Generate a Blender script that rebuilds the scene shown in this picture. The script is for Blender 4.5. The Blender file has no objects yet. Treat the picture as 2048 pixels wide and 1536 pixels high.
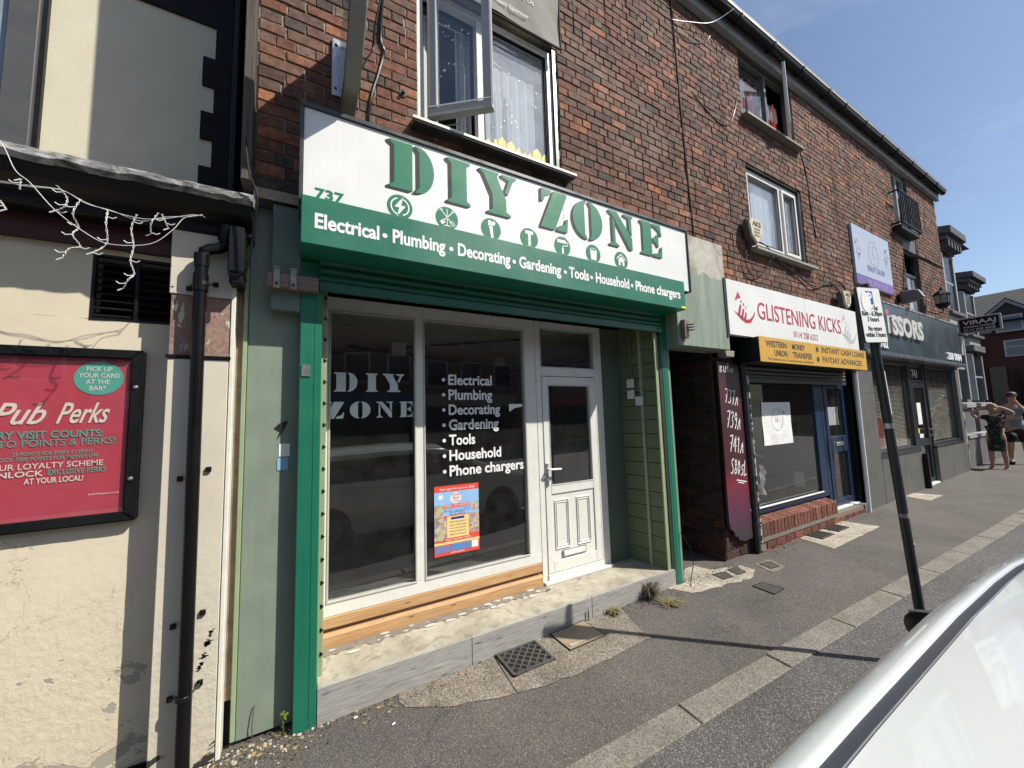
import bpy, bmesh, math, random
from mathutils import Vector, Matrix
from math import radians as R, sin, cos, pi
random.seed(7)
S = bpy.context.scene
C = S.collection

# ------------------------------------------------------------------ camera, sky, sun, exposure
cam = bpy.data.objects.new('camera', bpy.data.cameras.new('camera')); C.objects.link(cam)
cam.data.sensor_width = 36; cam.data.lens = 757 / 2048 * 36; cam.data.clip_start = .05; cam.data.clip_end = 2000
cam.matrix_world = Matrix(((0.87147693, -0.01748134, -0.49012484, 0), (-0.4895046, -0.09258236, -0.86707194, -2.48),
                           (-0.03021934, 0.99555156, -0.08924058, 1.82), (0, 0, 0, 1)))
S.camera = cam
SUN_EL, SUN_AZ = R(47.2), R(47)              # azimuth measured from the street-side normal (-y) towards +x
to_sun = Vector((sin(SUN_AZ) * cos(SUN_EL), -cos(SUN_AZ) * cos(SUN_EL), sin(SUN_EL)))
w = bpy.data.worlds.new('World'); S.world = w; w.use_nodes = True
nt = w.node_tree; bg = nt.nodes['Background']
sky = nt.nodes.new('ShaderNodeTexSky'); sky.sky_type = 'NISHITA'; sky.sun_disc = False
sky.sun_elevation = SUN_EL; sky.sun_rotation = math.atan2(to_sun.x, to_sun.y)
sky.altitude = 100; sky.air_density = 1.0; sky.dust_density = 1.0; sky.ozone_density = 2.2
bg.inputs['Strength'].default_value = .10
# a few thin streaks of high cloud
tc = nt.nodes.new('ShaderNodeTexCoord'); mp = nt.nodes.new('ShaderNodeMapping'); mp.inputs['Scale'].default_value = (1.2, 3.2, 6); mp.inputs['Rotation'].default_value = (.3, .2, .8)
nz = nt.nodes.new('ShaderNodeTexNoise'); nz.inputs['Scale'].default_value = 1.6; nz.inputs['Detail'].default_value = 7; nz.inputs['Roughness'].default_value = .62; nz.inputs['Distortion'].default_value = .7
rp = nt.nodes.new('ShaderNodeValToRGB'); rp.color_ramp.elements[0].position = .5; rp.color_ramp.elements[1].position = .95
rp.color_ramp.elements[1].color = (.24, .24, .24, 1)
mx = nt.nodes.new('ShaderNodeMixRGB'); mx.inputs[2].default_value = (7, 7.4, 8, 1)
L = nt.links
L.new(tc.outputs['Generated'], mp.inputs[0]); L.new(mp.outputs[0], nz.inputs['Vector']); L.new(nz.outputs[0], rp.inputs[0])
L.new(rp.outputs[0], mx.inputs[0]); L.new(sky.outputs[0], mx.inputs[1]); L.new(mx.outputs[0], bg.inputs[0])
sun = bpy.data.objects.new('sun', bpy.data.lights.new('sun', 'SUN')); C.objects.link(sun)
sun.data.energy = 5.0; sun.data.angle = R(.5); sun.data.color = (1, .95, .86)
sun.rotation_euler = to_sun.to_track_quat('Z', 'Y').to_euler()
S.view_settings.view_transform = 'Standard'; S.view_settings.look = 'None'; S.view_settings.gamma = 1; S.view_settings.exposure = 0.45
S.view_settings.use_curve_mapping = False

# ------------------------------------------------------------------ materials
MATS = {}
def nodes(name):
    m = bpy.data.materials.new(name); m.use_nodes = True; n = m.node_tree
    return m, n, n.nodes['Principled BSDF'], n.links
def N(n, t, **k):
    x = n.nodes.new(t)
    for a, b in k.items():
        if a in x.inputs: x.inputs[a].default_value = b
        else: setattr(x, a, b)
    return x
def c4(c): return (c[0], c[1], c[2], 1)
def ramp(n, stops, interp='LINEAR'):
    r = n.nodes.new('ShaderNodeValToRGB'); r.color_ramp.interpolation = interp
    e = r.color_ramp.elements
    while len(e) < len(stops): e.new(.5)
    for i, (p, c) in enumerate(stops):
        e[i].position = p; e[i].color = c4(c) if not isinstance(c, (int, float)) else (c, c, c, 1)
    return r
def mixc(n, fac, a, b, mode='MIX'):
    m = n.nodes.new('ShaderNodeMixRGB'); m.blend_type = mode
    for i, v in enumerate((fac, a, b)):
        if hasattr(v, 'is_linked') or isinstance(v, bpy.types.NodeSocket): n.links.new(v, m.inputs[i])
        elif isinstance(v, (int, float)): m.inputs[i].default_value = v if i == 0 else (v, v, v, 1)
        else: m.inputs[i].default_value = c4(v)
    return m.outputs[0]
def pos(n, scale=(1, 1, 1), rot=(0, 0, 0)):
    g = n.nodes.new('ShaderNodeNewGeometry'); m = n.nodes.new('ShaderNodeMapping'); m.inputs['Scale'].default_value = scale; m.inputs['Rotation'].default_value = rot
    n.links.new(g.outputs['Position'], m.inputs[0]); return m.outputs[0]
def noise(n, scale, detail=4, rough=.55, dist=0, vec=None):
    x = N(n, 'ShaderNodeTexNoise', Scale=scale, Detail=detail, Roughness=rough, Distortion=dist)
    n.links.new(vec if vec is not None else pos(n), x.inputs['Vector']); return x.outputs[0]
def bump(n, p, h, strength=.3, dist=.01):
    b = N(n, 'ShaderNodeBump', Strength=strength, Distance=dist); n.links.new(h, b.inputs['Height']); n.links.new(b.outputs[0], p.inputs['Normal'])
def M(name, col, rough=.5, var=.12, scale=6, spots=0, bmp=0, bscale=60, metal=0, spec=.5, coat=0, streak=0):
    """painted / moulded surface: base colour with faint blotches, dirt spots, optional vertical streaks and fine relief"""
    if name in MATS: return MATS[name]
    m, n, p, l = nodes(name)
    f = noise(n, scale, 6, .6)
    dark = [c * (1 - var) for c in col]; lite = [min(1, c * (1 + var * .6)) for c in col]
    r = ramp(n, [(.3, dark), (.7, lite)]); l.new(f, r.inputs[0]); out = r.outputs[0]
    if streak:
        s = noise(n, 1, 5, .6, 0, pos(n, (38, 38, 1.3))); sr = ramp(n, [(.45, 1), (.75, 1 - streak)]); l.new(s, sr.inputs[0])
        out = mixc(n, 1, out, sr.outputs[0], 'MULTIPLY')
    if spots:
        s = noise(n, 34, 6, .7); sr = ramp(n, [(.62, 1), (.74, 1 - spots)]); l.new(s, sr.inputs[0])
        out = mixc(n, 1, out, sr.outputs[0], 'MULTIPLY')
    l.new(out, p.inputs['Base Color']); p.inputs['Metallic'].default_value = metal
    rr = ramp(n, [(.3, max(0, rough - .08)), (.7, min(1, rough + .1))]); l.new(f, rr.inputs[0]); l.new(rr.outputs[0], p.inputs['Roughness'])
    p.inputs['Specular IOR Level'].default_value = spec
    if coat: p.inputs['Coat Weight'].default_value = coat; p.inputs['Coat Roughness'].default_value = .04
    if bmp: bump(n, p, noise(n, bscale, 5, .6), bmp, .004)
    MATS[name] = m; return m
def flat(name, col, rough=.6): return M(name, col, rough, .05, 9)

def glass_mat(name, tint=(.8, .82, .82), dust_haze=.03, rough=0.0, dust_haze_col=(.5, .5, .48)):
    m, n, p, l = nodes(name); n.nodes.remove(p)
    o = n.nodes['Material Output']
    t = n.nodes.new('ShaderNodeBsdfTransparent'); t.inputs[0].default_value = c4(tint)
    g = N(n, 'ShaderNodeBsdfGlossy', Roughness=rough); g.inputs[0].default_value = (1, 1, 1, 1)
    d = n.nodes.new('ShaderNodeBsdfDiffuse'); d.inputs[0].default_value = c4(dust_haze_col)
    lw = N(n, 'ShaderNodeLayerWeight', Blend=.5); pw = N(n, 'ShaderNodeMath', operation='POWER'); pw.inputs[1].default_value = 5; l.new(lw.outputs['Facing'], pw.inputs[0])
    fr = N(n, 'ShaderNodeMath', operation='MULTIPLY_ADD'); fr.inputs[1].default_value = .93; fr.inputs[2].default_value = .15; l.new(pw.outputs[0], fr.inputs[0])
    a = n.nodes.new('ShaderNodeMixShader'); b = n.nodes.new('ShaderNodeMixShader')
    l.new(fr.outputs[0], a.inputs[0]); l.new(t.outputs[0], a.inputs[1]); l.new(g.outputs[0], a.inputs[2])
    nn = noise(n, 7, 8, .7); r = ramp(n, [(.35, dust_haze * .5), (.75, dust_haze * 1.8)]); l.new(nn, r.inputs[0])
    l.new(r.outputs[0], b.inputs[0]); l.new(a.outputs[0], b.inputs[1]); l.new(d.outputs[0], b.inputs[2]); l.new(b.outputs[0], o.inputs[0])
    MATS[name] = m; return m

def brick_mat(name, stops, soot=.42, seed=0, dark=1.0):
    m, n, p, l = nodes(name)
    at = N(n, 'ShaderNodeAttribute', attribute_name='rnd'); oi = n.nodes.new('ShaderNodeObjectInfo')
    add = N(n, 'ShaderNodeMath', operation='ADD'); fr = N(n, 'ShaderNodeMath', operation='FRACT')
    l.new(at.outputs['Fac'], add.inputs[0]); l.new(oi.outputs['Random'], add.inputs[1]); l.new(add.outputs[0], fr.inputs[0])
    r = ramp(n, stops, 'CONSTANT'); l.new(fr.outputs[0], r.inputs[0])
    v = ramp(n, [(0, .72), (1, 1.15)]); m2 = N(n, 'ShaderNodeMath', operation='MULTIPLY'); m2.inputs[1].default_value = 7.31
    f2 = N(n, 'ShaderNodeMath', operation='FRACT'); l.new(fr.outputs[0], m2.inputs[0]); l.new(m2.outputs[0], f2.inputs[0]); l.new(f2.outputs[0], v.inputs[0])
    out = mixc(n, 1, r.outputs[0], v.outputs[0], 'MULTIPLY')
    a = noise(n, 22, 6, .65); ra = ramp(n, [(.36, .62), (.62, 1.15)]); l.new(a, ra.inputs[0]); out = mixc(n, 1, out, ra.outputs[0], 'MULTIPLY')
    b = noise(n, 75, 4, .7); rb = ramp(n, [(.5, 1), (.72, .42)]); l.new(b, rb.inputs[0]); out = mixc(n, .8, out, rb.outputs[0], 'MULTIPLY')
    s = noise(n, 1.1, 5, .6, .6); rs = ramp(n, [(.46, 0), (.78, soot)]); l.new(s, rs.inputs[0]); out = mixc(n, rs.outputs[0], out, (.045, .038, .034))
    q = noise(n, 1, 5, .6, .3, pos(n, (5.5, 5.5, .55))); rq = ramp(n, [(.50, 1), (.70, .55)]); l.new(q, rq.inputs[0]); out = mixc(n, .85, out, rq.outputs[0], 'MULTIPLY')
    e = noise(n, .8, 6, .65, .5, pos(n, (1, 1, 1.6), (0, 0, .7))); re_ = ramp(n, [(.56, 0), (.74, .4)]); l.new(e, re_.inputs[0]); out = mixc(n, re_.outputs[0], out, (.30, .235, .18))
    l.new(out, p.inputs['Base Color']); p.inputs['Roughness'].default_value = .88; p.inputs['Specular IOR Level'].default_value = .25
    bump(n, p, noise(n, 110, 6, .7), .45, .004)
    MATS[name] = m; return m
BR = brick_mat('old_red_brick', [(0, (.22, .10, .067)), (.18, (.175, .097, .069)), (.38, (.25, .112, .073)), (.50, (.145, .09, .07)), (.62, (.205, .11, .078)),
                                 (.76, (.34, .145, .08)), (.83, (.105, .082, .07)), (.88, (.20, .125, .095)), (.965, (.27, .185, .135))])
BR_RED = brick_mat('new_red_brick', [(0, (.20, .08, .058)), (.5, (.17, .068, .05)), (.8, (.23, .095, .07))], .3)
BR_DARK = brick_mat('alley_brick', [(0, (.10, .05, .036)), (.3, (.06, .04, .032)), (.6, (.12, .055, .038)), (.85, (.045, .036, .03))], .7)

def mortar():
    m, n, p, l = nodes('mortar')
    a = noise(n, .9, 4, .5, .4); r = ramp(n, [(.40, (.42, .36, .27)), (.60, (.13, .11, .09))])
    sx = n.nodes.new('ShaderNodeSeparateXYZ'); g = n.nodes.new('ShaderNodeNewGeometry'); l.new(g.outputs['Position'], sx.inputs[0])
    mr = N(n, 'ShaderNodeMapRange'); mr.inputs[1].default_value = 0; mr.inputs[2].default_value = 3; mr.inputs[3].default_value = -.1; mr.inputs[4].default_value = .14
    l.new(sx.outputs[0], mr.inputs[0]); ad = N(n, 'ShaderNodeMath', operation='ADD'); l.new(a, ad.inputs[0]); l.new(mr.outputs[0], ad.inputs[1]); l.new(ad.outputs[0], r.inputs[0])
    b = noise(n, 60, 4, .7); rb = ramp(n, [(.3, .6), (.7, 1.15)]); l.new(b, rb.inputs[0])
    l.new(mixc(n, 1, r.outputs[0], rb.outputs[0], 'MULTIPLY'), p.inputs['Base Color']); p.inputs['Roughness'].default_value = .95
    bump(n, p, noise(n, 90, 4, .7), .8, .008); return m
MORTAR = mortar()

def asphalt(name, base, chips, scale):
    m, n, p, l = nodes(name)
    v = N(n, 'ShaderNodeTexVoronoi', Scale=scale); l.new(pos(n), v.inputs['Vector'])
    sp = n.nodes.new('ShaderNodeSeparateColor'); l.new(v.outputs['Color'], sp.inputs[0])
    r = ramp(n, [(0, [c * .6 for c in base]), (.45, base), (.82, [c * 1.4 for c in base]), (.93, chips), (1, [min(1, c * 1.5) for c in chips])]); l.new(sp.outputs[0], r.inputs[0])
    a = noise(n, 1.3, 6, .6, .4); ra = ramp(n, [(.3, .78), (.7, 1.2)]); l.new(a, ra.inputs[0]); out = mixc(n, 1, r.outputs[0], ra.outputs[0], 'MULTIPLY')
    d = noise(n, 5, 7, .7); rd = ramp(n, [(.62, 1), (.76, .68)]); l.new(d, rd.inputs[0]); out = mixc(n, 1, out, rd.outputs[0], 'MULTIPLY')
    gv = N(n, 'ShaderNodeTexVoronoi', Scale=3.3); l.new(pos(n), gv.inputs['Vector']); gr = ramp(n, [(.045, 1), (.055, 0)]); l.new(gv.outputs['Distance'], gr.inputs[0])
    gm = noise(n, 2.1, 2, .5); gmr = ramp(n, [(.52, 0), (.56, .75)]); l.new(gm, gmr.inputs[0]); gum = mixc(n, 1, gr.outputs[0], gmr.outputs[0], 'MULTIPLY'); out = mixc(n, gum, out, [c * .42 for c in base])
    cv = N(n, 'ShaderNodeTexVoronoi', Scale=.55, feature='DISTANCE_TO_EDGE'); va = N(n, 'ShaderNodeVectorMath', operation='ADD'); wv = noise(n, 5, 6, .7); l.new(pos(n), va.inputs[0]); l.new(wv, va.inputs[1]); l.new(va.outputs[0], cv.inputs['Vector'])
    cr = ramp(n, [(.002, .45), (.006, 1)]); l.new(cv.outputs['Distance'], cr.inputs[0]); cm = noise(n, 1.1, 2, .5); cmr = ramp(n, [(.5, 0), (.55, .8)]); l.new(cm, cmr.inputs[0]); out = mixc(n, cmr.outputs[0], out, mixc(n, 1, out, cr.outputs[0], 'MULTIPLY'))
    l.new(out, p.inputs['Base Color']); p.inputs['Roughness'].default_value = .85
    bb = mixc(n, .5, v.outputs['Distance'], noise(n, 190, 3, .7)); bump(n, p, bb, .8, .006)
    MATS[name] = m; return m
ASPH = asphalt('pavement_asphalt', (.083, .076, .067), (.17, .15, .12), 230)
ASPH2 = asphalt('bay_asphalt', (.072, .069, .067), (.19, .18, .17), 190)

def concrete(name, a, b, stain=.5, sc=3, agg=0, rough=.9):
    m, n, p, l = nodes(name)
    x = noise(n, sc, 8, .65, .3); r = ramp(n, [(.3, a), (.68, b)]); l.new(x, r.inputs[0])
    y = noise(n, sc * 2.3, 8, .7, .8); ry = ramp(n, [(.5, 1), (.72, 1 - stain)]); l.new(y, ry.inputs[0]); out = mixc(n, 1, r.outputs[0], ry.outputs[0], 'MULTIPLY')
    h = noise(n, 120, 5, .7)
    if agg:
        v = N(n, 'ShaderNodeTexVoronoi', Scale=130); l.new(pos(n), v.inputs['Vector']); sp = n.nodes.new('ShaderNodeSeparateColor'); l.new(v.outputs['Color'], sp.inputs[0])
        ra = ramp(n, [(0, 1 - agg), (.5, 1), (.85, 1 + agg)]); l.new(sp.outputs[0], ra.inputs[0]); out = mixc(n, 1, out, ra.outputs[0], 'MULTIPLY'); h = v.outputs['Distance']
    l.new(out, p.inputs['Base Color']); p.inputs['Roughness'].default_value = rough; bump(n, p, h, .6, .004)
    MATS[name] = m; return m
KERB = concrete('kerb_stone', (.135, .125, .105), (.20, .185, .155), .3, 4, .35)
STEP = concrete('step_concrete', (.26, .235, .18), (.47, .43, .34), .5, 4)
AGG = concrete('exposed_aggregate', (.13, .112, .09), (.23, .20, .16), .35, 3, .5)
PALEC = concrete('pale_concrete', (.24, .215, .17), (.42, .38, .305), .45, 5, .4)
BARE = concrete('bare_lintel', (.28, .26, .21), (.45, .42, .34), .45, 5)

def render_mat(name, col, dirty, patch, zlow=.75, crack=True):
    """old painted render: dirt near the ground, peeled grey patches low down, hairline cracks"""
    m, n, p, l = nodes(name)
    x = noise(n, 3, 6, .6); r = ramp(n, [(.3, [c * .9 for c in col]), (.7, col)]); l.new(x, r.inputs[0]); out = r.outputs[0]
    g = n.nodes.new('ShaderNodeNewGeometry'); sx = n.nodes.new('ShaderNodeSeparateXYZ'); l.new(g.outputs['Position'], sx.inputs[0])
    mr = N(n, 'ShaderNodeMapRange'); mr.inputs[1].default_value = zlow + .6; mr.inputs[2].default_value = 0; mr.inputs[3].default_value = 0; mr.inputs[4].default_value = .75
    l.new(sx.outputs[2], mr.inputs[0])
    y = noise(n, 6, 8, .7, .5); ml = N(n, 'ShaderNodeMath', operation='MULTIPLY'); l.new(y, ml.inputs[0]); l.new(mr.outputs[0], ml.inputs[1])
    out = mixc(n, ml.outputs[0], out, dirty)
    mr2 = N(n, 'ShaderNodeMapRange'); mr2.inputs[1].default_value = zlow; mr2.inputs[2].default_value = zlow * .25; mr2.inputs[3].default_value = 0; mr2.inputs[4].default_value = .16
    l.new(sx.outputs[2], mr2.inputs[0]); z = noise(n, 4.2, 7, .6, .7, pos(n, (1, 1, 1.4))); ad = N(n, 'ShaderNodeMath', operation='ADD'); l.new(z, ad.inputs[0]); l.new(mr2.outputs[0], ad.inputs[1])
    rz = ramp(n, [(.69, 0), (.70, 1)]); l.new(ad.outputs[0], rz.inputs[0]); out = mixc(n, rz.outputs[0], out, patch)
    h0 = noise(n, 26, 8, .6); mb = N(n, 'ShaderNodeMapRange'); mb.inputs[1].default_value = 1.3; mb.inputs[2].default_value = .5; mb.inputs[3].default_value = .35; mb.inputs[4].default_value = 2.2
    l.new(sx.outputs[2], mb.inputs[0]); hm = N(n, 'ShaderNodeMath', operation='MULTIPLY'); l.new(h0, hm.inputs[0]); l.new(mb.outputs[0], hm.inputs[1]); h = hm.outputs[0]
    hh = mixc(n, rz.outputs[0], h, 0.1)
    if crack:
        v = N(n, 'ShaderNodeTexVoronoi', Scale=3.1, feature='DISTANCE_TO_EDGE'); wv = noise(n, 7, 5, .6)
        mp = N(n, 'ShaderNodeVectorMath', operation='ADD'); l.new(pos(n), mp.inputs[0]); l.new(wv, mp.inputs[1]); l.new(mp.outputs[0], v.inputs['Vector'])
        rv = ramp(n, [(0, .35), (.009, 1)]); l.new(v.outputs['Distance'], rv.inputs[0])
        k = noise(n, 1.7, 3, .5); rk = ramp(n, [(.46, 0), (.54, .8)]); l.new(k, rk.inputs[0]); out = mixc(n, rk.outputs[0], out, mixc(n, 1, out, rv.outputs[0], 'MULTIPLY'))
    l.new(out, p.inputs['Base Color']); p.inputs['Roughness'].default_value = .75; bump(n, p, hh, .45, .006)
    MATS[name] = m; return m
CREAM = render_mat('cream_render', (.67, .59, .44), (.42, .37, .28), (.34, .31, .25))
CREAM2 = render_mat('cream_panel', (.60, .55, .44), (.42, .37, .28), (.03, .028, .025), .3, False)
CREAMUP = M('cream_upper', (.62, .57, .43), .8, .06, 5, 0, .5, 140)
SAGE = M('sage_green_board', (.20, .25, .19), .55, .09, 5, .12, .25, 40, streak=.08)
SAGE_L = M('sage_green_light', (.27, .33, .19), .55, .1, 8, .1, .2, 50)
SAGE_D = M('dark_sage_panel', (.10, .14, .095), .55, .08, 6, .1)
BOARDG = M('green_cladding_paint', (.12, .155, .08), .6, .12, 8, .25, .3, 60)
GREEN = M('green_powder_coat', (.010, .145, .083), .40, .08, 3, .14, 0, 60, streak=.12)
GREENSH = M('shade_darkened_green', (.004, .095, .055), .35, .06, 4, .05)  # shutter green darkened so its colour carries the shade under the box
GREENPR = M('green_print', (.008, .165, .085), .5, .05, 9, spec=.3)
SHADOWPR = M('charcoal_print', (.022, .025, .028), .6, .05, 9, spec=.25)
WHITEPR = flat('white_print', (.80, .80, .78), .45)
WHITEPANEL = M('white_sign_panel', (.72, .72, .69), .4, .05, 2.5, .1, 0, streak=.05)
UPVC = M('white_upvc', (.70, .69, .64), .38, .06, 10, .3, 0, streak=.05)
UPVC2 = M('cream_upvc', (.72, .69, .60), .45, .1, 14, .3)
BLACK = M('black_gloss_paint', (.007, .0075, .008), .42, .2, 8, .1, .15, 30, spec=.3)
BLACKM = M('black_matt', (.009, .009, .010), .7, .2, 8, spec=.2)
PVCBLK = M('black_pvc_pipe', (.006, .006, .006), .28, .2, 5, spec=.22)
DKTRIM = M('dark_grey_trim', (.055, .062, .06), .35, .15, 8, .2, metal=.3)
ALU = M('aluminium', (.5, .5, .5), .35, .1, 12, .2, metal=.9)
GREYBOX = M('grey_green_metal', (.20, .205, .175), .45, .08, 3, .15, streak=.1)
LEAD, n_, p, l = nodes('weathered_lead'); a = noise(n_, 7, 8, .7, 1.2, pos(n_, (1, 2, 2.2))); r = ramp(n_, [(.36, (.03, .03, .03)), (.47, (.13, .13, .125)), (.56, (.26, .26, .25)), (.68, (.46, .46, .44))]); l.new(a, r.inputs[0]); l.new(r.outputs[0], p.inputs['Base Color']); p.inputs['Roughness'].default_value = .6; bump(n_, p, a, .8, .012)
MAROON = M('maroon_paint', (.055, .012, .010), .5, .2, 6, .2, .3, 30)
NAVY = M('navy_painted_frame', (.010, .026, .065), .35, .1, 6, .1)
SLATEBLUE = M('slate_blue_fascia', (.045, .062, .078), .3, .06, 2, .05)
ANTH = M('anthracite_frame', (.018, .021, .024), .35, .1, 6)
TILEG = M('dark_grey_stone_tile', (.10, .098, .088), .55, .1, 3, .15, .15, 60)
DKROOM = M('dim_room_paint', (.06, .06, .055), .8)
def wood(name, a, b, sc=1.0, knots=True, axis=0, rough=.6):
    m, n, p, l = nodes(name)
    s = [(1.5, 26, 26), (26, 26, 1.5)][axis]
    x = noise(n, 2.2 * sc, 6, .6, 1.2, pos(n, s)); r = ramp(n, [(.3, a), (.7, b)]); l.new(x, r.inputs[0]); out = r.outputs[0]
    if knots:
        v = N(n, 'ShaderNodeTexVoronoi', Scale=1.0); l.new(pos(n, [(4, 10, 16), (16, 10, 4)][axis]), v.inputs['Vector']); rv = ramp(n, [(.04, .3), (.14, 1)]); l.new(v.outputs['Distance'], rv.inputs[0]); out = mixc(n, 1, out, rv.outputs[0], 'MULTIPLY')
    l.new(out, p.inputs['Base Color']); p.inputs['Roughness'].default_value = rough; bump(n, p, x, .4, .003); MATS[name] = m; return m
PINE = wood('raw_pine', (.36, .20, .09), (.56, .34, .16))
GREYWOOD = wood('grey_wood_effect_tile', (.19, .185, .17), (.40, .385, .355), 1.6)
OLDWOOD = wood('weathered_block_wood', (.12, .07, .05), (.27, .2, .16), 1.2, False)
POSTWOOD = wood('weathered_post', (.035, .028, .022), (.10, .085, .07), 1.2, False, 1, .8)
GLASS = glass_mat('shop_glass', (.80, .82, .82), .022)
GLASS2 = glass_mat('window_glass', (.9, .92, .93), .02)
GLASSD = glass_mat('dirty_glare_glass', (.85, .88, .9), .22, 0, (.62, .68, .74))  # dirt film strengthened and tinted bluish to paint in the panes' bright glare
def cloth(name, col, trans=.4):
    m, n, p, l = nodes(name); p.inputs['Base Color'].default_value = c4(col); p.inputs['Roughness'].default_value = .9
    t = n.nodes.new('ShaderNodeBsdfTranslucent'); t.inputs[0].default_value = c4(col); x = n.nodes.new('ShaderNodeMixShader'); x.inputs[0].default_value = trans
    l.new(p.outputs[0], x.inputs[1]); l.new(t.outputs[0], x.inputs[2]); l.new(x.outputs[0], n.nodes['Material Output'].inputs[0]); MATS[name] = m; return m
NET = cloth('net_curtain', (.80, .84, .88), .3); CURT = cloth('white_curtain', (.75, .76, .76)); BANNER = cloth('grey_banner', (.30, .29, .26), .15)
REDCL = cloth('red_cloth', (.55, .02, .03)); WHCL = cloth('white_cloth', (.75, .75, .75))

# ------------------------------------------------------------------ mesh helpers
def wloc(o):
    v = Vector((0, 0, 0))
    while o: v += o.location; o = o.parent
    return v
def TH(name, label, cat, loc=(0, 0, 0), group=None):
    o = bpy.data.objects.new(name, None); C.objects.link(o); o.location = loc; o.empty_display_size = .1
    o['label'] = label; o['category'] = cat
    if group: o['group'] = group
    return o
def tag(o, label, cat, group=None):
    o['label'] = label; o['category'] = cat
    if group: o['group'] = group
    return o
def link(name, me, mat, parent=None, kind=None, label=None):
    if mat and not me.materials: me.materials.append(mat)
    o = bpy.data.objects.new(name, me); C.objects.link(o)
    if parent: o.parent = parent
    if kind: o['kind'] = kind
    if label: o['label'] = label
    return o
class G:
    def __init__(s): s.v = []; s.f = []; s.r = []
    def add(s, vs, fs, rnd=None):
        b = len(s.v); s.v += [tuple(x) for x in vs]; s.f += [tuple(b + i for i in f) for f in fs]
        if rnd is not None: s.r += [rnd] * len(vs)
        return s
    def box(s, x0, x1, y0, y1, z0, z1):
        return s.add([(x, y, z) for z in (z0, z1) for y in (y0, y1) for x in (x0, x1)],
                     [(0, 2, 3, 1), (4, 5, 7, 6), (0, 1, 5, 4), (2, 6, 7, 3), (0, 4, 6, 2), (1, 3, 7, 5)])
    def prism(s, pts, a, b, ax='y'):
        """pts in the plane normal to ax: y->(x,z), x->(y,z), z->(x,y)"""
        def P(p, t): return {'y': (p[0], t, p[1]), 'x': (t, p[0], p[1]), 'z': (p[0], p[1], t)}[ax]
        k = len(pts); vs = [P(p, a) for p in pts] + [P(p, b) for p in pts]
        return s.add(vs, [tuple(range(k))[::-1], tuple(range(k, 2 * k))] + [(i, (i + 1) % k, k + (i + 1) % k, k + i) for i in range(k)])
    def tube(s, pts, r, n=8, cap=True):
        pts = [Vector(p) for p in pts]; rings = []; up = Vector((.13, .31, .94))
        rr = r if isinstance(r, (list, tuple)) else [r] * len(pts)
        for i, p in enumerate(pts):
            d = (pts[min(i + 1, len(pts) - 1)] - pts[max(i - 1, 0)]).normalized()
            u = d.cross(up); u = u.normalized() if u.length > 1e-4 else d.cross(Vector((1, 0, 0))).normalized(); v = d.cross(u)
            rings.append([p + (u * cos(2 * pi * k / n) + v * sin(2 * pi * k / n)) * rr[i] for k in range(n)])
        vs = [q for g in rings for q in g]; fs = [(i * n + k, i * n + (k + 1) % n, (i + 1) * n + (k + 1) % n, (i + 1) * n + k) for i in range(len(pts) - 1) for k in range(n)]
        if cap: fs += [tuple(range(n))[::-1], tuple(range((len(pts) - 1) * n, len(pts) * n))]
        return s.add(vs, fs)
    def lathe(s, prof, c=(0, 0, 0), n=20, ax='z'):
        vs = []
        for (r, h) in prof:
            for k in range(n):
                a = 2 * pi * k / n; q = (r * cos(a), r * sin(a), h)
                if ax == 'y': q = (q[0], q[2], q[1])
                if ax == 'x': q = (q[2], q[0], q[1])
                vs.append((c[0] + q[0], c[1] + q[1], c[2] + q[2]))
        m = len(prof)
        return s.add(vs, [(i * n + k, i * n + (k + 1) % n, (i + 1) * n + (k + 1) % n, (i + 1) * n + k) for i in range(m - 1) for k in range(n)] + [tuple(range(n))[::-1], tuple(range((m - 1) * n, m * n))])
    def ell(s, c, r, n=16, m=10):
        prof = [(max(1e-3, sin(pi * i / m)), -cos(pi * i / m)) for i in range(m + 1)]; b = len(s.v); s.lathe(prof, (0, 0, 0), n)
        for i in range(b, len(s.v)): q = s.v[i]; s.v[i] = (c[0] + q[0] * r[0], c[1] + q[1] * r[1], c[2] + q[2] * r[2])
        return s
    def poly(s, pts3): return s.add(pts3, [tuple(range(len(pts3)))])
    def out(s, name, mat, parent=None, kind=None, bevel=0, smooth=False, label=None, seg=1):
        me = bpy.data.meshes.new(name); o0 = wloc(parent) if parent else Vector((0, 0, 0))
        me.from_pydata([(x - o0.x, y - o0.y, z - o0.z) for x, y, z in s.v], [], s.f)
        if s.r and len(s.r) == len(s.v):
            at = me.attributes.new('rnd', 'FLOAT', 'POINT'); at.data.foreach_set('value', s.r)
        bm = bmesh.new(); bm.from_mesh(me); bmesh.ops.recalc_face_normals(bm, faces=bm.faces)
        if bevel:
            es = [e for e in bm.edges if len(e.link_faces) == 2 and e.calc_face_angle(0) > .6]
            bmesh.ops.bevel(bm, geom=es, offset=bevel, segments=seg, affect='EDGES', clamp_overlap=True)
        bm.to_mesh(me); bm.free()
        if smooth:
            for p in me.polygons: p.use_smooth = True
            me.set_sharp_from_angle(angle=R(38))
        me.update()
        return link(name, me, mat, parent, kind, label)
class Fr:
    """a flat drawing surface: origin, across and up vectors; decals are laid out on it in metres"""
    def __init__(s, o, u=(1, 0, 0), v=(0, 0, 1)): s.o = Vector(o); s.u = Vector(u).normalized(); s.v = Vector(v).normalized(); s.n = s.u.cross(s.v).normalized()
    def at(s, a, b, h=0): return s.o + s.u * a + s.v * b + s.n * h
def FY(y): return Fr((0, y, 0))
def decal(name, fr, polys, mat, parent, h=.002, label=None):
    g = G()
    for pl in polys: g.poly([fr.at(a, b, h) for a, b in pl])
    me_o = g.out(name, mat, parent, label=label); return me_o
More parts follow.
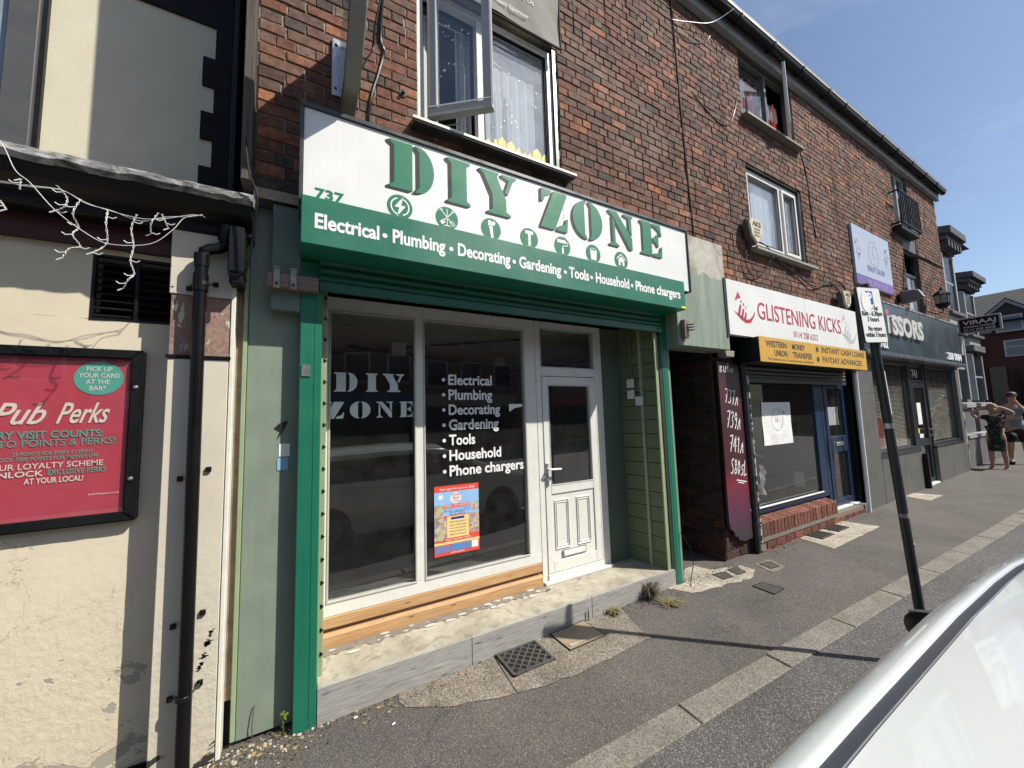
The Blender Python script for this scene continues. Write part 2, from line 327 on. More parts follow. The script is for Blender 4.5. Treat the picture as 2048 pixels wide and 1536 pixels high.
def circ(cx, cz, r, n=28, a0=0, a1=2 * pi, rz=None): return [(cx + r * cos(a0 + (a1 - a0) * i / n), cz + (rz or r) * sin(a0 + (a1 - a0) * i / n)) for i in range(n if a1 - a0 > 6.2 else n + 1)]
def rect(x0, x1, z0, z1): return [(x0, z0), (x1, z0), (x1, z1), (x0, z1)]
def line(pts, w):
    out = []
    for (a, b), (c, d) in zip(pts[:-1], pts[1:]):
        L_ = math.hypot(c - a, d - b) or 1e-6; ux, uz = (c - a) / L_, (d - b) / L_; nx, nz = -uz * w / 2, ux * w / 2; e = w * .3
        out.append([(a - ux * e + nx, b - uz * e + nz), (a - ux * e - nx, b - uz * e - nz), (c + ux * e - nx, d + uz * e - nz), (c + ux * e + nx, d + uz * e + nz)])
    return out
_tc = {}
def text_geo(t, bold, shear, space):
    k = (t, bold, shear, space)
    if k in _tc: return _tc[k]
    cu = bpy.data.curves.new('t', 'FONT'); cu.body = t; cu.size = 1; cu.offset = bold; cu.shear = shear; cu.space_character = space; cu.resolution_u = 3
    o = bpy.data.objects.new('t', cu); C.objects.link(o); dg = bpy.context.evaluated_depsgraph_get(); dg.update()
    me = o.evaluated_get(dg).to_mesh(); vs = [(v.co.x, v.co.y) for v in me.vertices]; fs = [tuple(p.vertices) for p in me.polygons]
    o.evaluated_get(dg).to_mesh_clear(); bpy.data.objects.remove(o); bpy.data.curves.remove(cu)
    _tc[k] = (vs, fs); return vs, fs
CAP = max(v[1] for v in text_geo('H', 0, 0, 1)[0])
def text(g, fr, t, x0, x1, z, cap, h=.002, bold=.0, shear=0, space=1.0, wmax=False):
    """lay a line of text from x0 to x1 with its baseline at z and the given capital height"""
    vs, fs = text_geo(t, bold, shear, space); a = min(v[0] for v in vs); b = max(v[0] for v in vs); sx = (x1 - x0) / (b - a)
    if wmax: sx = min(sx, cap / CAP * 1.05)
    sz = cap / CAP; g.add([fr.at(x0 + (v[0] - a) * sx, z + v[1] * sz, h) for v in vs], fs); return g
STENCIL = {
 'D': [[(0, 0), (.5, 0), (.5, 1), (0, 1), (0, .95), (.1, .89), (.1, .11), (0, .05)], [(.56, 1)] + [(.62 + .38 * sin(a), .5 + .5 * cos(a)) for a in [i * pi / 14 for i in range(15)]] + [(.56, 0), (.66, .13), (.66, .87)]],
 'I': [[(0, 0), (1, 0), (1, .05), (.84, .11), (.84, .89), (1, .95), (1, 1), (0, 1), (0, .95), (.16, .89), (.16, .11), (0, .05)]],
 'Y': [[(.2, 0), (.82, 0), (.82, .05), (.7, .11), (.7, .42), (.66, .46), (.46, .9), (.5, .95), (.5, 1), (0, 1), (0, .95), (.09, .9), (.32, .44), (.32, .11), (.2, .05)], [(.6, 1), (1, 1), (1, .95), (.9, .88), (.75, .52), (.67, .58), (.79, .88), (.6, .95)]],
 'Z': [[(.02, 0), (.5, 0), (.98, .95), (.98, 1), (.5, 1), (.02, .05)], [(.06, 1), (.43, 1), (.36, .88), (.2, .82), (.11, .66), (.05, .66)], [(.57, 0), (.95, 0), (1, .36), (.95, .36), (.86, .2), (.66, .13)]],
 'O': [[(.47 - .47 * sin(a), .5 + .52 * cos(a)) for a in [i * pi / 14 for i in range(15)]] + [(.39, .11), (.39, .89)], [(.53 + .47 * sin(a), .5 + .52 * cos(a)) for a in [i * pi / 14 for i in range(15)]] + [(.61, .11), (.61, .89)]],
 'N': [[(0, 0), (.38, 0), (.38, .05), (.24, .11), (.24, .68), (.13, .85), (.13, .11), (0, .05)], [(0, 1), (.34, 1), (.94, .34), (.94, 0), (.82, 0), (.16, .87), (0, .95)], [(.62, 1), (1, 1), (1, .95), (.94, .9), (.94, .42), (.82, .55), (.82, .9), (.62, .95)]],
 'E': [[(0, 0), (.5, 0), (.5, 1), (0, 1), (0, .95), (.1, .89), (.1, .11), (0, .05)], [(.56, 1), (.95, 1), (1, .68), (.94, .68), (.86, .82), (.7, .9), (.56, .92)], [(.56, .56), (.7, .6), (.78, .7), (.83, .7), (.83, .32), (.78, .32), (.7, .42), (.56, .46)], [(.56, 0), (.96, 0), (1, .34), (.95, .34), (.86, .17), (.7, .1), (.56, .08)]]}
def stencil(word_spans, z0, z1):
    out = []
    for ch, x0, x1 in word_spans:
        for pl in STENCIL[ch]: out.append([(x0 + a * (x1 - x0), z0 + b * (z1 - z0)) for a, b in pl])
    return out
def gz(x): return .0148 * x if -4 < x < 16 else (-.059 if x <= -4 else .237)

def brick_mesh(L_, H_, T_, j=.0028, bv=.0032):
    """one brick, its front arris chamfered and knocked about, centred on its front face"""
    rr = random.uniform
    fo = [(-L_ / 2 + bv + rr(0, j), H_ * s_) for s_ in ()]
    out = [Vector((sx * L_ / 2 + rr(-j, j), 0, sz * H_ / 2 + rr(-j, j) * .7)) for sx, sz in ((-1, -1), (0, -1), (1, -1), (1, 1), (0, 1), (-1, 1))]
    inn = [Vector((o.x - (bv + rr(0, j)) * (1 if o.x > .3 * L_ else -1 if o.x < -.3 * L_ else 0), -bv - rr(0, .002), o.z - (bv + rr(0, j)) * (1 if o.z > 0 else -1))) for o in out]
    bk = [Vector((o.x, T_, o.z)) for o in out]
    vs = inn + out + bk; fs = [(0, 1, 4, 5), (1, 2, 3, 4)] + [(i, (i + 1) % 6, 6 + (i + 1) % 6, 6 + i) for i in range(6)] + [(6 + i, 6 + (i + 1) % 6, 12 + (i + 1) % 6, 12 + i) for i in range(6)]
    return vs, fs
def brick_variants(L_, H_, T_, n):
    o = []
    for k in range(n):
        vs, fs = brick_mesh(L_, H_, T_); me = bpy.data.meshes.new('brick'); me.from_pydata([tuple(v) for v in vs], [], fs)
        bm = bmesh.new(); bm.from_mesh(me); bmesh.ops.recalc_face_normals(bm, faces=bm.faces); bm.to_mesh(me); bm.free(); o.append(me)
    return o

# ------------------------------------------------------------------ the ground
def sheet(name, mat, pts, dz=0, kind='structure', sub=1):
    g = G(); g.poly([(x, y, gz(x) + dz) for x, y in pts]); o = g.out(name, mat, None, kind); return o
def strip_sheet(name, mat, y0, y1, dz, xs=(-400, -4, 0, 4, 8, 12, 16, 400)):
    g = G()
    for a, b in zip(xs[:-1], xs[1:]): g.poly([(a, y0(a), gz(a) + dz), (b, y0(b), gz(b) + dz), (b, y1(b), gz(b) + dz), (a, y1(a), gz(a) + dz)])
    return g.out(name, mat, None, 'structure')
KY = lambda x: -.70 - .0366 * max(-6, min(x, 40))       # line of the kerb's house-side edge
strip_sheet('ground', ASPH2, lambda x: -400, lambda x: 400, -.004)
strip_sheet('pavement', ASPH, lambda x: KY(x), lambda x: 3.2, 0)
kerb = G(); kerb.box(-6, -5.99, KY(0) - .17, KY(0), -.12, -.06)
kerb = kerb.out('kerb', KERB, None, 'structure')
x = -3.55; i = 0
kms = []
for k in range(5):
    g = G(); g.box(-.462, .462, -.085, .085, -.10, 0); me = g.out('kerb_stone', KERB, kerb, bevel=.006).data; kms.append(me); 
for ch in list(kerb.children): bpy.data.objects.remove(ch)
while x < 24:
    o = link('kerb_stone', random.choice(kms), None, kerb); L_ = .935
    o.location = (x + L_ / 2, KY(x + L_ / 2) - .085 + random.uniform(-.004, .004), gz(x + L_ / 2) + .006 + random.uniform(0, .004)); o.rotation_euler = (0, -.0148, -.0366 + random.uniform(-.003, .003)); x += L_; i += 1

# concrete margins let into the pavement
def patch(name, mat, pts, dz=.004, jag=.02, seed=1):
    rnd = random.Random(seed); out = []
    for (a, b), (c, d) in zip(pts, pts[1:] + pts[:1]):
        k = max(1, int(math.hypot(c - a, d - b) / .07))
        for i in range(k): out.append((a + (c - a) * i / k + rnd.uniform(-jag, jag), b + (d - b) * i / k + rnd.uniform(-jag, jag)))
    g = G(); g.poly([(x, min(y, .268) if max(q[1] for q in pts) < .27 else y, gz(x) + dz) for x, y in out]); return g.out(name, mat, None, 'structure')
patch('concrete_margin', AGG, [(.60, .265), (.62, .12), (.9, -.04), (1.32, -.17), (1.75, -.235), (2.47, -.215), (2.55, .05), (2.62, .265)], .004, .008, 2)
patch('concrete_patch', PALEC, [(3.30, .262), (3.42, .06), (3.75, .0), (4.0, -.04), (4.22, -.06), (4.42, -.0), (4.42, .16), (4.22, .24), (4.05, .30), (4.0, .46), (3.6, .44), (3.57, .262)], .004, .022, 3)
patch('concrete_collar', AGG, [(4.58, .12), (4.86, .08), (4.76, -.14), (4.50, -.12)], .004, .01, 4)
patch('concrete_slab', PALEC, [(5.92, .285), (7.2, .29), (7.3, -.17), (5.8, -.19)], .005, .006, 5)
patch('concrete_slab', PALEC, [(9.87, .28), (10.3, .24), (10.38, -.13), (9.72, -.12)], .005, .006, 6)
g = G(); g.poly([(x, y, gz(x) + .006) for x, y in [(1.28, -.155), (1.285, -.155), (1.33, .29), (1.322, .29)]]); g.out('slab_joint', BLACKM, None, 'structure')

# ------------------------------------------------------------------ brickwork
COURSE, BL = .083, .228
def brick_rows(x0, x1, z0, z1, holes, rnd):
    k0 = int(math.ceil(z0 / COURSE)); out = []
    for k in range(k0, int(z1 / COURSE)):
        z = k * COURSE + COURSE / 2; hd = k % 5 == 2; step = BL / 2 if hd else BL
        edges = sorted([x0, x1] + [h[i] for h in holes if h[2] - .03 < z < h[3] + .03 for i in (0, 1)])
        spans = []; hs = [h for h in holes if h[2] - .03 < z < h[3] + .03]; cur = x0
        for h in sorted(hs): 
            if h[0] > cur: spans.append((cur, h[0]))
            cur = max(cur, h[1])
        if cur < x1: spans.append((cur, x1))
        for a, b in spans:
            n = math.floor(a / step) ; off = (k % 2) * BL / 2 * (0 if hd else 1) + (BL / 4 if hd else 0); x = n * step - off
            cuts = [a]
            while x < b:
                if x > a + .045 and x < b - .045: cuts.append(x)
                x += step
            cuts.append(b)
            for c, d in zip(cuts[:-1], cuts[1:]):
                if not hd and rnd.random() < .13 and d - c > .2: out += [((c + c / 1 * 0 + (d - c) / 4), z, (d - c) / 2), (c + (d - c) * .75, z, (d - c) / 2)]
                else: out.append(((c + d) / 2, z, d - c))
    return out
def brickwork(bld, x0, x1, z0, z1, y, holes, n_ind, near=(0, -2.48, 1.82), mat=None, seed=1, back=.13, jump=.006):
    rnd = random.Random(seed); mat = mat or BR
    bs = brick_rows(x0, x1, z0, z1, holes, rnd)
    # mortar bed: one wall sheet with the openings left out, 9 mm behind the brick faces
    g = G(); xs = sorted(set([x0, x1] + [h[0] for h in holes] + [h[1] for h in holes])); zs = sorted(set([z0, z1] + [h[2] for h in holes] + [h[3] for h in holes]))
    xs = [v for v in xs if x0 <= v <= x1]; zs = [v for v in zs if z0 <= v <= z1]
    for a, b in zip(xs[:-1], xs[1:]):
        for c, d in zip(zs[:-1], zs[1:]):
            mx_, mz_ = (a + b) / 2, (c + d) / 2
            if any(h[0] < mx_ < h[1] and h[2] < mz_ < h[3] for h in holes): continue
            g.poly([(a, y + .0045, c), (b, y + .0045, c), (b, y + .0045, d), (a, y + .0045, d)])
    for h in holes:
        a, b, c, d = max(h[0], x0), min(h[1], x1), max(h[2], z0), min(h[3], z1)
        if b <= a or d <= c: continue
        for q in ([(a, c), (a, d)], [(b, c), (b, d)], [(a, d), (b, d)], [(a, c), (b, c)]): g.poly([(q[0][0], y + .0045, q[0][1]), (q[1][0], y + .0045, q[1][1]), (q[1][0], y + back, q[1][1]), (q[0][0], y + back, q[0][1])])
    wall = g.out('wall', MORTAR, bld)
    bs.sort(key=lambda b: (b[0] - near[0]) ** 2 + (y - near[1]) ** 2 + (b[1] - near[2]) ** 2 - (0 if b[2] > .1 else -99))
    var = {}
    def vr(L_):
        L_ = round(L_ / .012) * .012
        if L_ not in var: var[L_] = brick_variants(L_ - .008, COURSE - .0075, .06, 4)
        return rnd.choice(var[L_])
    o0 = wloc(wall)
    for bx, bz, L_ in bs[:n_ind]:
        me = vr(L_)
        if not me.materials: me.materials.append(mat)
        o = bpy.data.objects.new('brick', me); C.objects.link(o); o.parent = wall
        o.location = (bx - o0.x, y - o0.y + rnd.uniform(-.004, .004), bz - o0.z + rnd.uniform(-.0015, .0015)); o.rotation_euler = (rnd.uniform(-.012, .012), rnd.uniform(-.006, .006), rnd.uniform(-.012, .012))
    g = G()
    for bx, bz, L_ in bs[n_ind:]:
        vs, fs = brick_mesh(L_ - .008, COURSE - .0075, .03, .0028, .0035); dy = rnd.uniform(-.0045, .0045)
        g.add([(bx + v.x, y + v.y + dy, bz + v.z) for v in vs], fs, rnd.random())
    if g.v: g.out('brickwork', mat, bld, 'stuff')
    return wall

# ------------------------------------------------------------------ windows
def frame_g(x0, x1, z0, z1, y, d, w_=.055, mulls=(), trans=(), g=None):
    g = g or G()
    g.box(x0, x1, y, y + d, z0, z0 + w_); g.box(x0, x1, y, y + d, z1 - w_, z1); g.box(x0, x0 + w_, y, y + d, z0 + w_, z1 - w_); g.box(x1 - w_, x1, y, y + d, z0 + w_, z1 - w_)
    for m_ in mulls: g.box(m_ - w_ / 2, m_ + w_ / 2, y, y + d, z0 + w_, z1 - w_)
    return g
def pane(x0, x1, z0, z1, y, par, mat=None, name='pane'):
    return G().poly([(x0, y, z0), (x1, y, z0), (x1, y, z1), (x0, y, z1)]).out(name, mat or GLASS2, par)
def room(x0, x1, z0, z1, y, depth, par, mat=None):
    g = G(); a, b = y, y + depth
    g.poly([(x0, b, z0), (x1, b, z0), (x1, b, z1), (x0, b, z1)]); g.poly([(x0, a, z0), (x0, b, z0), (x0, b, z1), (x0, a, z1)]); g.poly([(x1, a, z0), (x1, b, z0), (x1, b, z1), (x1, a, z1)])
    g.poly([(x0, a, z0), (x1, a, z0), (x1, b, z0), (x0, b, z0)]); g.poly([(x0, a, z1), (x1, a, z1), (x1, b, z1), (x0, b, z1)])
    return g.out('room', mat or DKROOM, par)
def curtain_g(x0, x1, z0, z1, y, amp=.02, wl=.09, n=60, phase=0, g=None):
    g = g or G(); vs = []
    for i in range(n + 1):
        x = x0 + (x1 - x0) * i / n; d = amp * sin(2 * pi * x / wl + phase + sin(x * 7)) + amp * .4 * sin(2 * pi * x / wl * 2.3)
        vs += [(x, y + d, z0), (x, y + d * .7, z1)]
    return g.add(vs, [(2 * i, 2 * i + 2, 2 * i + 3, 2 * i + 1) for i in range(n)])
YB = .25
EAVE = 7.12
def eaves(bld, x0, x1, clips=True):
    g = G(); g.box(x0, x1, .17, YB - .004, EAVE - .02, EAVE + .20); g.box(x0, x1, .02, .17, EAVE + .17, EAVE + .20); g.out('fascia_board', M('grey_white_fascia', (.30, .30, .29), .5, .2, 6, .3), bld)
    g = G(); rr = .062; n = 9; vs = []
    for i in range(n + 1):
        a = pi + pi * i / n; vs.append((.095 + rr * cos(a), EAVE + .155 + rr * sin(a)))
    for i in range(n, -1, -1):
        a = pi + pi * i / n; vs.append((.095 + (rr - .006) * cos(a), EAVE + .155 + (rr - .006) * sin(a)))
    g.prism(vs, x0, x1, 'x'); gt = g.out('gutter', PVCBLK, bld, smooth=True)
    x = x0 + .3
    while x < x1 and clips:
        g = G(); vs = [(.095 + (rr + .012) * cos(pi + pi * i / n), EAVE + .158 + (rr + .012) * sin(pi + pi * i / n)) for i in range(n + 1)] + [(.095 + rr * cos(pi + pi * i / n), EAVE + .158 + rr * sin(pi + pi * i / n)) for i in range(n, -1, -1)]
        g.prism(vs, x - .03, x + .03, 'x'); g.box(x - .012, x + .012, .012, .034, EAVE + .155, EAVE + .185); g.box(x - .008, x + .008, .03, .17, EAVE + .158, EAVE + .162); g.out('gutter_bracket', BLACK, bld)
        x += .86 + random.uniform(-.05, .05)
    g = G(); g.prism([(.02, EAVE + .205), (.02, EAVE + .225), (4.2, EAVE + 2.6), (8.4, EAVE + .2), (8.3, EAVE + .15), (4.2, EAVE + 2.5), (.2, EAVE + .205)], x0, x1, 'x'); g.out('roof', M('roof_slate', (.06, .062, .068), .6, .3, 4, .3, .6, 30), bld)
def shell(bld, x0, x1, zb=0, sides=(1, 1)):
    g = G()
    g.poly([(x0, 8.2, zb), (x1, 8.2, zb), (x1, 8.2, EAVE), (x0, 8.2, EAVE)])
    if sides[0]: g.poly([(x0, .42, zb), (x0, 8.2, zb), (x0, 8.2, EAVE), (x0, 4.2, EAVE + 2.5), (x0, YB + .01, EAVE), (x0, YB + .01, 3.4), (x0, .42, 3.3)])
    if sides[1]: g.poly([(x1, YB + .01, zb), (x1, 8.2, zb), (x1, 8.2, EAVE), (x1, 4.2, EAVE + 2.5), (x1, YB + .01, EAVE)])
    g.out('side_wall', BR, bld)

# ================================================================== building with the green hardware shop
B1 = TH('brick_building', 'old red brick building with the green and white hardware shopfront, nearest of the brick row', 'building', (1.9, YB, 0), 'buildings of the brick row')
W1 = (.77, 2.16, 4.13, 5.44)
brickwork(B1, -.27, 4.95, 3.25, EAVE, YB, [W1], 300, seed=3)
shell(B1, -.27, 4.95, 0, (1, 0)); eaves(B1, -.3, 4.95)
G().box(-.325, -.272, .13, YB + .05, 3.28, 9.2).out('corner_post', POSTWOOD, B1, bevel=.004)
# first-floor window, left sash swung outwards
g = frame_g(W1[0] + .0, W1[1] - .045, 4.16, 5.40, .285, .07, .06, (1.335,)); g.box(W1[0], W1[0] + .028, .262, .284, 4.16, 5.40); win = g.out('window', UPVC, B1, bevel=.004)
G().box(W1[1] - .045, W1[1], .262, .36, 4.13, 5.44).out('dark_reveal', DKTRIM, win)
g = G(); g.prism([(.13, 4.045), (.13, 4.075), (.27, 4.128), (.38, 4.128), (.38, 4.09), (.24, 4.06), (.16, 4.045)], .71, 2.235, 'x'); g.out('sill', M('dark_sill', (.05, .048, .042), .5, .3, 8, .3), win, bevel=.003)
G().box(.70, 2.24, .122, .135, 4.062, 4.082).out('sill_edge', UPVC2, win)
pane(1.365, 2.055, 4.22, 5.34, .32, win, GLASSD)
g = frame_g(1.365, 2.055, 4.22, 5.34, .30, .02, .018); g.out('glazing_bead', BLACKM, win)
# hinged sash in its own frame, opened about 55 degrees
hinge = Vector((.862, .245, 0)); ang = R(-38); sw = .52
def sx(u, d=0): q = Vector((u * cos(ang) - d * -sin(ang) * 0, u * sin(ang), 0)) + Vector((-sin(ang), cos(ang), 0)) * d; return hinge.x + q.x, hinge.y + q.y
g = G()
def sbox(g, u0, u1, z0, z1, d0=-.03, d1=.03):
    P = [sx(u, d) for u, d in ((u0, d0), (u1, d0), (u1, d1), (u0, d1))]; g.prism(P, z0, z1, 'z')
sbox(g, 0, sw, 4.19, 4.265); sbox(g, 0, sw, 5.32, 5.395); sbox(g, 0, .075, 4.265, 5.32); sbox(g, sw - .075, sw, 4.265, 5.32)
sash = g.out('sash', M('grey_upvc_sash', (.40, .40, .39), .4, .1, 6, .2), win, bevel=.005)
g = G(); sbox(g, .005, sw - .005, 4.265, 4.275, -.034, -.03); sbox(g, .066, .076, 4.27, 5.32, -.034, -.03); sbox(g, sw - .012, sw + .002, 4.2, 5.39, -.035, -.031); g.out('white_bead', WHITEPR, win)
a, b = sx(.075), sx(sw - .075); G().poly([(a[0], a[1], 4.265), (b[0], b[1], 4.265), (b[0], b[1], 5.32), (a[0], a[1], 5.32)]).out('pane', GLASS2, win)
g = G(); g.box(.90, 1.06, .255, .285, 4.148, 4.165); g.tube([(.93, .27, 4.17), (1.10, .15, 4.18)], .006, 6); g.out('window_stay', ALU, win)
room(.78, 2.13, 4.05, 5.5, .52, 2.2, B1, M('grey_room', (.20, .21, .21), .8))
g = curtain_g(.83, 1.00, 4.14, 5.30, .44, .022, .075, 40); curtain_g(1.16, 1.30, 4.14, 5.30, .44, .022, .07, 40, g=g); g.out('curtain', CURT, win)
G().tube([(.79, .44, 5.31), (2.1, .44, 5.31)], .011).out('curtain_pole', ALU, win)
g = curtain_g(1.42, 1.70, 4.14, 4.78, .36, .02, .14, 40); g.out('curtain', CURT, win)
curtain_g(1.34, 2.11, 4.14, 5.36, .38, .004, .11, 70).out('net_curtain', NET, win)
star = []
rs = random.Random(4)
def starp(cx, cz, r, k=6): return [(cx + r * (1 if i % 2 == 0 else .38) * cos(pi * i / k), cz + r * (1 if i % 2 == 0 else .38) * sin(pi * i / k)) for i in range(2 * k)]
for i in range(60): star.append(starp(1.4 + .63 * rs.random(), 4.35 + .85 * rs.random(), rs.choice([.003, .004, .005, .010])))
decal('star_stickers', FY(.319), star, WHITEPR, win)
fr = Fr((hinge.x, hinge.y, 0), (cos(ang), sin(ang), 0)); decal('snowflake_stickers', fr, [starp(rs.uniform(.1, .4), rs.uniform(4.5, 5.28), rs.choice([.005, .008, .014])) for i in range(34)], WHITEPR, win, .003)
pk = []; x = 1.37
while x < 2.04: h = .03 + .05 * (abs(sin(x * 9)) > .8) + .014 * sin(x * 31); w_ = rs.uniform(.04, .1); pk.append([(x, 4.222), (x + w_, 4.222), (x + w_, 4.222 + h), (x + w_ * .55, 4.222 + h + .045), (x, 4.222 + h)]); x += w_ + .004
decal('yellow_picket_cutout', FY(.318), pk, flat('yellow_paper', (.62, .52, .16)), win)

# shopfront: pilaster, step, frames, door, alcove
g = G(); g.box(-.285, -.0, .365, .40, .02, 3.24); g.out('pilaster_board', SAGE, B1, bevel=.003)
G().box(-.31, -.287, .352, .40, .03, 3.24).out('pilaster_edge', SAGE_L, B1, bevel=.003)
g = G(); g.box(-.165, -.002, .275, .364, 2.545, 3.24); g.out('pilaster_head', M('sage_green_head', (.12, .17, .14), .6, .1, 6, .3, .3, 40), B1, bevel=.004)
g = G(); g.prism([(.34, 3.24), (.325, 3.28), (.33, 3.33), (.42, 3.36), (.42, 3.24)], -.31, -.03, 'x'); g.out('pilaster_cap', M('dirty_ledge', (.08, .075, .065), .8, .4, 9, .4, .8, 30), B1)
G().box(-.27, 4.95, .40, .46, -.0, 3.25).out('backing', DKROOM, B1) if 0 else None
G().box(.13, 3.41, .285, 1.0, -.05, .205).out('step', STEP, B1, bevel=.004)
for a, b, dz in ((.128, 1.145, 0), (1.149, 2.30, -.001), (2.304, 3.41, .002)):
    G().box(a, b, .268, .283, -.05, .212 + dz).out('riser_tile', GREYWOOD, B1, bevel=.002)
G().box(3.41, 3.425, .268, .60, .0, .20).out('step_end', BARE, B1)
YF = .72
g = G()
for a, b in ((.165, .20), (.865, .935), (1.955, 2.085)): g.box(a, b, YF, YF + .07, .51, 2.70)
g.box(.165, 2.085, YF, YF + .07, .415, .51); g.box(.165, 2.085, YF, YF + .07, 2.70, 2.81)
sf = g.out('shop_window', UPVC, B1, bevel=.004)
for k, (a, b) in enumerate(((.20, .865), (.935, 1.955))):
    g = frame_g(a - .003, b + .003, .507, 2.703, YF - .006, .012, .014); g.out('glazing_bead', M('bead_shadow_gap', (.45, .44, .40), .4), sf, bevel=.002)
    pane(a, b, .51, 2.70, YF + .03, sf, GLASS)
g = G()
for (a, b) in ((.90, .51), (2.02, .51)): pass
G().box(.165, 2.08, .712, .80, .335, .414).out('timber_rail', PINE, B1, bevel=.004)
G().box(.165, 2.08, .74, .80, .306, .334).out('timber_rail', OLDWOOD, B1)
g = G(); g.prism([(.70, .207), (.70, .285), (.712, .305), (.80, .305), (.80, .207)], .165, 2.08, 'x'); g.out('timber_rail', PINE, B1, bevel=.003)
rq = random.Random(31); top_e = [(.135 + 1.94 * i / 60, .70) for i in range(61)]; bot_e = [(.135 + 1.94 * i / 60, .64 - .05 * abs(sin(i * .35)) * rq.random() - .03 * rq.random()) for i in range(60, -1, -1)]
G().prism(top_e + bot_e, .2045, .2095, 'z').out('mortar_smear', concrete('flaking_mortar', (.16, .14, .12), (.24, .21, .17), .3, 9), B1)
for i in range(34):
    cx, cy, s_ = .2 + 1.85 * min(1, abs(rq.gauss(.62, .28))), rq.uniform(.55, .69), rq.uniform(.006, .04); G().prism([(cx + s_ * 1.6 * rq.uniform(.5, 1) * cos(a * pi / 4), cy + s_ * .5 * rq.uniform(.6, 1) * sin(a * pi / 4)) for a in range(8)], .2095, .2125, 'z').out('paint_flake', M('white_flake', (.55, .52, .45), .8, .1, 20), B1)
# interior of the empty shop
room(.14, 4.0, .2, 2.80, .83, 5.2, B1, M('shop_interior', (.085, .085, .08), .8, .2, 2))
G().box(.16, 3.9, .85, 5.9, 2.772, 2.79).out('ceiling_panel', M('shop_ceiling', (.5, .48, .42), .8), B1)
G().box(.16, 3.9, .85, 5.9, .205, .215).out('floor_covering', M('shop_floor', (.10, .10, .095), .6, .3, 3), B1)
g = G(); g.tube([(.5, 2.2, 2.70), (3.7, 3.6, 2.70)], .02, 6); g.tube([(.3, 3.0, 2.74), (2.4, 1.2, 2.74)], .012, 6); g.out('conduit', BLACKM, B1)
for q in ((.95, 2.05), (2.6, 2.6)): G().box(q[0], q[0] + .16, q[1], q[1] + .12, 2.62, 2.76).out('junction_box', UPVC, B1)
G().box(.2, 3.8, 5.7, 5.9, .2, 1.1).out('counter', M('pale_counter', (.25, .25, .24), .6), B1)
# door unit
g = G()
g.box(2.088, 2.15, YF, YF + .07, .21, 2.81); g.box(2.865, 2.975, YF, YF + .07, .21, 2.81); g.box(2.15, 2.865, YF, YF + .07, 2.24, 2.33); g.box(2.15, 2.865, YF, YF + .07, 2.74, 2.81)
g.box(2.15, 2.865, YF - .015, YF + .07, .205, .285)
dfm = g.out('door_frame', UPVC, B1, bevel=.004)
pane(2.15, 2.865, 2.33, 2.74, YF + .03, dfm, GLASS)
frame_g(2.147, 2.868, 2.327, 2.743, YF - .004, .012, .012).out('glazing_bead', MATS['bead_shadow_gap'], dfm, bevel=.002)
g = G(); y = YF - .006
g.box(2.155, 2.225, y, y + .05, .29, 2.235); g.box(2.775, 2.86, y, y + .05, .29, 2.235); g.box(2.225, 2.775, y, y + .05, 2.145, 2.235); g.box(2.225, 2.775, y, y + .05, 1.045, 1.13); g.box(2.225, 2.775, y + .012, y + .05, .40, 1.045); g.box(2.225, 2.775, y, y + .05, .29, .40)
door = g.out('door', UPVC, B1, bevel=.004)
pane(2.225, 2.775, 1.13, 2.145, YF + .02, door, GLASS)
frame_g(2.222, 2.778, 1.127, 2.148, y - .003, .01, .012).out('glazing_bead', MATS['bead_shadow_gap'], door, bevel=.002)
for a, b in ((2.255, 2.44), (2.535, 2.72)):
    frame_g(a, b, .50, .985, y + .002, .014, .016).out('panel_moulding', UPVC, door, bevel=.005)
    frame_g(a + .024, b - .024, .524, .961, y + .005, .01, .01).out('panel_moulding', UPVC, door, bevel=.003)
G().box(2.345, 2.625, y - .006, y + .006, .425, .475).out('letter_plate', WHITEPR, door, bevel=.004)
g = G(); frame_g(2.336, 2.634, .416, .484, y - .002, .01, .009, g=g); g.out('letter_plate_rim', ALU, door)
g = G(); g.box(2.165, 2.195, y - .012, y, 1.13, 1.36); g.out('handle_plate', ALU, door, bevel=.004)
g = G(); g.tube([(2.18, y - .01, 1.30), (2.18, y - .055, 1.30), (2.20, y - .06, 1.30), (2.31, y - .06, 1.295)], .010, 8); g.out('handle', WHITEPR, door, smooth=True)
g = G(); g.lathe([(.009, -.02), (.009, 0)], (2.18, y, 1.19), 10, 'y'); g.out('lock', ALU, door)
G().box(2.09, 2.96, YF - .05, YF, .207, .232).out('threshold', UPVC, B1, bevel=.003)
# left and right sides of the alcove
G().box(.10, .164, .40, .79, .20, 2.86).out('left_reveal', SAGE_L, B1, bevel=.003)
g = G()
for k in range(17):
    z = .34 + k * .147; g.box(.146, .156, .396, .402, z - .010, z + .014); g.box(.150, .166, .396, .4, z - .002, z + .004)
g.out('hinge_leaf', BLACKM, B1)
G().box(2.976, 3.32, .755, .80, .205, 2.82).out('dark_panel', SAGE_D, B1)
def wallx(y): return 3.30 + (.76 - y) * .17       # the right-hand side wall splays outwards
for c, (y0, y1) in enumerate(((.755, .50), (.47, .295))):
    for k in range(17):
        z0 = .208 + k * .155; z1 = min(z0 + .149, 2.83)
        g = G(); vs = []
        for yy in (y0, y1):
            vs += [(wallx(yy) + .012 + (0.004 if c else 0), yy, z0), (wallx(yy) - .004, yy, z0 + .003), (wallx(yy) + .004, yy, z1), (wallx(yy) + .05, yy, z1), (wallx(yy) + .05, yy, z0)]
        g.add(vs, [(0, 1, 2, 3, 4), (5, 6, 7, 8, 9), (0, 1, 6, 5), (1, 2, 7, 6), (2, 3, 8, 7), (3, 4, 9, 8), (4, 0, 5, 9)]); g.out('cladding_board', BOARDG, B1)
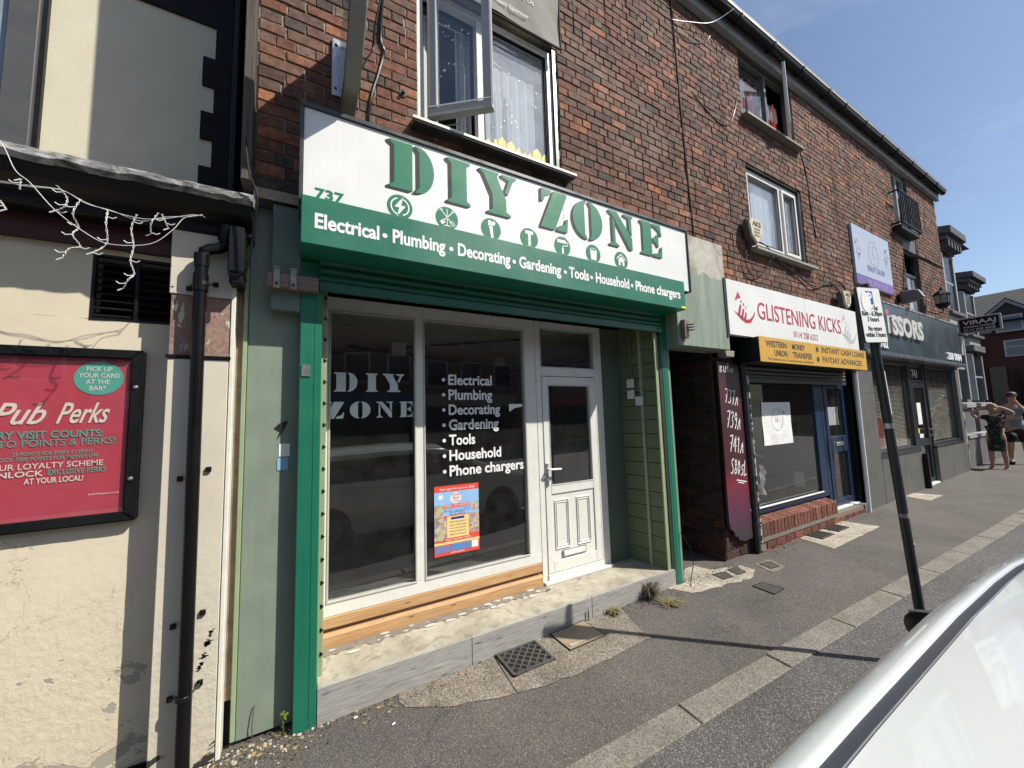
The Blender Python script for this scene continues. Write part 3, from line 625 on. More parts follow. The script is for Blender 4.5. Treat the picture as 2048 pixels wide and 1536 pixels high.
g = G(); g.prism([(wallx(.50) - .02, .50), (wallx(.47) - .02, .47), (wallx(.47) + .05, .47), (wallx(.50) + .05, .50)], .208, 2.84, 'z'); g.out('batten', SAGE_L, B1)
g = G(); g.prism([(wallx(.60) - .03, .62), (wallx(.60) - .03, .585), (wallx(.60), .585), (wallx(.60), .62)], 2.1, 2.84, 'z'); g.out('cable_trunking', BOARDG, B1)
G().box(3.345, 3.41, .285, .30, .21, 2.84).out('batten', SAGE_L, B1)
for k, (yy, zz) in enumerate(((.60, 2.17), (.60, 2.045), (.50, 1.965))):
    G().box(wallx(yy) - .055, wallx(yy) - .018, yy - .045, yy + .045, zz - .05, zz + .05).out('switch_box', UPVC, B1, bevel=.006)
def lintel_mat():
    m, n, p, l = nodes('half_painted_lintel'); g = n.nodes.new('ShaderNodeNewGeometry'); sx = n.nodes.new('ShaderNodeSeparateXYZ'); l.new(g.outputs['Position'], sx.inputs[0])
    a = noise(n, 5, 6, .6, .4); ml = N(n, 'ShaderNodeMath', operation='MULTIPLY_ADD'); ml.inputs[1].default_value = .42; l.new(a, ml.inputs[0]); l.new(sx.outputs[2], ml.inputs[2]); gt = N(n, 'ShaderNodeMath', operation='GREATER_THAN'); gt.inputs[1].default_value = 3.62; l.new(ml.outputs[0], gt.inputs[0])
    s = noise(n, 1, 6, .6, 0, pos(n, (9, 9, 1.1))); rg = ramp(n, [(.35, (.15, .195, .15)), (.65, (.25, .30, .24))]); l.new(s, rg.inputs[0])
    c = noise(n, 4, 8, .7, .6); rc = ramp(n, [(.32, (.20, .17, .13)), (.5, (.38, .36, .30)), (.7, (.50, .48, .41))]); l.new(c, rc.inputs[0])
    l.new(mixc(n, gt.outputs[0], rg.outputs[0], rc.outputs[0]), p.inputs['Base Color']); p.inputs['Roughness'].default_value = .75; bump(n, p, mixc(n, .5, a, c), .5, .01); return m
# lintel cover over the alley and the alley itself
g = G(); g.box(3.535, 4.475, .12, .40, 2.545, 3.40); g.v = []; g.f = []; g.box(3.535, 4.475, .12, .40, 2.545, 3.84); g.out('alley_lintel', lintel_mat(), B1, bevel=.006)
brickwork(B1, 3.50, 3.62, .0, 2.9, .42, [], 0, mat=BR_DARK, seed=5) if 0 else None
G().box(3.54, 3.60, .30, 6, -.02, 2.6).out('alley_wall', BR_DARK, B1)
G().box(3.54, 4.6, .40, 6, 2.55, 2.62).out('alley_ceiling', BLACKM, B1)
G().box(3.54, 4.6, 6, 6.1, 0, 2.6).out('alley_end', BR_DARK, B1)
def side_bricks(bld, x, y0, y1, z0, z1, seed, face=-1, mat=None):
    """a brick wall seen end-on inside the alley, faces towards -x"""
    rnd = random.Random(seed); g = G(); k = 0; z = z0
    while z < z1:
        y = y0 - (k % 2) * .11
        while y < y1:
            a, b = max(y, y0), min(y + BL - .011, y1)
            if b - a > .04:
                vs, fs = brick_mesh(b - a, COURSE - .011, .03); d = rnd.uniform(-.006, .006)
                g.add([(x + v.y + d, (a + b) / 2 - v.x, z + COURSE / 2 + v.z) for v in vs], fs, rnd.random())
            y += BL
        z += COURSE; k += 1
    g.out('brickwork', mat or BR_DARK, bld, 'stuff')
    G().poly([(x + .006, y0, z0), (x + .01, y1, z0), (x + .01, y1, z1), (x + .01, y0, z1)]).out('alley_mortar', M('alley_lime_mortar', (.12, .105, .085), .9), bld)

# ================================================================== building with the trainer shop
B2 = TH('brick_building', 'old red brick building with the trainer shop and blue door, mid row', 'building', (6.6, YB, .1), 'buildings of the brick row')
W2 = (5.42, 6.98, 4.06, 5.32); W3 = (5.46, 6.97, 6.02, 7.12)
brickwork(B2, 4.95, 8.25, 3.40, EAVE, YB, [W2, W3], 280, seed=11)
shell(B2, 4.95, 8.25, 0, (0, 0)); eaves(B2, 4.95, 8.25)
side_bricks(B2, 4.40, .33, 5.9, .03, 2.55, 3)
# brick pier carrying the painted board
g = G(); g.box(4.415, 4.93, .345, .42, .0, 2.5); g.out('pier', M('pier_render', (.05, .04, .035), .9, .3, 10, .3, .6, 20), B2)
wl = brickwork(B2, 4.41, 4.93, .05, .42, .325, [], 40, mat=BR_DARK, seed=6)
# window pair: first floor
win = frame_g(W2[0], W2[1] - .05, 4.09, 5.28, .30, .07, .07, (6.39,)).out('window', UPVC, B2, bevel=.004)
G().box(W2[1] - .05, W2[1], .262, .36, 4.06, 5.32).out('dark_reveal', DKTRIM, win); G().box(W2[0] + .0, W2[1], .262, .36, 5.283, 5.32).out('dark_reveal', BLACKM, win)
g = frame_g(5.49, 6.355, 4.16, 5.21, .285, .03, .03); frame_g(6.425, 6.86, 4.16, 5.21, .275, .04, .05, g=g); g.out('sash', UPVC, win, bevel=.004)
pane(5.49, 6.355, 4.16, 5.21, .325, win, GLASSD); pane(6.425, 6.86, 4.16, 5.21, .325, win, GLASSD)
g = frame_g(5.52, 6.325, 4.19, 5.18, .283, .01, .012); frame_g(6.475, 6.81, 4.21, 5.16, .273, .01, .012, g=g); g.out('gasket', BLACKM, win)
g = G(); g.prism([(.15, 4.0), (.15, 4.03), (.28, 4.06), (.38, 4.06), (.38, 4.0)], 5.36, 7.08, 'x'); g.out('sill', M('old_sill', (.30, .29, .26), .6, .3, 8, .4), win)
curtain_g(5.44, 6.9, 4.1, 5.26, .375, .004, .13, 90).out('net_curtain', NET, win); room(5.43, 6.95, 4.0, 5.34, .5, 2, B2)
# second floor window, right sash open
g = frame_g(W3[0], W3[1], 6.05, 7.10, .30, .07, .055, (6.28,)); win = g.out('window', M('grey_frame', (.12, .13, .13), .4), B2, bevel=.004)
pane(5.52, 6.25, 6.11, 7.04, .33, win)
g = G(); g.prism([(.15, 5.985), (.15, 6.015), (.28, 6.045), (.38, 6.045), (.38, 5.985)], 5.42, 7.05, 'x'); g.out('sill', M('grey_sill', (.18, .17, .15), .5), win)
P0, P1 = (6.90, .285), (6.30, .03); sw = math.hypot(P1[0] - P0[0], P1[1] - P0[1])
dx_, dy_ = (P1[0] - P0[0]) / sw, (P1[1] - P0[1]) / sw
def ob(g, u0, u1, z0, z1, t=.02):
    n_ = (-dy_, dx_); g.prism([(P0[0] + dx_ * u + n_[0] * s_ * t, P0[1] + dy_ * u + n_[1] * s_ * t) for u, s_ in ((u0, -1), (u1, -1), (u1, 1), (u0, 1))], z0, z1, 'z')
g = G(); ob(g, 0, sw, 6.08, 6.13); ob(g, 0, sw, 7.02, 7.07); ob(g, 0, .05, 6.13, 7.02); ob(g, sw - .05, sw, 6.13, 7.02); g.out('sash', UPVC, win, bevel=.003)
G().poly([(P0[0] + dx_ * .05, P0[1] + dy_ * .05, 6.13), (P0[0] + dx_ * (sw - .05), P0[1] + dy_ * (sw - .05), 6.13), (P0[0] + dx_ * (sw - .05), P0[1] + dy_ * (sw - .05), 7.02), (P0[0] + dx_ * .05, P0[1] + dy_ * .05, 7.02)]).out('pane', GLASS2, win)
room(5.5, 6.94, 5.95, 7.3, .55, 2, B2)
# shop window, door, brick stall riser
YG = .40
g = G(); g.box(5.0, 7.32, YG, YG + .07, .455, .535); g.box(5.0, 7.32, YG, YG + .07, 2.28, 2.36); g.box(5.0, 5.22, YG, YG + .07, .535, 2.28); g.box(7.10, 7.32, YG, YG + .07, .535, 2.28)
sw_ = g.out('shop_window', NAVY, B2, bevel=.005); pane(5.22, 7.10, .535, 2.28, YG + .03, sw_, GLASS)
G().box(5.02, 7.10, YG - .02, YG - .003, .535, .55).out('white_bead', WHITEPR, sw_)
g = G(); g.box(7.325, 7.42, YG, YG + .07, .24, 2.36); g.box(8.18, 8.26, YG, YG + .07, .24, 2.36); g.box(7.42, 8.18, YG, YG + .07, 2.24, 2.36); fr_ = g.out('door_frame', NAVY, B2, bevel=.005)
g = G(); y = YG - .01
g.box(7.425, 7.52, y, y + .05, .26, 2.235); g.box(8.08, 8.175, y, y + .05, .26, 2.235); g.box(7.52, 8.08, y, y + .05, 2.14, 2.235); g.box(7.52, 8.08, y, y + .05, .26, .36); g.box(7.52, 8.08, y, y + .05, 1.10, 1.36)
dr = g.out('door', NAVY, B2, bevel=.005); pane(7.52, 8.08, .36, 1.10, y + .03, dr, GLASS); pane(7.52, 8.08, 1.36, 2.14, y + .03, dr, GLASS)
g = G(); g.tube([(7.46, y - .05, .98), (7.46, y - .05, 1.36)], .016); g.tube([(7.46, y, 1.02), (7.46, y - .05, 1.02)], .01, 6); g.tube([(7.46, y, 1.32), (7.46, y - .05, 1.32)], .01, 6); g.out('handle', ALU, dr, smooth=True)
G().box(7.66, 7.94, y - .015, y, 1.20, 1.26).out('letter_plate', ALU, dr, bevel=.004)
G().box(7.33, 8.25, YG - .06, YG + .02, .225, .25).out('threshold', WHITEPR, B2, bevel=.003)
G().box(8.27, 8.42, .33, .5, .1, 2.4).out('dark_jamb', BLACK, B2)
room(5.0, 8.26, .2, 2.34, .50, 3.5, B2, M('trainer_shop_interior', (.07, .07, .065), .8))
G().box(4.99, 8.4, .245, .52, .02, .233).out('plinth_core', M('pointing_mortar', (.17, .145, .12), .9), B2)
G().box(4.995, 7.08, .229, .5, .2, .415).out('stall_riser_core', M('pointing_mortar', (.17, .145, .12), .9), B2)
ms = []
for k in range(4):
    g = G(); g.prism([(.222 - YB, -.165), (.222 - YB, .0), (.37 - YB, .035), (.37 - YB, -.165)], -.0385, .0385, 'x'); o = g.out('brick', BR_RED, None, bevel=.004); ms.append(o.data); bpy.data.objects.remove(o)
x = 5.03
while x < 7.06:
    o = link('brick', random.choice(ms), None, B2); o.location = (x - 6.6 + .04, random.uniform(-.003, .003), .425 - .1 + random.uniform(-.003, .003)); x += .0853
vs8 = brick_variants(.217, .070, .10, 4)
for me in vs8: me.materials.append(BR_RED)
for k, zz in enumerate((.205, .128, .051)):
    x = 5.0 - (.11 if k % 2 else 0)
    while x < (8.1 if k else 7.0):
        x0 = max(x, 4.99)
        if x - x0 > -.01 and x + .217 < 8.25 and (k or x < 6.95):
            o = link('brick', random.choice(vs8), None, B2); o.location = (x + .1085 - 6.6, .238 - YB + random.uniform(-.002, .002), zz - .1 + .014)
        x += .228
# white items left inside the shop window
room_i = TH('paper_bag', 'crumpled white carrier bag lying inside the trainer shop window', 'bag', (6.05, .75, .56))
rs = random.Random(2)
g = G(); vs = []
for i in range(6):
    for j in range(5): vs.append((6.0 + i * .034 * (1 - .08 * j) + .02 * j + rs.uniform(-.008, .008), .75 + rs.uniform(-.04, .04), .56 + j * .105 + rs.uniform(-.015, .015)))
g.add(vs, [(i * 5 + j, (i + 1) * 5 + j, (i + 1) * 5 + j + 1, i * 5 + j + 1) for i in range(5) for j in range(4)]); g.out('bag_film', WHCL, room_i)
t = TH('display_stand', 'broken white shoe rack leaning inside the trainer shop window', 'rack', (5.9, .8, .56))
g = G(); g.tube([(5.55, .9, .75), (6.15, .85, 1.35)], .02, 6); g.tube([(5.5, .8, .9), (5.95, .9, .85)], .03, 6); g.tube([(5.98, .86, 1.2), (6.08, .7, 1.12)], .015, 6); g.out('rail', WHITEPR, t)
t = tag(G().box(7.02, 7.06, .62, .74, .58, .82).out('paper_roll', WHITEPR, None), 'pale upright tube standing in the right corner of the trainer shop window', 'tube')

# ================================================================== building with the grey hair salon
B3 = TH('brick_building', 'old red brick building with the slate grey salon front and Juliet balcony', 'building', (11, YB, .17), 'buildings of the brick row')
W4 = (11.25, 12.25, 5.62, 7.12); W5 = (11.5, 12.42, 3.72, 5.60)
brickwork(B3, 8.25, 14.3, 3.70, EAVE, YB, [W4, W5], 100, seed=21)
shell(B3, 8.25, 14.3, 0, (0, 1)); eaves(B3, 8.25, 14.42)
win = frame_g(W4[0], W4[1], 5.66, 7.08, .30, .07, .06, (11.75,)).out('window', M('pale_grey_frame', (.35, .36, .36), .4), B3); pane(11.31, 11.72, 5.72, 7.02, .33, win); pane(11.78, 12.19, 5.72, 7.02, .33, win); room(11.26, 12.24, 5.6, 7.3, .55, 2, B3)
curtain_g(11.28, 11.55, 5.7, 7.0, .45, .03, .1, 30).out('curtain', CURT, win)
jb = TH('balcony_railing', 'black iron Juliet balcony railing on the top floor window above the salon', 'railing', (11.5, .15, 5.66))
g = G(); g.tube([(10.95, .24, 6.38), (10.95, .08, 6.38), (12.15, .08, 6.38), (12.15, .24, 6.38)], .018, 6); g.out('top_rail', BLACK, jb)
g = G(); g.tube([(10.95, .24, 5.68), (10.95, .08, 5.68), (12.15, .08, 5.68), (12.15, .24, 5.68)], .022, 6); g.out('bottom_rail', BLACK, jb)
for k in range(12): G().tube([(10.97 + k * .107, .08, 5.69), (10.97 + k * .107, .08, 6.38)], .011, 5).out('bar', BLACK, jb)
g = G(); g.box(10.98, 12.12, .10, .26, 5.56, 5.64); g.out('ledge', BLACK, jb)
win = frame_g(W5[0], W5[1], 3.74, 5.28, .30, .07, .06).out('window', M('bronze_frame', (.06, .055, .05), .4), B3); pane(11.56, 12.36, 3.8, 4.72, .33, win, GLASSD); room(11.5, 12.4, 3.7, 5.5, .5, 1.5, B3)
G().box(11.56, 12.36, .31, .36, 4.72, 4.78).out('transom', MATS['bronze_frame'], win)
g = G(); g.prism([(.29, 5.26), (.27, 5.29), (-.14, 4.86), (-.12, 4.83)], 11.52, 12.40, 'x'); 
g = G(); 
for a, b in ((11.52, 11.58), (12.34, 12.40)): g.prism([(.29, 5.25), (.27, 5.28), (-.13, 4.84), (-.11, 4.81)], a, b, 'x')
g.prism([(-.07, 4.86), (-.09, 4.885), (-.13, 4.84), (-.11, 4.81)], 11.58, 12.34, 'x'); g.prism([(.29, 5.25), (.27, 5.28), (.22, 5.22), (.24, 5.195)], 11.58, 12.34, 'x'); g.out('sash', MATS['bronze_frame'], win, label='top sash propped open outwards')
G().poly([(11.58, .23, 5.2), (12.34, .23, 5.2), (12.34, -.09, 4.86), (11.58, -.09, 4.86)]).out('pane', GLASS2, win)
G().box(11.5, 12.42, .262, .30, 5.30, 5.60).out('infill_panel', M('grey_panel', (.08, .085, .085), .6), B3)
curtain_g(11.56, 12.3, 3.76, 4.6, .40, .02, .1, 50).out('net_curtain', NET, win)
# salon front
YS = .30
def frm(x0, x1, z0, z1, nm='shop_window'):
    g = frame_g(x0, x1, z0, z1, YS - .02, .09, .07); o = g.out(nm, ANTH, B3, bevel=.004); pane(x0 + .07, x1 - .07, z0 + .07, z1 - .07, YS + .02, o, GLASS); return o
for (a, b) in ((8.98, 11.02), (12.02, 14.02)):
    o = frm(a, b, .94, 2.72)
    g = G(); z = 1.04
    while z < 2.62: g.add([(a + .1, YS + .075, z), (b - .1, YS + .075, z), (b - .1, YS + .10, z + .012), (a + .1, YS + .10, z + .012)], [(0, 1, 2, 3)]); z += .026
    for q in range(5): xx = a + .2 + (b - a - .4) * q / 4; g.box(xx - .004, xx + .004, YS + .07, YS + .073, 1.03, 2.62)
    g.out('blind', M('blind_slat', (.62, .57, .47), .5), o)
    G().box(a - .02, b + .02, YS - .07, YS + .02, .90, .945).out('sill', ANTH, o)
G().box(11.02, 11.16, YS, YS + .1, .15, 2.72).out('mullion', ANTH, B3); G().box(11.96, 12.02, YS, YS + .1, .15, 2.72).out('mullion', ANTH, B3)
o = frame_g(11.16, 11.96, 2.32, 2.72, YS, .06, .05).out('transom_light', ANTH, B3); pane(11.2, 11.92, 2.36, 2.68, YS + .03, o, GLASS)
text(G(), FY(YS + .028), '741', 11.36, 11.70, 2.42, .17, bold=.01).out('lettering', WHITEPR, o)
dr = frame_g(11.16, 11.96, .19, 2.30, YS, .05, .10).out('door', ANTH, B3, bevel=.004); pane(11.26, 11.86, .29, 2.2, YS + .03, dr, GLASS); G().box(11.26, 11.86, YS + .005, YS + .045, .98, 1.12).out('mid_rail', ANTH, dr)
g = G(); g.tube([(11.90, YS, 1.30), (11.90, YS - .07, 1.31), (11.90, YS - .08, 1.22), (11.90, YS, 1.16)], .014, 6); g.out('handle', ALU, dr)
G().box(11.14, 11.98, YS - .06, YS + .02, .17, .20).out('threshold', WHITEPR, B3)
t = tag(G().box(11.42, 11.66, YS + .022, YS + .026, 1.42, 1.88).out('paper_notice', WHITEPR, None), 'white paper notice taped inside the grey salon door', 'notice')
tag(G().box(11.40, 11.62, YS + .022, YS + .026, 1.14, 1.22).out('paper_notice', WHITEPR, None), 'small white card low on the grey salon door', 'notice')
tag(G().box(11.27, 11.42, YS + .022, YS + .026, 1.24, 1.34).out('sticker', flat('yellow_sticker', (.65, .6, .05)), None), 'yellow sticker on the grey salon door', 'sticker')
def tiles(x0, x1, z0, z1, cols, rows, y=.235):
    for i in range(cols):
        for j in range(rows):
            a = x0 + (x1 - x0) * i / cols; b = x0 + (x1 - x0) * (i + 1) / cols; c = z0 + (z1 - z0) * j / rows; d = z0 + (z1 - z0) * (j + 1) / rows
            G().box(a + .002, b - .002, y, y + .03, c + .002, d - .002).out('stone_panel', TILEG, B3, bevel=.002)
    G().box(x0, x1, y + .012, y + .06, z0, z1).out('panel_backing', M('pale_grout', (.18, .18, .17), .8), B3)
tiles(8.30, 8.97, .10, 2.72, 1, 4); tiles(8.98, 11.10, .10, .90, 2, 2); tiles(12.02, 14.05, .10, .90, 2, 2); tiles(14.06, 14.3, .10, 2.72, 1, 4)
G().box(11.03, 11.09, .16, .23, .17, .85).out('corner_post', BLACK, B3)
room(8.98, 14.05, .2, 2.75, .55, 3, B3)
G().box(8.25, 14.3, .20, .45, 2.72, 3.72).out('fascia_core', DKTRIM, B3)
tag(G().box(9.0, 9.5, YS + .03, YS + .034, 1.1, 1.6).out('window_picture', M('red_picture', (.35, .05, .05), .5, .6, 12), None), 'red and white picture in the left corner of the salon window', 'picture')

# ================================================================== the pub on the left
PB = TH('pub_building', 'cream and black rendered pub building at the left edge', 'building', (-1.5, .45, 0))
g = G(); n = 46
vs = []; rows = 30
for j in range(rows + 1):
    for i in range(n + 1):
        vs.append((-3.6 + 2.96 * i / n, .45 + random.uniform(-.002, .002), -.06 + 2.50 * j / rows))
g.add(vs, [(j * (n + 1) + i, j * (n + 1) + i + 1, (j + 1) * (n + 1) + i + 1, (j + 1) * (n + 1) + i) for j in range(rows) for i in range(n)])
g.box(-3.6, -1.015, .45, .6, 2.44, 2.90); g.box(-1.015, -.64, .45, .6, 2.805, 2.90); g.out('wall', CREAM, PB, smooth=True)
G().box(-3.6, -.64, .43, .449, -.06, .035).out('plinth_line', BLACKM, PB)
# vent opening with louvres
G().box(-1.015, -.64, .56, .60, 2.44, 2.81).out('vent_back', BLACKM, PB)
for k in range(8):
    z = 2.455 + k * .043; G().prism([(.455, z), (.452, z + .006), (.50, z + .03), (.505, z + .024)], -1.01, -.66, 'x').out('louvre', BLACKM, PB)
G().box(-.84, -.825, .448, .46, 2.44, 2.81).out('vent_bar', BLACK, PB); frame_g(-1.02, -.655, 2.435, 2.815, .447, .03, .014).out('vent_frame', BLACK, PB)
# pilaster
G().box(-.65, -.37, .30, .46, -.0, 2.215).out('pilaster', CREAM2, PB, bevel=.004)
G().box(-.655, -.36, .292, .46, 2.217, 2.235).out('pilaster_band', BLACK, PB)
m, n_, p, l = nodes('peeling_stone'); a = noise(n_, 9, 7, .6, .8, pos(n_, (1.6, 1, .6))); r = ramp(n_, [(.3, (.22, .14, .11)), (.585, (.33, .21, .165)), (.60, (.10, .06, .05)), (.615, (.62, .56, .44))]); l.new(a, r.inputs[0]); b = noise(n_, 40, 5, .7); rb = ramp(n_, [(.3, .6), (.7, 1.2)]); l.new(b, rb.inputs[0])
l.new(mixc(n_, 1, r.outputs[0], rb.outputs[0], 'MULTIPLY'), p.inputs['Base Color']); p.inputs['Roughness'].default_value = .9; bump(n_, p, a, .8, .01); PEEL = m
G().box(-.645, -.365, .305, .46, 2.237, 2.585).out('pilaster_stone', PEEL, PB, label='peeling pink stone block of the pilaster')
G().box(-.655, -.362, .297, .46, 2.589, 2.98).out('pilaster_head', CREAM2, PB, bevel=.004)
G().box(-.367, -.345, .297, .46, .0, 2.75).out('edge_strip', UPVC2, PB, bevel=.003)
G().box(-.344, -.312, .38, .46, .25, 3.0).out('joint_filler', M('dirty_joint', (.25, .19, .13), .9, .35, 10, .4, .5, 30), PB)
G().box(-.344, -.312, .40, .46, -.0, .249).out('joint_hole', BLACKM, PB)
g = G(); g.box(-.375, -.30, .17, .46, 2.72, 3.0); g.box(-.37, -.305, .20, .46, 2.66, 2.72); g.out('corbel', BLACK, PB, bevel=.006)
# fascia and cornice over the ground floor
G().box(-3.6, -.66, .40, .46, 2.845, 3.0).out('fascia', MAROON, PB)
g = G(); g.prism([(.46, 2.965), (.30, 2.965), (.27, 2.985), (.27, 3.02), (.22, 3.035), (.16, 3.06), (.13, 3.10), (.12, 3.118), (.46, 3.118)], -3.6, -.265, 'x'); g.out('cornice', BLACK, PB, bevel=.003)
g = G(); vs = []; rn = random.Random(9); k = 70
for i in range(k + 1):
    x = -3.6 + 3.345 * i / k; w1, w2 = rn.uniform(-.006, .006), rn.uniform(-.006, .006)
    vs += [(x, .115 + w1, 3.112 + w2 * .6), (x, .092 + w1, 3.135 + w2), (x, .096 + w2, 3.165 + w1), (x, .13 + w2, 3.19 + w2), (x, .30, 3.22 + w1 * .5), (x, 1.03, 3.42)]
g.add(vs, [(i * 6 + j, (i + 1) * 6 + j, (i + 1) * 6 + j + 1, i * 6 + j + 1) for i in range(k) for j in range(5)] + [(k * 6 + 0, k * 6 + 1, k * 6 + 2, k * 6 + 3, k * 6 + 4, k * 6 + 5)]); g.out('lead_flashing', LEAD, PB, smooth=True)
# upper wall, black painted quoins on its right edge
YU = 1.03
G().box(-1.51, -.35, YU, YU + .3, 3.3, 9.2).out('upper_wall', CREAMUP, PB)
pts = [(-.34, 3.35), (-.70, 3.35), (-.70, 3.62)]
z = 3.62
for (za, zb, xx) in ((3.60, 3.80, -.695), (3.80, 4.02, -.62), (4.02, 4.245, -.695), (4.245, 4.46, -.62), (4.46, 4.70, -.695), (4.70, 4.90, -.62)):
    pts += [(xx, za), (xx, zb)]
pts += [(-.62, 4.975), (-1.50, 4.975), (-1.50, 9.2), (-.34, 9.2)]
G().prism([(a, b) for a, b in pts], YU - .018, YU, 'y').out('black_quoins', BLACKM, PB)
G().box(-1.665, -1.53, YU - .06, YU + .3, 3.3, 9.2).out('grey_pilaster', M('peeling_grey_paint', (.075, .075, .078), .6, .15, 5, .35, .4, 18), PB, bevel=.005)
G().box(-1.53, -1.505, YU - .03, YU + .3, 3.3, 9.2).out('black_edge', BLACK, PB)
g = frame_g(-2.7, -1.67, 3.5, 6.2, YU - .02, .07, .07, (-2.2,)); o = g.out('window', M('blue_grey_frame', (.25, .30, .34), .4), PB); pane(-2.63, -1.74, 3.57, 6.13, YU + .02, o)
G().box(-3.6, -1.7, YU + .5, YU + .6, 3.3, 9.2).out('inner_wall', DKROOM, PB)
G().box(-3.6, -1.665, YU + .0, YU + .3, 6.2, 9.2).out('upper_wall', CREAMUP, PB)
g = G(); g.prism([(.4, 9.2), (1.03, 9.3), (5, 12), (9, 9.2)], -3.6, -.34, 'x'); g.out('roof', MATS['roof_slate'], PB)
G().poly([(-3.6, 8.8, 0), (-.34, 8.8, 0), (-.34, 8.8, 9.2), (-3.6, 8.8, 9.2)]).out('rear_wall', CREAMUP, PB)
g = G(); g.tube([(-.475, .98, 3.4), (-.475, .98, 9)], .036, 10); g.tube([(-.475, .98, 5.25), (-.475, .98, 5.33)], .046, 10); g.out('upper_downpipe', PVCBLK, PB, smooth=True)
# lower downpipe with its swan neck, sockets and clips
g = G(); px_, py_ = -.505, .235
g.tube([(-.40, .25, 3.02), (-.40, .25, 2.93), (-.405, .25, 2.895), (-.43, .25, 2.875), (-.47, .245, 2.86), (-.495, .24, 2.84), (px_, py_, 2.80), (px_, py_, 2.3), (px_ + .012, py_, .0)], .0315, 14)
g.tube([(-.40, .25, 2.93), (-.40, .25, 3.02)], .037, 14); g.tube([(px_, py_, 2.60), (px_, py_, 2.70)], .037, 14); g.tube([(px_, py_, 2.745), (px_, py_, 2.82)], .036, 14)
dp = g.out('downpipe', PVCBLK, PB, smooth=True)
for z in (2.645, 1.56, .78, .415):
    g = G(); g.lathe([(.036, z - .012), (.036, z + .012)], (px_ + .005, py_, 0), 14) if z in (2.645, .415) else None
    for s_ in (-1, 1):
        xx = px_ + s_ * (.062); g.box(xx - .013, xx + .013, .285, .299, z - .014 + .02 * s_, z + .014 + .02 * s_)
        if z in (2.645, .415): g.tube([(px_ + s_ * .034, py_ + .01, z), (xx, .285, z + .02 * s_)], .006, 5)
    g.out('clip', BLACK, dp, bevel=.002)
g = G(); rn = random.Random(5)
for i in range(26): q_ = rn.random(); z = .50 + q_ * .2; g.poly([(-.398 + rn.gauss(0, .008) - (1 - q_) * .055 + a * rn.uniform(.6, 1.2), .2985, z + b * rn.uniform(.6, 1.2)) for a, b in circ(0, 0, rn.uniform(.002, .008), 7, rz=rn.uniform(.003, .011))])
g.out('flaked_patch', BLACKM, PB)

# pub poster in its black frame
PO = TH('poster_frame', 'black framed red loyalty scheme poster on the cream pub wall', 'poster', (-1.3, .40, 1.79))
g = G(); X0, X1, Z0, Z1 = -1.86, -.772, 1.325, 2.265; w_ = .052
for q in ([(X0, Z1), (X1, Z1), (X1 - w_, Z1 - w_), (X0 + w_, Z1 - w_)], [(X0, Z0), (X0 + w_, Z0 + w_), (X1 - w_, Z0 + w_), (X1, Z0)], [(X0, Z0), (X0, Z1), (X0 + w_, Z1 - w_), (X0 + w_, Z0 + w_)], [(X1, Z0), (X1 - w_, Z0 + w_), (X1 - w_, Z1 - w_), (X1, Z1)]):
    G().prism(q, .395, .448, 'y').out('frame_rail', BLACK, PO, bevel=.007, seg=2)
G().box(X0 + .03, X1 - .03, .425, .447, Z0 + .03, Z1 - .03).out('poster_board', flat('poster_red', (.52, .055, .09), .35), PO)
for z in (2.055, 1.552): G().lathe([(.002, -.011), (.009, -.008), (.012, 0)], (-.798, .396, z), 12, 'y').out('screw', ALU, PO, smooth=True)
f = FY(.424); TEAL = flat('poster_teal', (.09, .42, .33), .4); CRM = flat('poster_cream', (.80, .74, .66), .4)
decal('teal_badge', f, [circ(-.955, 2.105, .098, 40, rz=.092)], TEAL, PO, .0015)
g = G()
for t, a, b, z, c_ in (('PICK UP', -1.005, -.905, 2.143, .024), ('YOUR CARD', -1.035, -.873, 2.108, .024), ('AT THE', -1.005, -.912, 2.073, .024), ('BAR*', -.99, -.925, 2.038, .024)): text(g, f, t, a, b, z, c_, .003, .014)
text(g, f, 'Pub', -1.33, -1.14, 1.865, .105, .003, .012, .5); text(g, f, 'Perks', -1.105, -.903, 1.865, .105, .003, .012, .5)
text(g, f, 'AND JOIN OUR LOYALTY SCHEME', -1.50, -.918, 1.635, .028, .003, .008); text(g, f, 'UNLOCK', -1.32, -1.135, 1.598, .027, .003, .02); text(g, f, 'AT YOUR LOCAL!', -1.2, -.99, 1.56, .027, .003, .02)
text(g, f, 'bedrinkaware.co.uk', -.965, -.848, 1.478, .011, .003); g.out('white_lettering', CRM, PO)
g = G(); text(g, f, 'EVERY VISIT COUNTS:', -1.375, -.925, 1.79, .036, .003, .02); text(g, f, 'MEMBERS TO POINTS & PERKS!', -1.5, -.875, 1.748, .034, .003, .004)
text(g, f, '25 POINTS FOR EVERY £1 SPENT,', -1.245, -.955, 1.703, .018, .003, .008); text(g, f, 'UNLOCK 1000 POINTS FOR MONEY OFF', -1.33, -.937, 1.678, .018, .003, .008); text(g, f, 'EXCLUSIVE PERKS', -1.12, -.905, 1.60, .026, .003, .01); g.out('teal_lettering', TEAL, PO)
G().poly([(X0 + .04, .412, Z0 + .04), (X1 - .04, .412, Z0 + .04), (X1 - .04, .412, Z1 - .04), (X0 + .04, .412, Z1 - .04)]).out('glazing', glass_mat('poster_glazing', (.97, .97, .97), .03), PO)

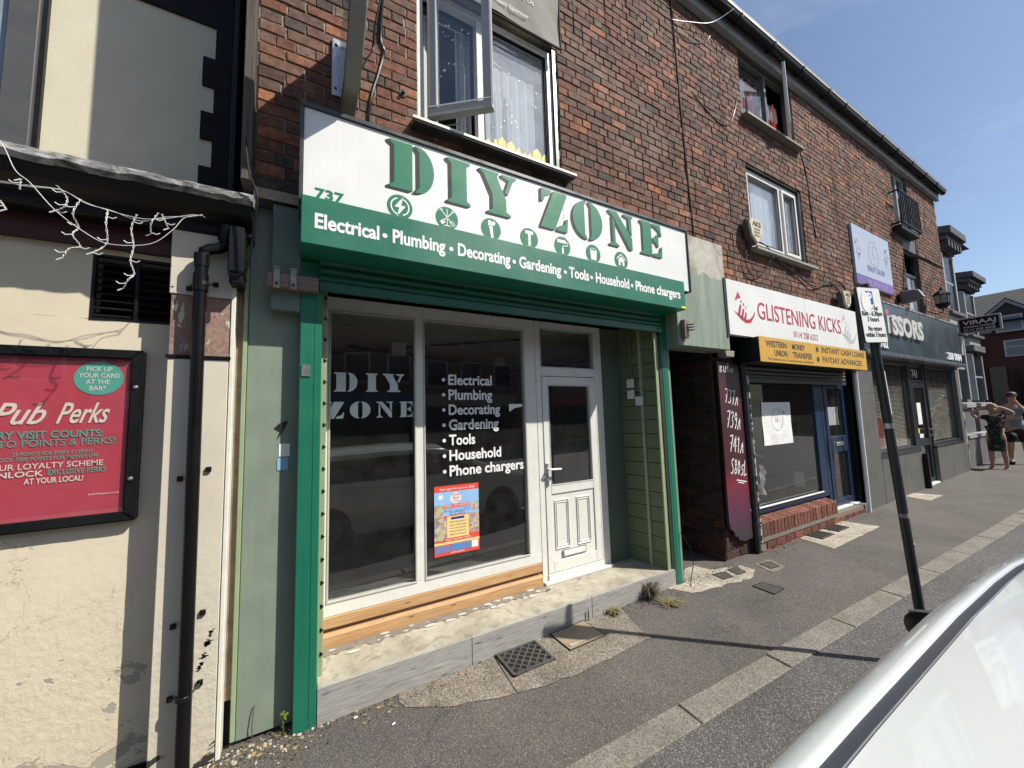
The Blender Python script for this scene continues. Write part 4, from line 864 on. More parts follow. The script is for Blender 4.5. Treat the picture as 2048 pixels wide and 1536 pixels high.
# tangle of white icicle lights hanging off the cornice
FL = TH('icicle_lights', 'tangled white string of icicle lights drooping from the pub cornice', 'fairy lights', (-.9, .06, 3.0))
WIRE = flat('white_wire', (.75, .75, .72), .4)
def smooth_pts(p, k=5):
    p = [Vector(q) for q in p]; p = [p[0]] + p + [p[-1]]; o = []
    for i in range(1, len(p) - 2):
        for j in range(k):
            t = j / k; o.append(.5 * ((2 * p[i]) + (p[i + 1] - p[i - 1]) * t + (2 * p[i - 1] - 5 * p[i] + 4 * p[i + 1] - p[i + 2]) * t * t + (3 * p[i] - p[i - 1] - 3 * p[i + 1] + p[i + 2]) * t ** 3))
    return o + [p[-2]]
main = [(-1.301, 3.217), (-1.209, 3.147), (-1.157, 3.026), (-1.109, 2.979), (-1.023, 2.867), (-.919, 2.779), (-.83, 2.739), (-.683, 2.77), (-.598, 2.864), (-.55, 2.945), (-.477, 2.977)]
top = [(-1.6, 2.98), (-1.284, 2.951), (-1.199, 2.965), (-1.123, 2.963), (-1.012, 2.975), (-.927, 2.935), (-.838, 2.914), (-.727, 2.902), (-.63, 2.925), (-.53, 2.97), (-.481, 2.976)]
g = G(); g.tube(smooth_pts([(x, .06, z) for x, z in main]), .0016, 5); g.tube(smooth_pts([(x, .07, z) for x, z in top]), .0014, 5); g.tube(smooth_pts([(x, .075, z + .012 * sin(x * 37)) for x, z in top]), .0014, 5)
g.tube([(-.48, .14, 3.0), (-.48, .06, 2.977)], .002, 4); g.out('lead_wire', WIRE, FL)
strands = [[(-1.016, 2.981), (-.987, 2.939), (-.988, 2.888), (-1.02, 2.865)], [(-.935, 2.935), (-.957, 2.858), (-.949, 2.81), (-.958, 2.758), (-.936, 2.712), (-.965, 2.687), (-.987, 2.64)], [(-.847, 2.912), (-.84, 2.835), (-.844, 2.744), (-.888, 2.684)],
           [(-.737, 2.913), (-.758, 2.841), (-.748, 2.751), (-.754, 2.671), (-.74, 2.608), (-.753, 2.567), (-.775, 2.525)], [(-.651, 2.934), (-.678, 2.873), (-.686, 2.831)], [(-.641, 2.937), (-.617, 2.874)], [(-1.192, 2.87), (-1.168, 2.828)], [(-1.145, 2.944), (-1.139, 2.99)], [(-1.24, 2.96), (-1.25, 2.86), (-1.235, 2.78)]]
rn = random.Random(3)
for s in strands:
    pts = smooth_pts([(x, .06 + rn.uniform(-.03, .02), z) for x, z in s]); g = G()
    for ph in (0, pi): g.tube([(p.x + .0035 * cos(i * 1.9 + ph), p.y + .0035 * sin(i * 1.9 + ph), p.z) for i, p in enumerate(pts)], .0014, 4)
    for i in range(3, len(pts), 6):
        p = pts[i]; d = rn.choice((-1, 1)); g.tube([p, (p.x + d * .022, p.y, p.z - .006), (p.x + d * .036, p.y, p.z + .004)], .0023, 5)
    p = pts[-1]; g.tube([p, (p.x - .02, p.y, p.z - .014)], .003, 5); g.out('light_strand', WIRE, FL)

# ================================================================== green hardware shop: sign board and roller shutter
SG = TH('shop_sign', 'white fascia sign board with big green stencil letters above the hardware shop', 'sign', (1.84, .05, 3.13))
G().box(0.0, 3.68, .05, .075, 3.13, 3.80).out('panel', WHITEPANEL, SG)
g = G(); g.box(-.024, 3.70, .035, .10, 3.802, 3.83); g.box(-.02, 3.70, .05, .25, 3.832, 3.845); g.box(-.024, -.002, .035, .12, 3.18, 3.80); g.box(3.682, 3.70, .035, .12, 3.12, 3.80); g.out('trim', DKTRIM, SG, bevel=.003)
g = G(); g.box(-.02, 3.69, .08, .26, 3.14, 3.83); g.out('backing_box', DKTRIM, SG)
G().box(2.0, 2.0016, .0485, .0495, 3.2, 3.8).out('panel_joint', SHADOWPR, SG)
f = FY(.05)
spans = [('D', .515, .83), ('I', .935, 1.115), ('Y', 1.20, 1.525), ('Z', 1.755, 2.05), ('O', 2.105, 2.455), ('N', 2.54, 2.86), ('E', 2.965, 3.28)]
face = stencil(spans, 3.425, 3.775)
g = G()
for k, (dx, dz) in enumerate([(-.030 * t / 5, -.020 * t / 5) for t in range(1, 6)]):
    for pl in face: g.poly([f.at(a + dx, b + dz, .0012 + .0001 * (5 - k)) for a, b in pl])
g.out('letter_shadow', SHADOWPR, SG)
for ch, a, b in spans:
    gg = G()
    for pl in stencil([(ch, a, b)], 3.425, 3.775): gg.poly([f.at(u, v, .003) for u, v in pl])
    gg.out('letter', GREENPR, SG)
text(G(), f, '737', .065, .232, 3.222, .062, .002, .03, 0).out('number', GREENPR, SG)
ICX = (.585, .925, 1.285, 1.635, 1.975, 2.325, 2.675); ICZ = 3.293; r = .09
for cx in ICX:
    o = decal('icon_disc', f, [circ(cx, ICZ, r - .004, 32)], GREENPR, SG, .0022)
def icon(cx, polys): decal('icon', f, [[(cx + a * r, ICZ + b * r) for a, b in pl] for pl in polys], WHITEPR, SG, .0036)
ring = circ(0, 0, .72, 40); ring_in = circ(0, 0, .62, 40)
icon(ICX[0], [[ring[i], ring[(i + 1) % 40], ring_in[(i + 1) % 40], ring_in[i]] for i in range(40) if i not in (9, 10, 11, 29, 30, 31)] + [[(.25, .85), (-.42, -.08), (-.05, -.08), (-.25, -.85), (.42, .1), (.08, .1)]])
icon(ICX[1], line([(-.5, .6), (.35, -.35)], .07) + line([(.5, .6), (-.35, -.3)], .07) + line([(0, .75), (0, -.6)], .06) + [rect(-.25, .25, -.68, -.6), [(-.62, -.38), (-.32, -.12), (-.14, -.36), (-.42, -.62)]] + line([(.2, -.3), (.5, -.65)], .05) + line([(.3, -.22), (.6, -.57)], .05) + line([(.4, -.14), (.68, -.46)], .05) + line([(-.62, .55), (-.5, .75), (-.38, .62)], .05) + line([(.62, .55), (.5, .75), (.38, .62)], .05))
icon(ICX[2], [[(-.3, .3), (.3, .35), (.42, .6), (.25, .75), (.1, .62), (-.1, .78), (-.28, .7)], [(-.22, .25), (.12, .28), (.2, -.75), (-.02, -.82)]])
icon(ICX[3], [rect(-.42, .42, .38, .68), rect(-.14, .14, .05, .38)] + [[(-.15, .0 - k * .13), (.15, .05 - k * .13), (.15, -.05 - k * .13), (-.15, -.09 - k * .13)] for k in range(6)])
icon(ICX[4], [rect(-.6, .42, .3, .62)] + line([(.42, .46), (.62, .46), (.62, .12), (.0, .02), (.0, -.2)], .08) + [rect(-.1, .12, -.75, -.18)])
icon(ICX[5], [[(-.42, .35), (.45, .35), (.36, -.65), (-.34, -.65)]] + line([(-.45, .38), (-.2, .56), (.2, .56), (.45, .38)], .06))
icon(ICX[6], [[(0, .42), (-.42, .08), (-.42, -.58), (-.14, -.58), (-.14, -.2), (.14, -.2), (.14, -.58), (.42, -.58), (.42, .08)]] + line([(-.65, .12), (0, .68), (.65, .12)], .1))

SH = TH('roller_shutter', 'green roller shutter, slats tinted dark for shade, with its printed green box above the hardware shop window', 'shutter', (1.76, .15, 0))
G().box(-.01, 3.53, 0, .30, 2.895, 3.20).out('shutter_box', GREEN, SH, bevel=.006)
G().box(-.008, 3.52, .30, .36, 2.80, 3.12).out('box_back', GREENSH, SH)
f = FY(-.0); g = G()
for t, a, b in (('Electrical', .065, .44), ('Plumbing', .525, .89), ('Decorating', .985, 1.42), ('Gardening', 1.50, 1.91), ('Tools', 1.995, 2.215), ('Household', 2.295, 2.71), ('Phone chargers', 2.795, 3.45)): text(g, f, t, a, b, 3.005, .088, .0015, .03)
for cx in (.475, .935, 1.455, 1.955, 2.245, 2.748): g.poly([f.at(a, b, .0015) for a, b in circ(cx, 3.04, .016, 14)])
g.out('lettering', WHITEPR, SH)
G().box(3.455, 3.525, -.003, -.0005, 2.905, 2.928).out('maker_sticker', flat('yellow_sticker2', (.65, .62, .03)), SH)
for k in range(5):
    z0 = 2.758 + k * .056; vs = [(.255 - .016 * sin(pi * i / 8), z0 + .054 * i / 8) for i in range(9)] + [(.268, z0 + .054), (.268, z0)]
    G().prism(vs, .105, 3.45, 'x').out('slat', GREENSH, SH, smooth=True)
G().box(.105, 3.45, .240, .272, 2.695, 2.757).out('bottom_rail', GREENSH, SH, bevel=.003)
for a, b, s_ in ((-.002, .125, 1), (3.435, 3.535, 0)):
    g = G(); g.box(a, b, .27, .36, gz(a) - .01, 2.893); o = g.out('guide_rail', GREEN, SH, bevel=.005)
    G().box(a + .085 if s_ else a + .03, (a + .087) if s_ else a + .033, .268, .2705, gz(a) + .01, 2.84).out('rail_crease', GREENSH, SH)
G().box(3.395, 3.434, .275, .36, .05, 2.86).out('rail_channel', M('black_rubber_channel', (.02, .025, .022), .6), SH)
G().box(3.536, 3.575, .285, .40, gz(3.5), 2.54).out('outer_batten', SAGE, B1)

# bits fixed to the shopfront
t = TH('timber_packer', 'weathered wooden block carrying two rusty brackets left of the shutter', 'bracket', (-.04, .22, 2.72))
G().box(-.185, .10, .205, .272, 2.675, 2.765).out('block', OLDWOOD, t, bevel=.004)
for a in (-.15, -.06):
    g = G(); g.box(a, a + .035, .192, .204, 2.665, 2.79); g.box(a - .002, a + .037, .187, .20, 2.785, 2.80); g.out('bracket', M('worn_bracket', (.33, .31, .27), .5, .3, 20, .5, metal=.4), t, bevel=.003)
    G().lathe([(.004, -.008), (.010, -.005), (.010, 0)], (a + .018, .192, 2.69), 10, 'y').out('bolt', DKTRIM, t)
t = TH('timber_packer', 'small wooden block with a rusty hook right of the shutter', 'bracket', (3.62, .2, 2.7))
G().box(3.585, 3.66, .07, .119, 2.62, 2.82).out('block', OLDWOOD, t, bevel=.004)
g = G()
for k in range(3): g.tube([(3.62, .07, 2.70 + k * .03), (3.66, .03, 2.70 + k * .03), (3.70, .04, 2.71 + k * .035)], .008, 5)
g.out('hook', DKTRIM, t)
t = tag(G().box(.012, .062, .262, .2695, 2.125, 2.20).out('key_plate', ALU, None, bevel=.002), 'shiny metal key switch plate on the left green shutter rail', 'switch plate')
t = tag(G().box(-.105, -.045, .361, .3645, 1.62, 1.70).out('sticker', WHITEPR, None), 'white sticker on the sage green pilaster', 'sticker')
t = tag(G().box(-.112, -.052, .361, .3645, 1.535, 1.612).out('sticker', flat('pale_blue_print', (.22, .45, .62)), None), 'pale blue sticker under the white one on the sage green pilaster', 'sticker')
t = tag(G().poly([(-.135, .362, 1.80), (-.10, .358, 1.835), (-.055, .362, 1.845), (-.09, .357, 1.77), (-.12, .363, 1.72), (-.1, .36, 1.78)]).out('torn_tape', SHADOWPR, None), 'torn scrap of black and white tape on the sage green pilaster', 'tape')
# vinyl on the shop window
DEC = WHITEPR; f = FY(.75)
VF = M('frosted_vinyl', (.62, .66, .66), .5)
V1 = TH('window_lettering', 'white stencil lettering on the left pane of the hardware shop', 'lettering', (.5, .75, 2.0))
f = FY(.742)
decal('top_word', f, stencil([('D', .235, .405), ('I', .47, .56), ('Y', .60, .775)], 2.065, 2.215), VF, V1)
decal('bottom_word', f, stencil([('Z', .165, .31), ('O', .35, .505), ('N', .55, .68), ('E', .735, .85)], 1.855, 1.985), VF, V1)
V2 = TH('window_lettering', 'white bullet list of goods on the middle pane of the hardware shop', 'lettering', (1.5, .75, 1.7))
for k, (t, b) in enumerate((('Electrical', 1.60), ('Plumbing', 1.60), ('Decorating', 1.68), ('Gardening', 1.66), ('Tools', 1.415), ('Household', 1.68), ('Phone chargers', 1.925))):
    z = 2.135 - k * .1345; g = G(); text(g, f, t, 1.165 + (b - 1.165) * 0, b, z, .088, .002, .025); g.poly([f.at(u, v, .002) for u, v in circ(1.12, z + .042, .016, 14)]); g.out('list_line', WHITEPR, V2)
t = tag(decal('tape_scrap', f, [[(1.78, 1.955), (1.93, 1.955), (1.93, 1.93), (1.84, 1.915), (1.78, 1.88)]], WHITEPR, None, .002), 'torn white tape scrap beside the goods list on the middle pane', 'tape')
# flyer
FLY = TH('flyer', 'colourful summer beach club flyer stuck low on the middle pane', 'poster', (1.23, .745, .95))
f = Fr((1.02, .7415, .665), (1, 0, -.01), (0.005, 0, 1)); W_, H_ = .415, .585
def R_(a, b, c, d): return [(a * W_, c * H_), (b * W_, c * H_), (b * W_, d * H_), (a * W_, d * H_)]
RED_ = flat('flyer_red', (.75, .08, .06), .3); BLU = flat('flyer_blue', (.10, .25, .55), .3); YEL = flat('flyer_sand', (.85, .62, .25), .3); SKYB = flat('flyer_sky', (.30, .50, .75), .3); NV = flat('flyer_navy', (.03, .05, .2), .3)
decal('paper', f, [R_(0, 1, 0, 1)], RED_, FLY, .001)
decal('sky_picture', f, [R_(0, 1, .56, .91)], SKYB, FLY, .0016)
decal('sand_panel', f, [R_(.27, .76, .24, .55), R_(.0, 1, .155, .19)], YEL, FLY, .0022)
m, n_, p, l = nodes('flyer_photos'); v = N(n_, 'ShaderNodeTexVoronoi', Scale=38); l.new(pos(n_), v.inputs['Vector']); hs = N(n_, 'ShaderNodeHueSaturation', Saturation=.9, Value=.65); l.new(v.outputs['Color'], hs.inputs['Color'])
l.new(mixc(n_, .45, hs.outputs[0], (.55, .42, .25)), p.inputs['Base Color']); p.inputs['Roughness'].default_value = .3
decal('photo_strip', f, [R_(0, .26, .22, .53), R_(0, .2, .54, .72), R_(.77, 1, .27, .56), R_(.82, 1, .60, .72)], m, FLY, .002)
decal('blue_blocks', f, [R_(.02, .1, .045, .145), R_(.125, .21, .045, .145), R_(.235, .32, .045, .145), R_(.36, .66, .05, .15), R_(.68, .8, .05, .15), R_(.22, .78, .62, .66), R_(.34, .68, .565, .61)], BLU, FLY, .0024)
decal('red_banner', f, [R_(.18, .80, .675, .72)], RED_, FLY, .0026)
decal('sun_burst', f, [starp(.14 * W_, .84 * H_, .035, 9), circ(.47 * W_, .81 * H_, .052, 24, rz=.045), R_(.82, .97, .05, .15)], WHITEPR, FLY, .0022)
g = G()
for t, a, b, z, c_ in (('Back again for summer 2026', .12, .9, .935, .03), ('17TH JULY - 31ST AUGUST 2026', .2, .79, .685, .028), ('SHEFFIELD', .25, .76, .63, .024), ('OPEN DAILY 12-6PM', .36, .67, .575, .022), ('BOOK YOUR FREE TICKETS', .25, .8, .205, .022), ('CENTRE, SHEFFIELD', .35, .65, .02, .018)): text(g, f, t, a * W_, b * W_, z * H_, c_ * H_ * 1.0, .003, .01)
g.out('white_lettering', WHITEPR, FLY)
g = G()
for t, a, b, z in (('Summer', .38, .58, .845), ('Beach', .4, .56, .80), ('Club', .41, .55, .755)): text(g, f, t, a * W_, b * W_, z * H_, .035 * H_, .003, .01, .3)
g.out('red_lettering', RED_, FLY)
g = G(); g.poly([f.at(*q, .0026) for q in R_(.36, .66, .50, .535)])
for k in range(5): text(g, f, ['DEEP SAND BEACH', 'BEACH SIDE RIDES', 'FUN FAIR GAMES', 'MINI GOLF PADDLING POOL', 'FREE OF CHARGE'][k], .33 * W_, .70 * W_, (.455 - k * .045) * H_, .018 * H_, .003)
g.out('navy_lettering', NV, FLY)

# ---------------------------------------------------------------- things fixed high on the hardware shop's wall
t = TH('hanging_banner', 'weathered grey fabric banner with faded white lettering beside the first-floor window', 'banner', (1.8, .2, 5.6))
g = G(); vs = []; n1, n2 = 24, 22
for j in range(n2 + 1):
    for i in range(n1 + 1):
        u, v = i / n1, j / n2; x = .95 + 1.22 * u; z = 5.40 + 1.1 * v - (.02 * sin(u * 9)) * (1 - v); vs.append((x, .19 + .006 * sin(u * 13 + v * 6) + .004 * sin(v * 11 - u * 7) + .002 * sin((u + v) * 27), z))
g.add(vs, [(j * (n1 + 1) + i, j * (n1 + 1) + i + 1, (j + 1) * (n1 + 1) + i + 1, (j + 1) * (n1 + 1) + i) for j in range(n2) for i in range(n1)]); g.out('cloth', BANNER, t, smooth=True)
f = FY(.1765); g = G()
for s_, a, b, z, c_ in (('INK', 1.66, 1.78, 5.93, .045), ('TATTOO', 1.60, 1.84, 5.86, .045), ('STUDIO', 1.61, 1.83, 5.79, .045), ('Book Us', 1.62, 1.86, 5.67, .05), ('Contact Spencer', 1.36, 1.80, 5.50, .04)): text(g, f, s_, a, b, z, c_, 0, .01)
g.out('lettering', M('faded_print', (.55, .55, .53), .7), t)
g = G(); g.tube([(2.17, .19, 5.35), (2.17, .19, 6.5)], .008, 5); g.tube([(.94, .19, 5.385), (2.18, .19, 5.385)], .01, 5); g.out('hem', BLACKM, t)
t = TH('projecting_sign', 'grey projecting box sign sticking out above the white fascia, seen from beneath', 'sign', (.25, .2, 4.0))
g = G(); g.prism([(.20, 3.93), (.20, 4.53), (-.28, 4.54), (-.5, 4.95), (-1.0, 5.6), (-1.05, 5.2), (-.62, 4.55), (-.40, 4.18), (-.24, 4.02), (-.08, 3.95)], .215, .305, 'x'); g.out('sign_box', GREYBOX, t, bevel=.008)
g = G(); g.prism([(.17, 3.97), (.17, 4.50), (-.26, 4.51), (-.5, 4.9), (-.6, 4.62), (-.38, 4.22), (-.22, 4.05), (-.08, 3.98)], .209, .2148, 'x'); g.out('sign_face', M('glossy_grey_face', (.16, .16, .15), .12), t)
G().box(.160, .212, .225, .24, 4.10, 4.53).out('wall_bracket', ALU, t, bevel=.004)
for z in (4.15, 4.48): G().lathe([(.003, -.01), (.009, -.006), (.009, 0)], (.186, .226, z), 10, 'y').out('bolt', DKTRIM, t)
t = tag(G().lathe([(.003, -.04), (.012, -.04), (.012, -.012), (.03, -.012), (.034, 0)], (.655, .25, 4.325), 16, 'y').out('pipe_end', DKTRIM, None, smooth=True), 'small round metal pipe outlet on the brick left of the open window', 'pipe')
def cable(label, pts, r=.006, mat=None, smooth=True):
    g = G(); g.tube(smooth_pts(pts, 6) if smooth else pts, r, 6); return tag(g.out('cable', mat or BLACK, None, smooth=True), label, 'cable')
cable('thick black cable running down the brick between the projecting sign and the open window', [(.51, .235, 5.1), (.488, .235, 4.72), (.513, .235, 4.60), (.478, .235, 4.42), (.434, .235, 4.24), (.411, .235, 4.07), (.421, .235, 3.85)], .010)
cable('thin brown cable looping beside the thick black cable by the projecting sign', [(.50, .24, 5.1), (.45, .24, 4.75), (.44, .24, 4.6), (.40, .24, 4.5), (.36, .24, 4.4)], .006)
cable('long straight black cable down the brick wall above the bare lintel', [(3.96, .24, 7.1), (4.02, .24, 6.75), (4.05, .24, 5.6), (4.07, .24, 5.0), (4.108, .24, 4.1), (4.12, .24, 3.84)], .011)
cable('thin grey cable looped under the eaves at the top of the long straight cable', [(3.99, .22, 6.72), (4.27, .2, 6.82), (4.72, .15, 7.0), (5.0, .0, 7.2)], .005, ALU)
cable('slack black cable hanging across the brick left of the top floor flag window', [(4.0, .24, 6.66), (4.3, .24, 6.6), (4.7, .24, 6.8), (4.9, .24, 7.1)], .005)
cable('twisted dark cable at the left foot of the flag window', [(4.3, .24, 5.9), (4.75, .24, 5.70), (5.05, .24, 5.72), (5.25, .24, 6.0), (5.35, .24, 6.26)], .007)
cable('black cables looping off the end of the pub cornice', [(-.30, .08, 3.5), (-.27, .05, 3.27), (-.235, .06, 3.17), (-.242, .08, 3.0), (-.257, .1, 2.856), (-.275, .12, 2.736), (-.318, .15, 2.70), (-.37, .16, 2.70)], .007)
cable('black cable loop under the cream alarm box', [(5.33, .2, 4.12), (5.615, .2, 4.13), (5.792, .2, 4.02), (5.613, .21, 3.74), (5.285, .21, 3.63), (5.133, .21, 3.79), (5.2, .2, 4.02)], .007)
cable('black cable sagging along the brick above the white trainer shop sign', [(5.8, .22, 4.06), (6.023, .22, 3.97), (6.576, .22, 3.84), (7.028, .21, 3.74), (7.7, .2, 3.93), (8.05, .2, 3.90), (8.119, .2, 3.83), (8.115, .2, 3.653)], .011)
cable('thin black cable sticking out at the foot of the right shutter rail', [(3.56, .28, .55), (3.61, .22, .42), (3.63, .2, .27), (3.57, .2, .08), (3.50, .15, .055)], .004)
cable('black cable down the brick wall from the flag window sill', [(7.10, .24, 6.0), (7.22, .24, 5.7), (7.28, .24, 5.0), (7.35, .24, 4.6)], .009)

def alarm(label, x, y, z, s=1.0):
    t = TH('alarm_box', label, 'alarm box', (x, y, z)); a = .17 * s
    pts = [(x - a * .75, z + a), (x + a * .75, z + a), (x + a, z + a * .45), (x + a * .8, z - a * .5), (x, z - a * 1.15), (x - a * .8, z - a * .5), (x - a, z + a * .45)]
    G().prism(pts, y, y + .07, 'y').out('back_case', M('dark_case', (.07, .07, .065), .5), t, bevel=.012)
    c = [(x + (p - x) * .95, z + (q - z) * .95) for p, q in pts]
    G().prism(c, y - .035, y - .001, 'y').out('front_cover', M('aged_cream_plastic', (.60, .54, .38), .4, .08, 8, .2), t, bevel=.012)
    f = FY(y - .035); text(G(), f, 'AKS', x - a * .6, x + a * .6, z + a * .3, a * .4, .002, .03).out('lettering', SHADOWPR, t); g = G()
    for k in range(3): text(g, f, ['24 HOUR', 'SECURITY', '258 312'][k], x - a * .45, x + a * .45, z - a * (.02 + .26 * k), a * .16, .002, .02)
    g.out('small_lettering', SHADOWPR, t)
alarm('cream alarm box on the brick below the left of the net-curtained first floor window', 5.30, .15, 4.22, 1.0)
alarm('small cream alarm box standing on top of the trainer shop sign', 7.85, .12, 3.60, .85)

# flags in the second-floor window
t = TH('flag', 'white and red cross flag hung inside the top floor window, left part', 'flag', (5.9, .42, 6.5))
def flag(t, x0, x1, z0, z1, y):
    n1 = 26; vs = []; zz = [z0, z0 + (z1 - z0) * .40, z0 + (z1 - z0) * .60, z1]
    for q, (a, b, m_) in enumerate(((0, 1, WHCL), (1, 2, REDCL), (2, 3, WHCL))):
        g = G(); v = []
        for i in range(n1 + 1):
            x = x0 + (x1 - x0) * i / n1; d = .025 * sin(i * .9) + .01 * sin(i * 2.1)
            v += [(x, y + d, zz[a] + .02 * sin(i * .5)), (x, y + d * .7, zz[b] + .02 * sin(i * .5))]
        g.add(v, [(2 * i, 2 * i + 2, 2 * i + 3, 2 * i + 1) for i in range(n1)]); g.out(('lower_white', 'red_bar', 'upper_white')[q], m_, t)
    G().box(x0 + (x1 - x0) * .62, x0 + (x1 - x0) * .72, y - .045, y - .035, z0, z1).out('red_upright', REDCL, t)
flag(t, 5.53, 6.24, 6.10, 6.93, .42)
t = TH('flag', 'crumpled white and red cross flag in the open right half of the top floor window', 'flag', (6.5, .40, 6.4)); flag(t, 6.33, 6.75, 6.08, 6.75, .40)

# painted board in front of the pier, with sprayed house numbers
def graffiti():
    m, n, p, l = nodes('sprayed_board'); g = n.nodes.new('ShaderNodeNewGeometry'); sx = n.nodes.new('ShaderNodeSeparateXYZ'); l.new(g.outputs['Position'], sx.inputs[0])
    a = noise(n, 3, 5, .6); ml = N(n, 'ShaderNodeMath', operation='MULTIPLY'); ml.inputs[1].default_value = .5; l.new(a, ml.inputs[0]); ad = N(n, 'ShaderNodeMath', operation='ADD'); l.new(sx.outputs[2], ad.inputs[0]); l.new(ml.outputs[0], ad.inputs[1])
    mr = N(n, 'ShaderNodeMapRange'); mr.inputs[1].default_value = .3; mr.inputs[2].default_value = 2.7; l.new(ad.outputs[0], mr.inputs[0])
    r = ramp(n, [(.12, (.035, .03, .034)), (.24, (.08, .022, .055)), (.36, (.17, .016, .035)), (.48, (.05, .008, .016)), (.66, (.045, .011, .018)), (.85, (.07, .016, .022)), (.95, (.04, .015, .022))]); l.new(mr.outputs[0], r.inputs[0])
    s = noise(n, 70, 3, .8); rs_ = ramp(n, [(.60, 0), (.70, .6)]); l.new(s, rs_.inputs[0]); l.new(mixc(n, rs_.outputs[0], r.outputs[0], (.35, .2, .25)), p.inputs['Base Color']); p.inputs['Roughness'].default_value = .4; return m
t = TH('painted_board', 'dark red spray-painted board with white house numbers beside the alley', 'board', (4.65, .25, .3))
G().prism([(4.43, 2.44), (4.88, 2.40), (4.90, 1.4), (4.88, .27), (4.72, .255), (4.60, .29), (4.575, .34), (4.53, .33), (4.50, .41), (4.45, .43), (4.42, .52), (4.43, 1.4)], .27, .30, 'y').out('board', graffiti(), t, bevel=.004)
f = FY(.27)
ST = {'7': [[(0, .95), (.8, 1), (.35, 0)], [(.2, .5), (.7, .52)]], '3': [[(.1, .9), (.5, 1), (.75, .8), (.4, .55), (.8, .3), (.5, 0), (.05, .1)]], '9': [[(.75, .75), (.4, 1), (.1, .7), (.4, .5), (.75, .75), (.7, .3), (.4, 0)]], 'A': [[(0, 0), (.4, 1), (.8, 0)], [(.15, .4), (.65, .4)]],
      '4': [[(.6, 0), (.6, 1), (0, .35), (.9, .35)]], '1': [[(.2, .8), (.45, 1), (.45, 0)]], 'S': [[(.8, .9), (.4, 1), (.1, .75), (.7, .35), (.5, 0), (0, .1)]], '8': [[(.4, .5), (.1, .75), (.4, 1), (.7, .75), (.4, .5), (.05, .2), (.4, 0), (.8, .2), (.4, .5)]], '0': [[(.4, 1), (.05, .6), (.3, 0), (.75, .4), (.4, 1)]], 'L': [[(.1, 1), (.05, 0), (.8, .1)]], 'B': [[(0, 0), (0, 1), (.6, .8), (0, .55), (.7, .25), (0, 0)]], 'O': [[(.4, 1), (.05, .6), (.3, 0), (.75, .4), (.4, 1)]], 'N': [[(0, 0), (.1, 1), (.6, 0), (.75, 1)]], 'U': [[(0, 1), (.1, .1), (.5, 0), (.7, 1)]]}
def strokes(f, t, x0, x1, z, h, w_, lean=.12, drop=-.02):
    out = []; k = len(t); cw = (x1 - x0) / k
    for i, ch in enumerate(t):
        for s in ST.get(ch, []): out += line([(x0 + cw * i + a * cw * .95 + b * h * lean, z + b * h * (.7 if i == 3 else 1) + drop * i) for a, b in s], w_)
    return out
P_ = strokes(f, '737A', 4.52, 4.80, 1.93, .17, .012, .22, -.012) + strokes(f, '739A', 4.52, 4.81, 1.63, .20, .013, .22, -.012) + strokes(f, '741A', 4.54, 4.83, 1.34, .19, .014, .22, -.012) + strokes(f, 'S80SL', 4.53, 4.86, 1.07, .18, .013, .2, -.012) + line([(4.64, .99), (4.84, .95)], .012) + line([(4.67, .96), (4.79, .935)], .010) + strokes(f, 'BUON', 4.47, 4.76, 2.30, .08, .008, drop=0)
decal('sprayed_numbers', f, P_, WHITEPR, t, .0015)
t = TH('pipe', 'worn black and white painted pipe between the red board and the trainer shop window', 'pipe', (4.94, .24, .15))
g = G(); g.tube([(4.945, .26, .10), (4.945, .26, 2.42)], .038, 12); g.out('pipe_body', M('flaking_black_pipe', (.03, .03, .03), .5, .5, 14, .3), t, smooth=True)
m, n_, p, l = nodes('flaking_white'); a = noise(n_, 13, 5, .7); r = ramp(n_, [(.50, (.03, .03, .03)), (.53, (.62, .6, .57))]); l.new(a, r.inputs[0]); l.new(r.outputs[0], p.inputs['Base Color'])
g = G(); g.tube([(4.985, .235, .20), (4.985, .235, 2.3)], .016, 8); g.out('white_strip', m, t)
t = TH('downpipe', 'thin pale downpipe between the blue shop door and the grey stone salon tiles', 'pipe', (8.22, .2, .1)); g = G(); g.tube([(8.12, .2, .12), (8.16, .2, 2.4)], .026, 8); g.tube([(8.14, .2, 1.0), (8.19, .2, 1.0)], .014, 6); g.out('pipe_body', WHITEPR, t, smooth=True)

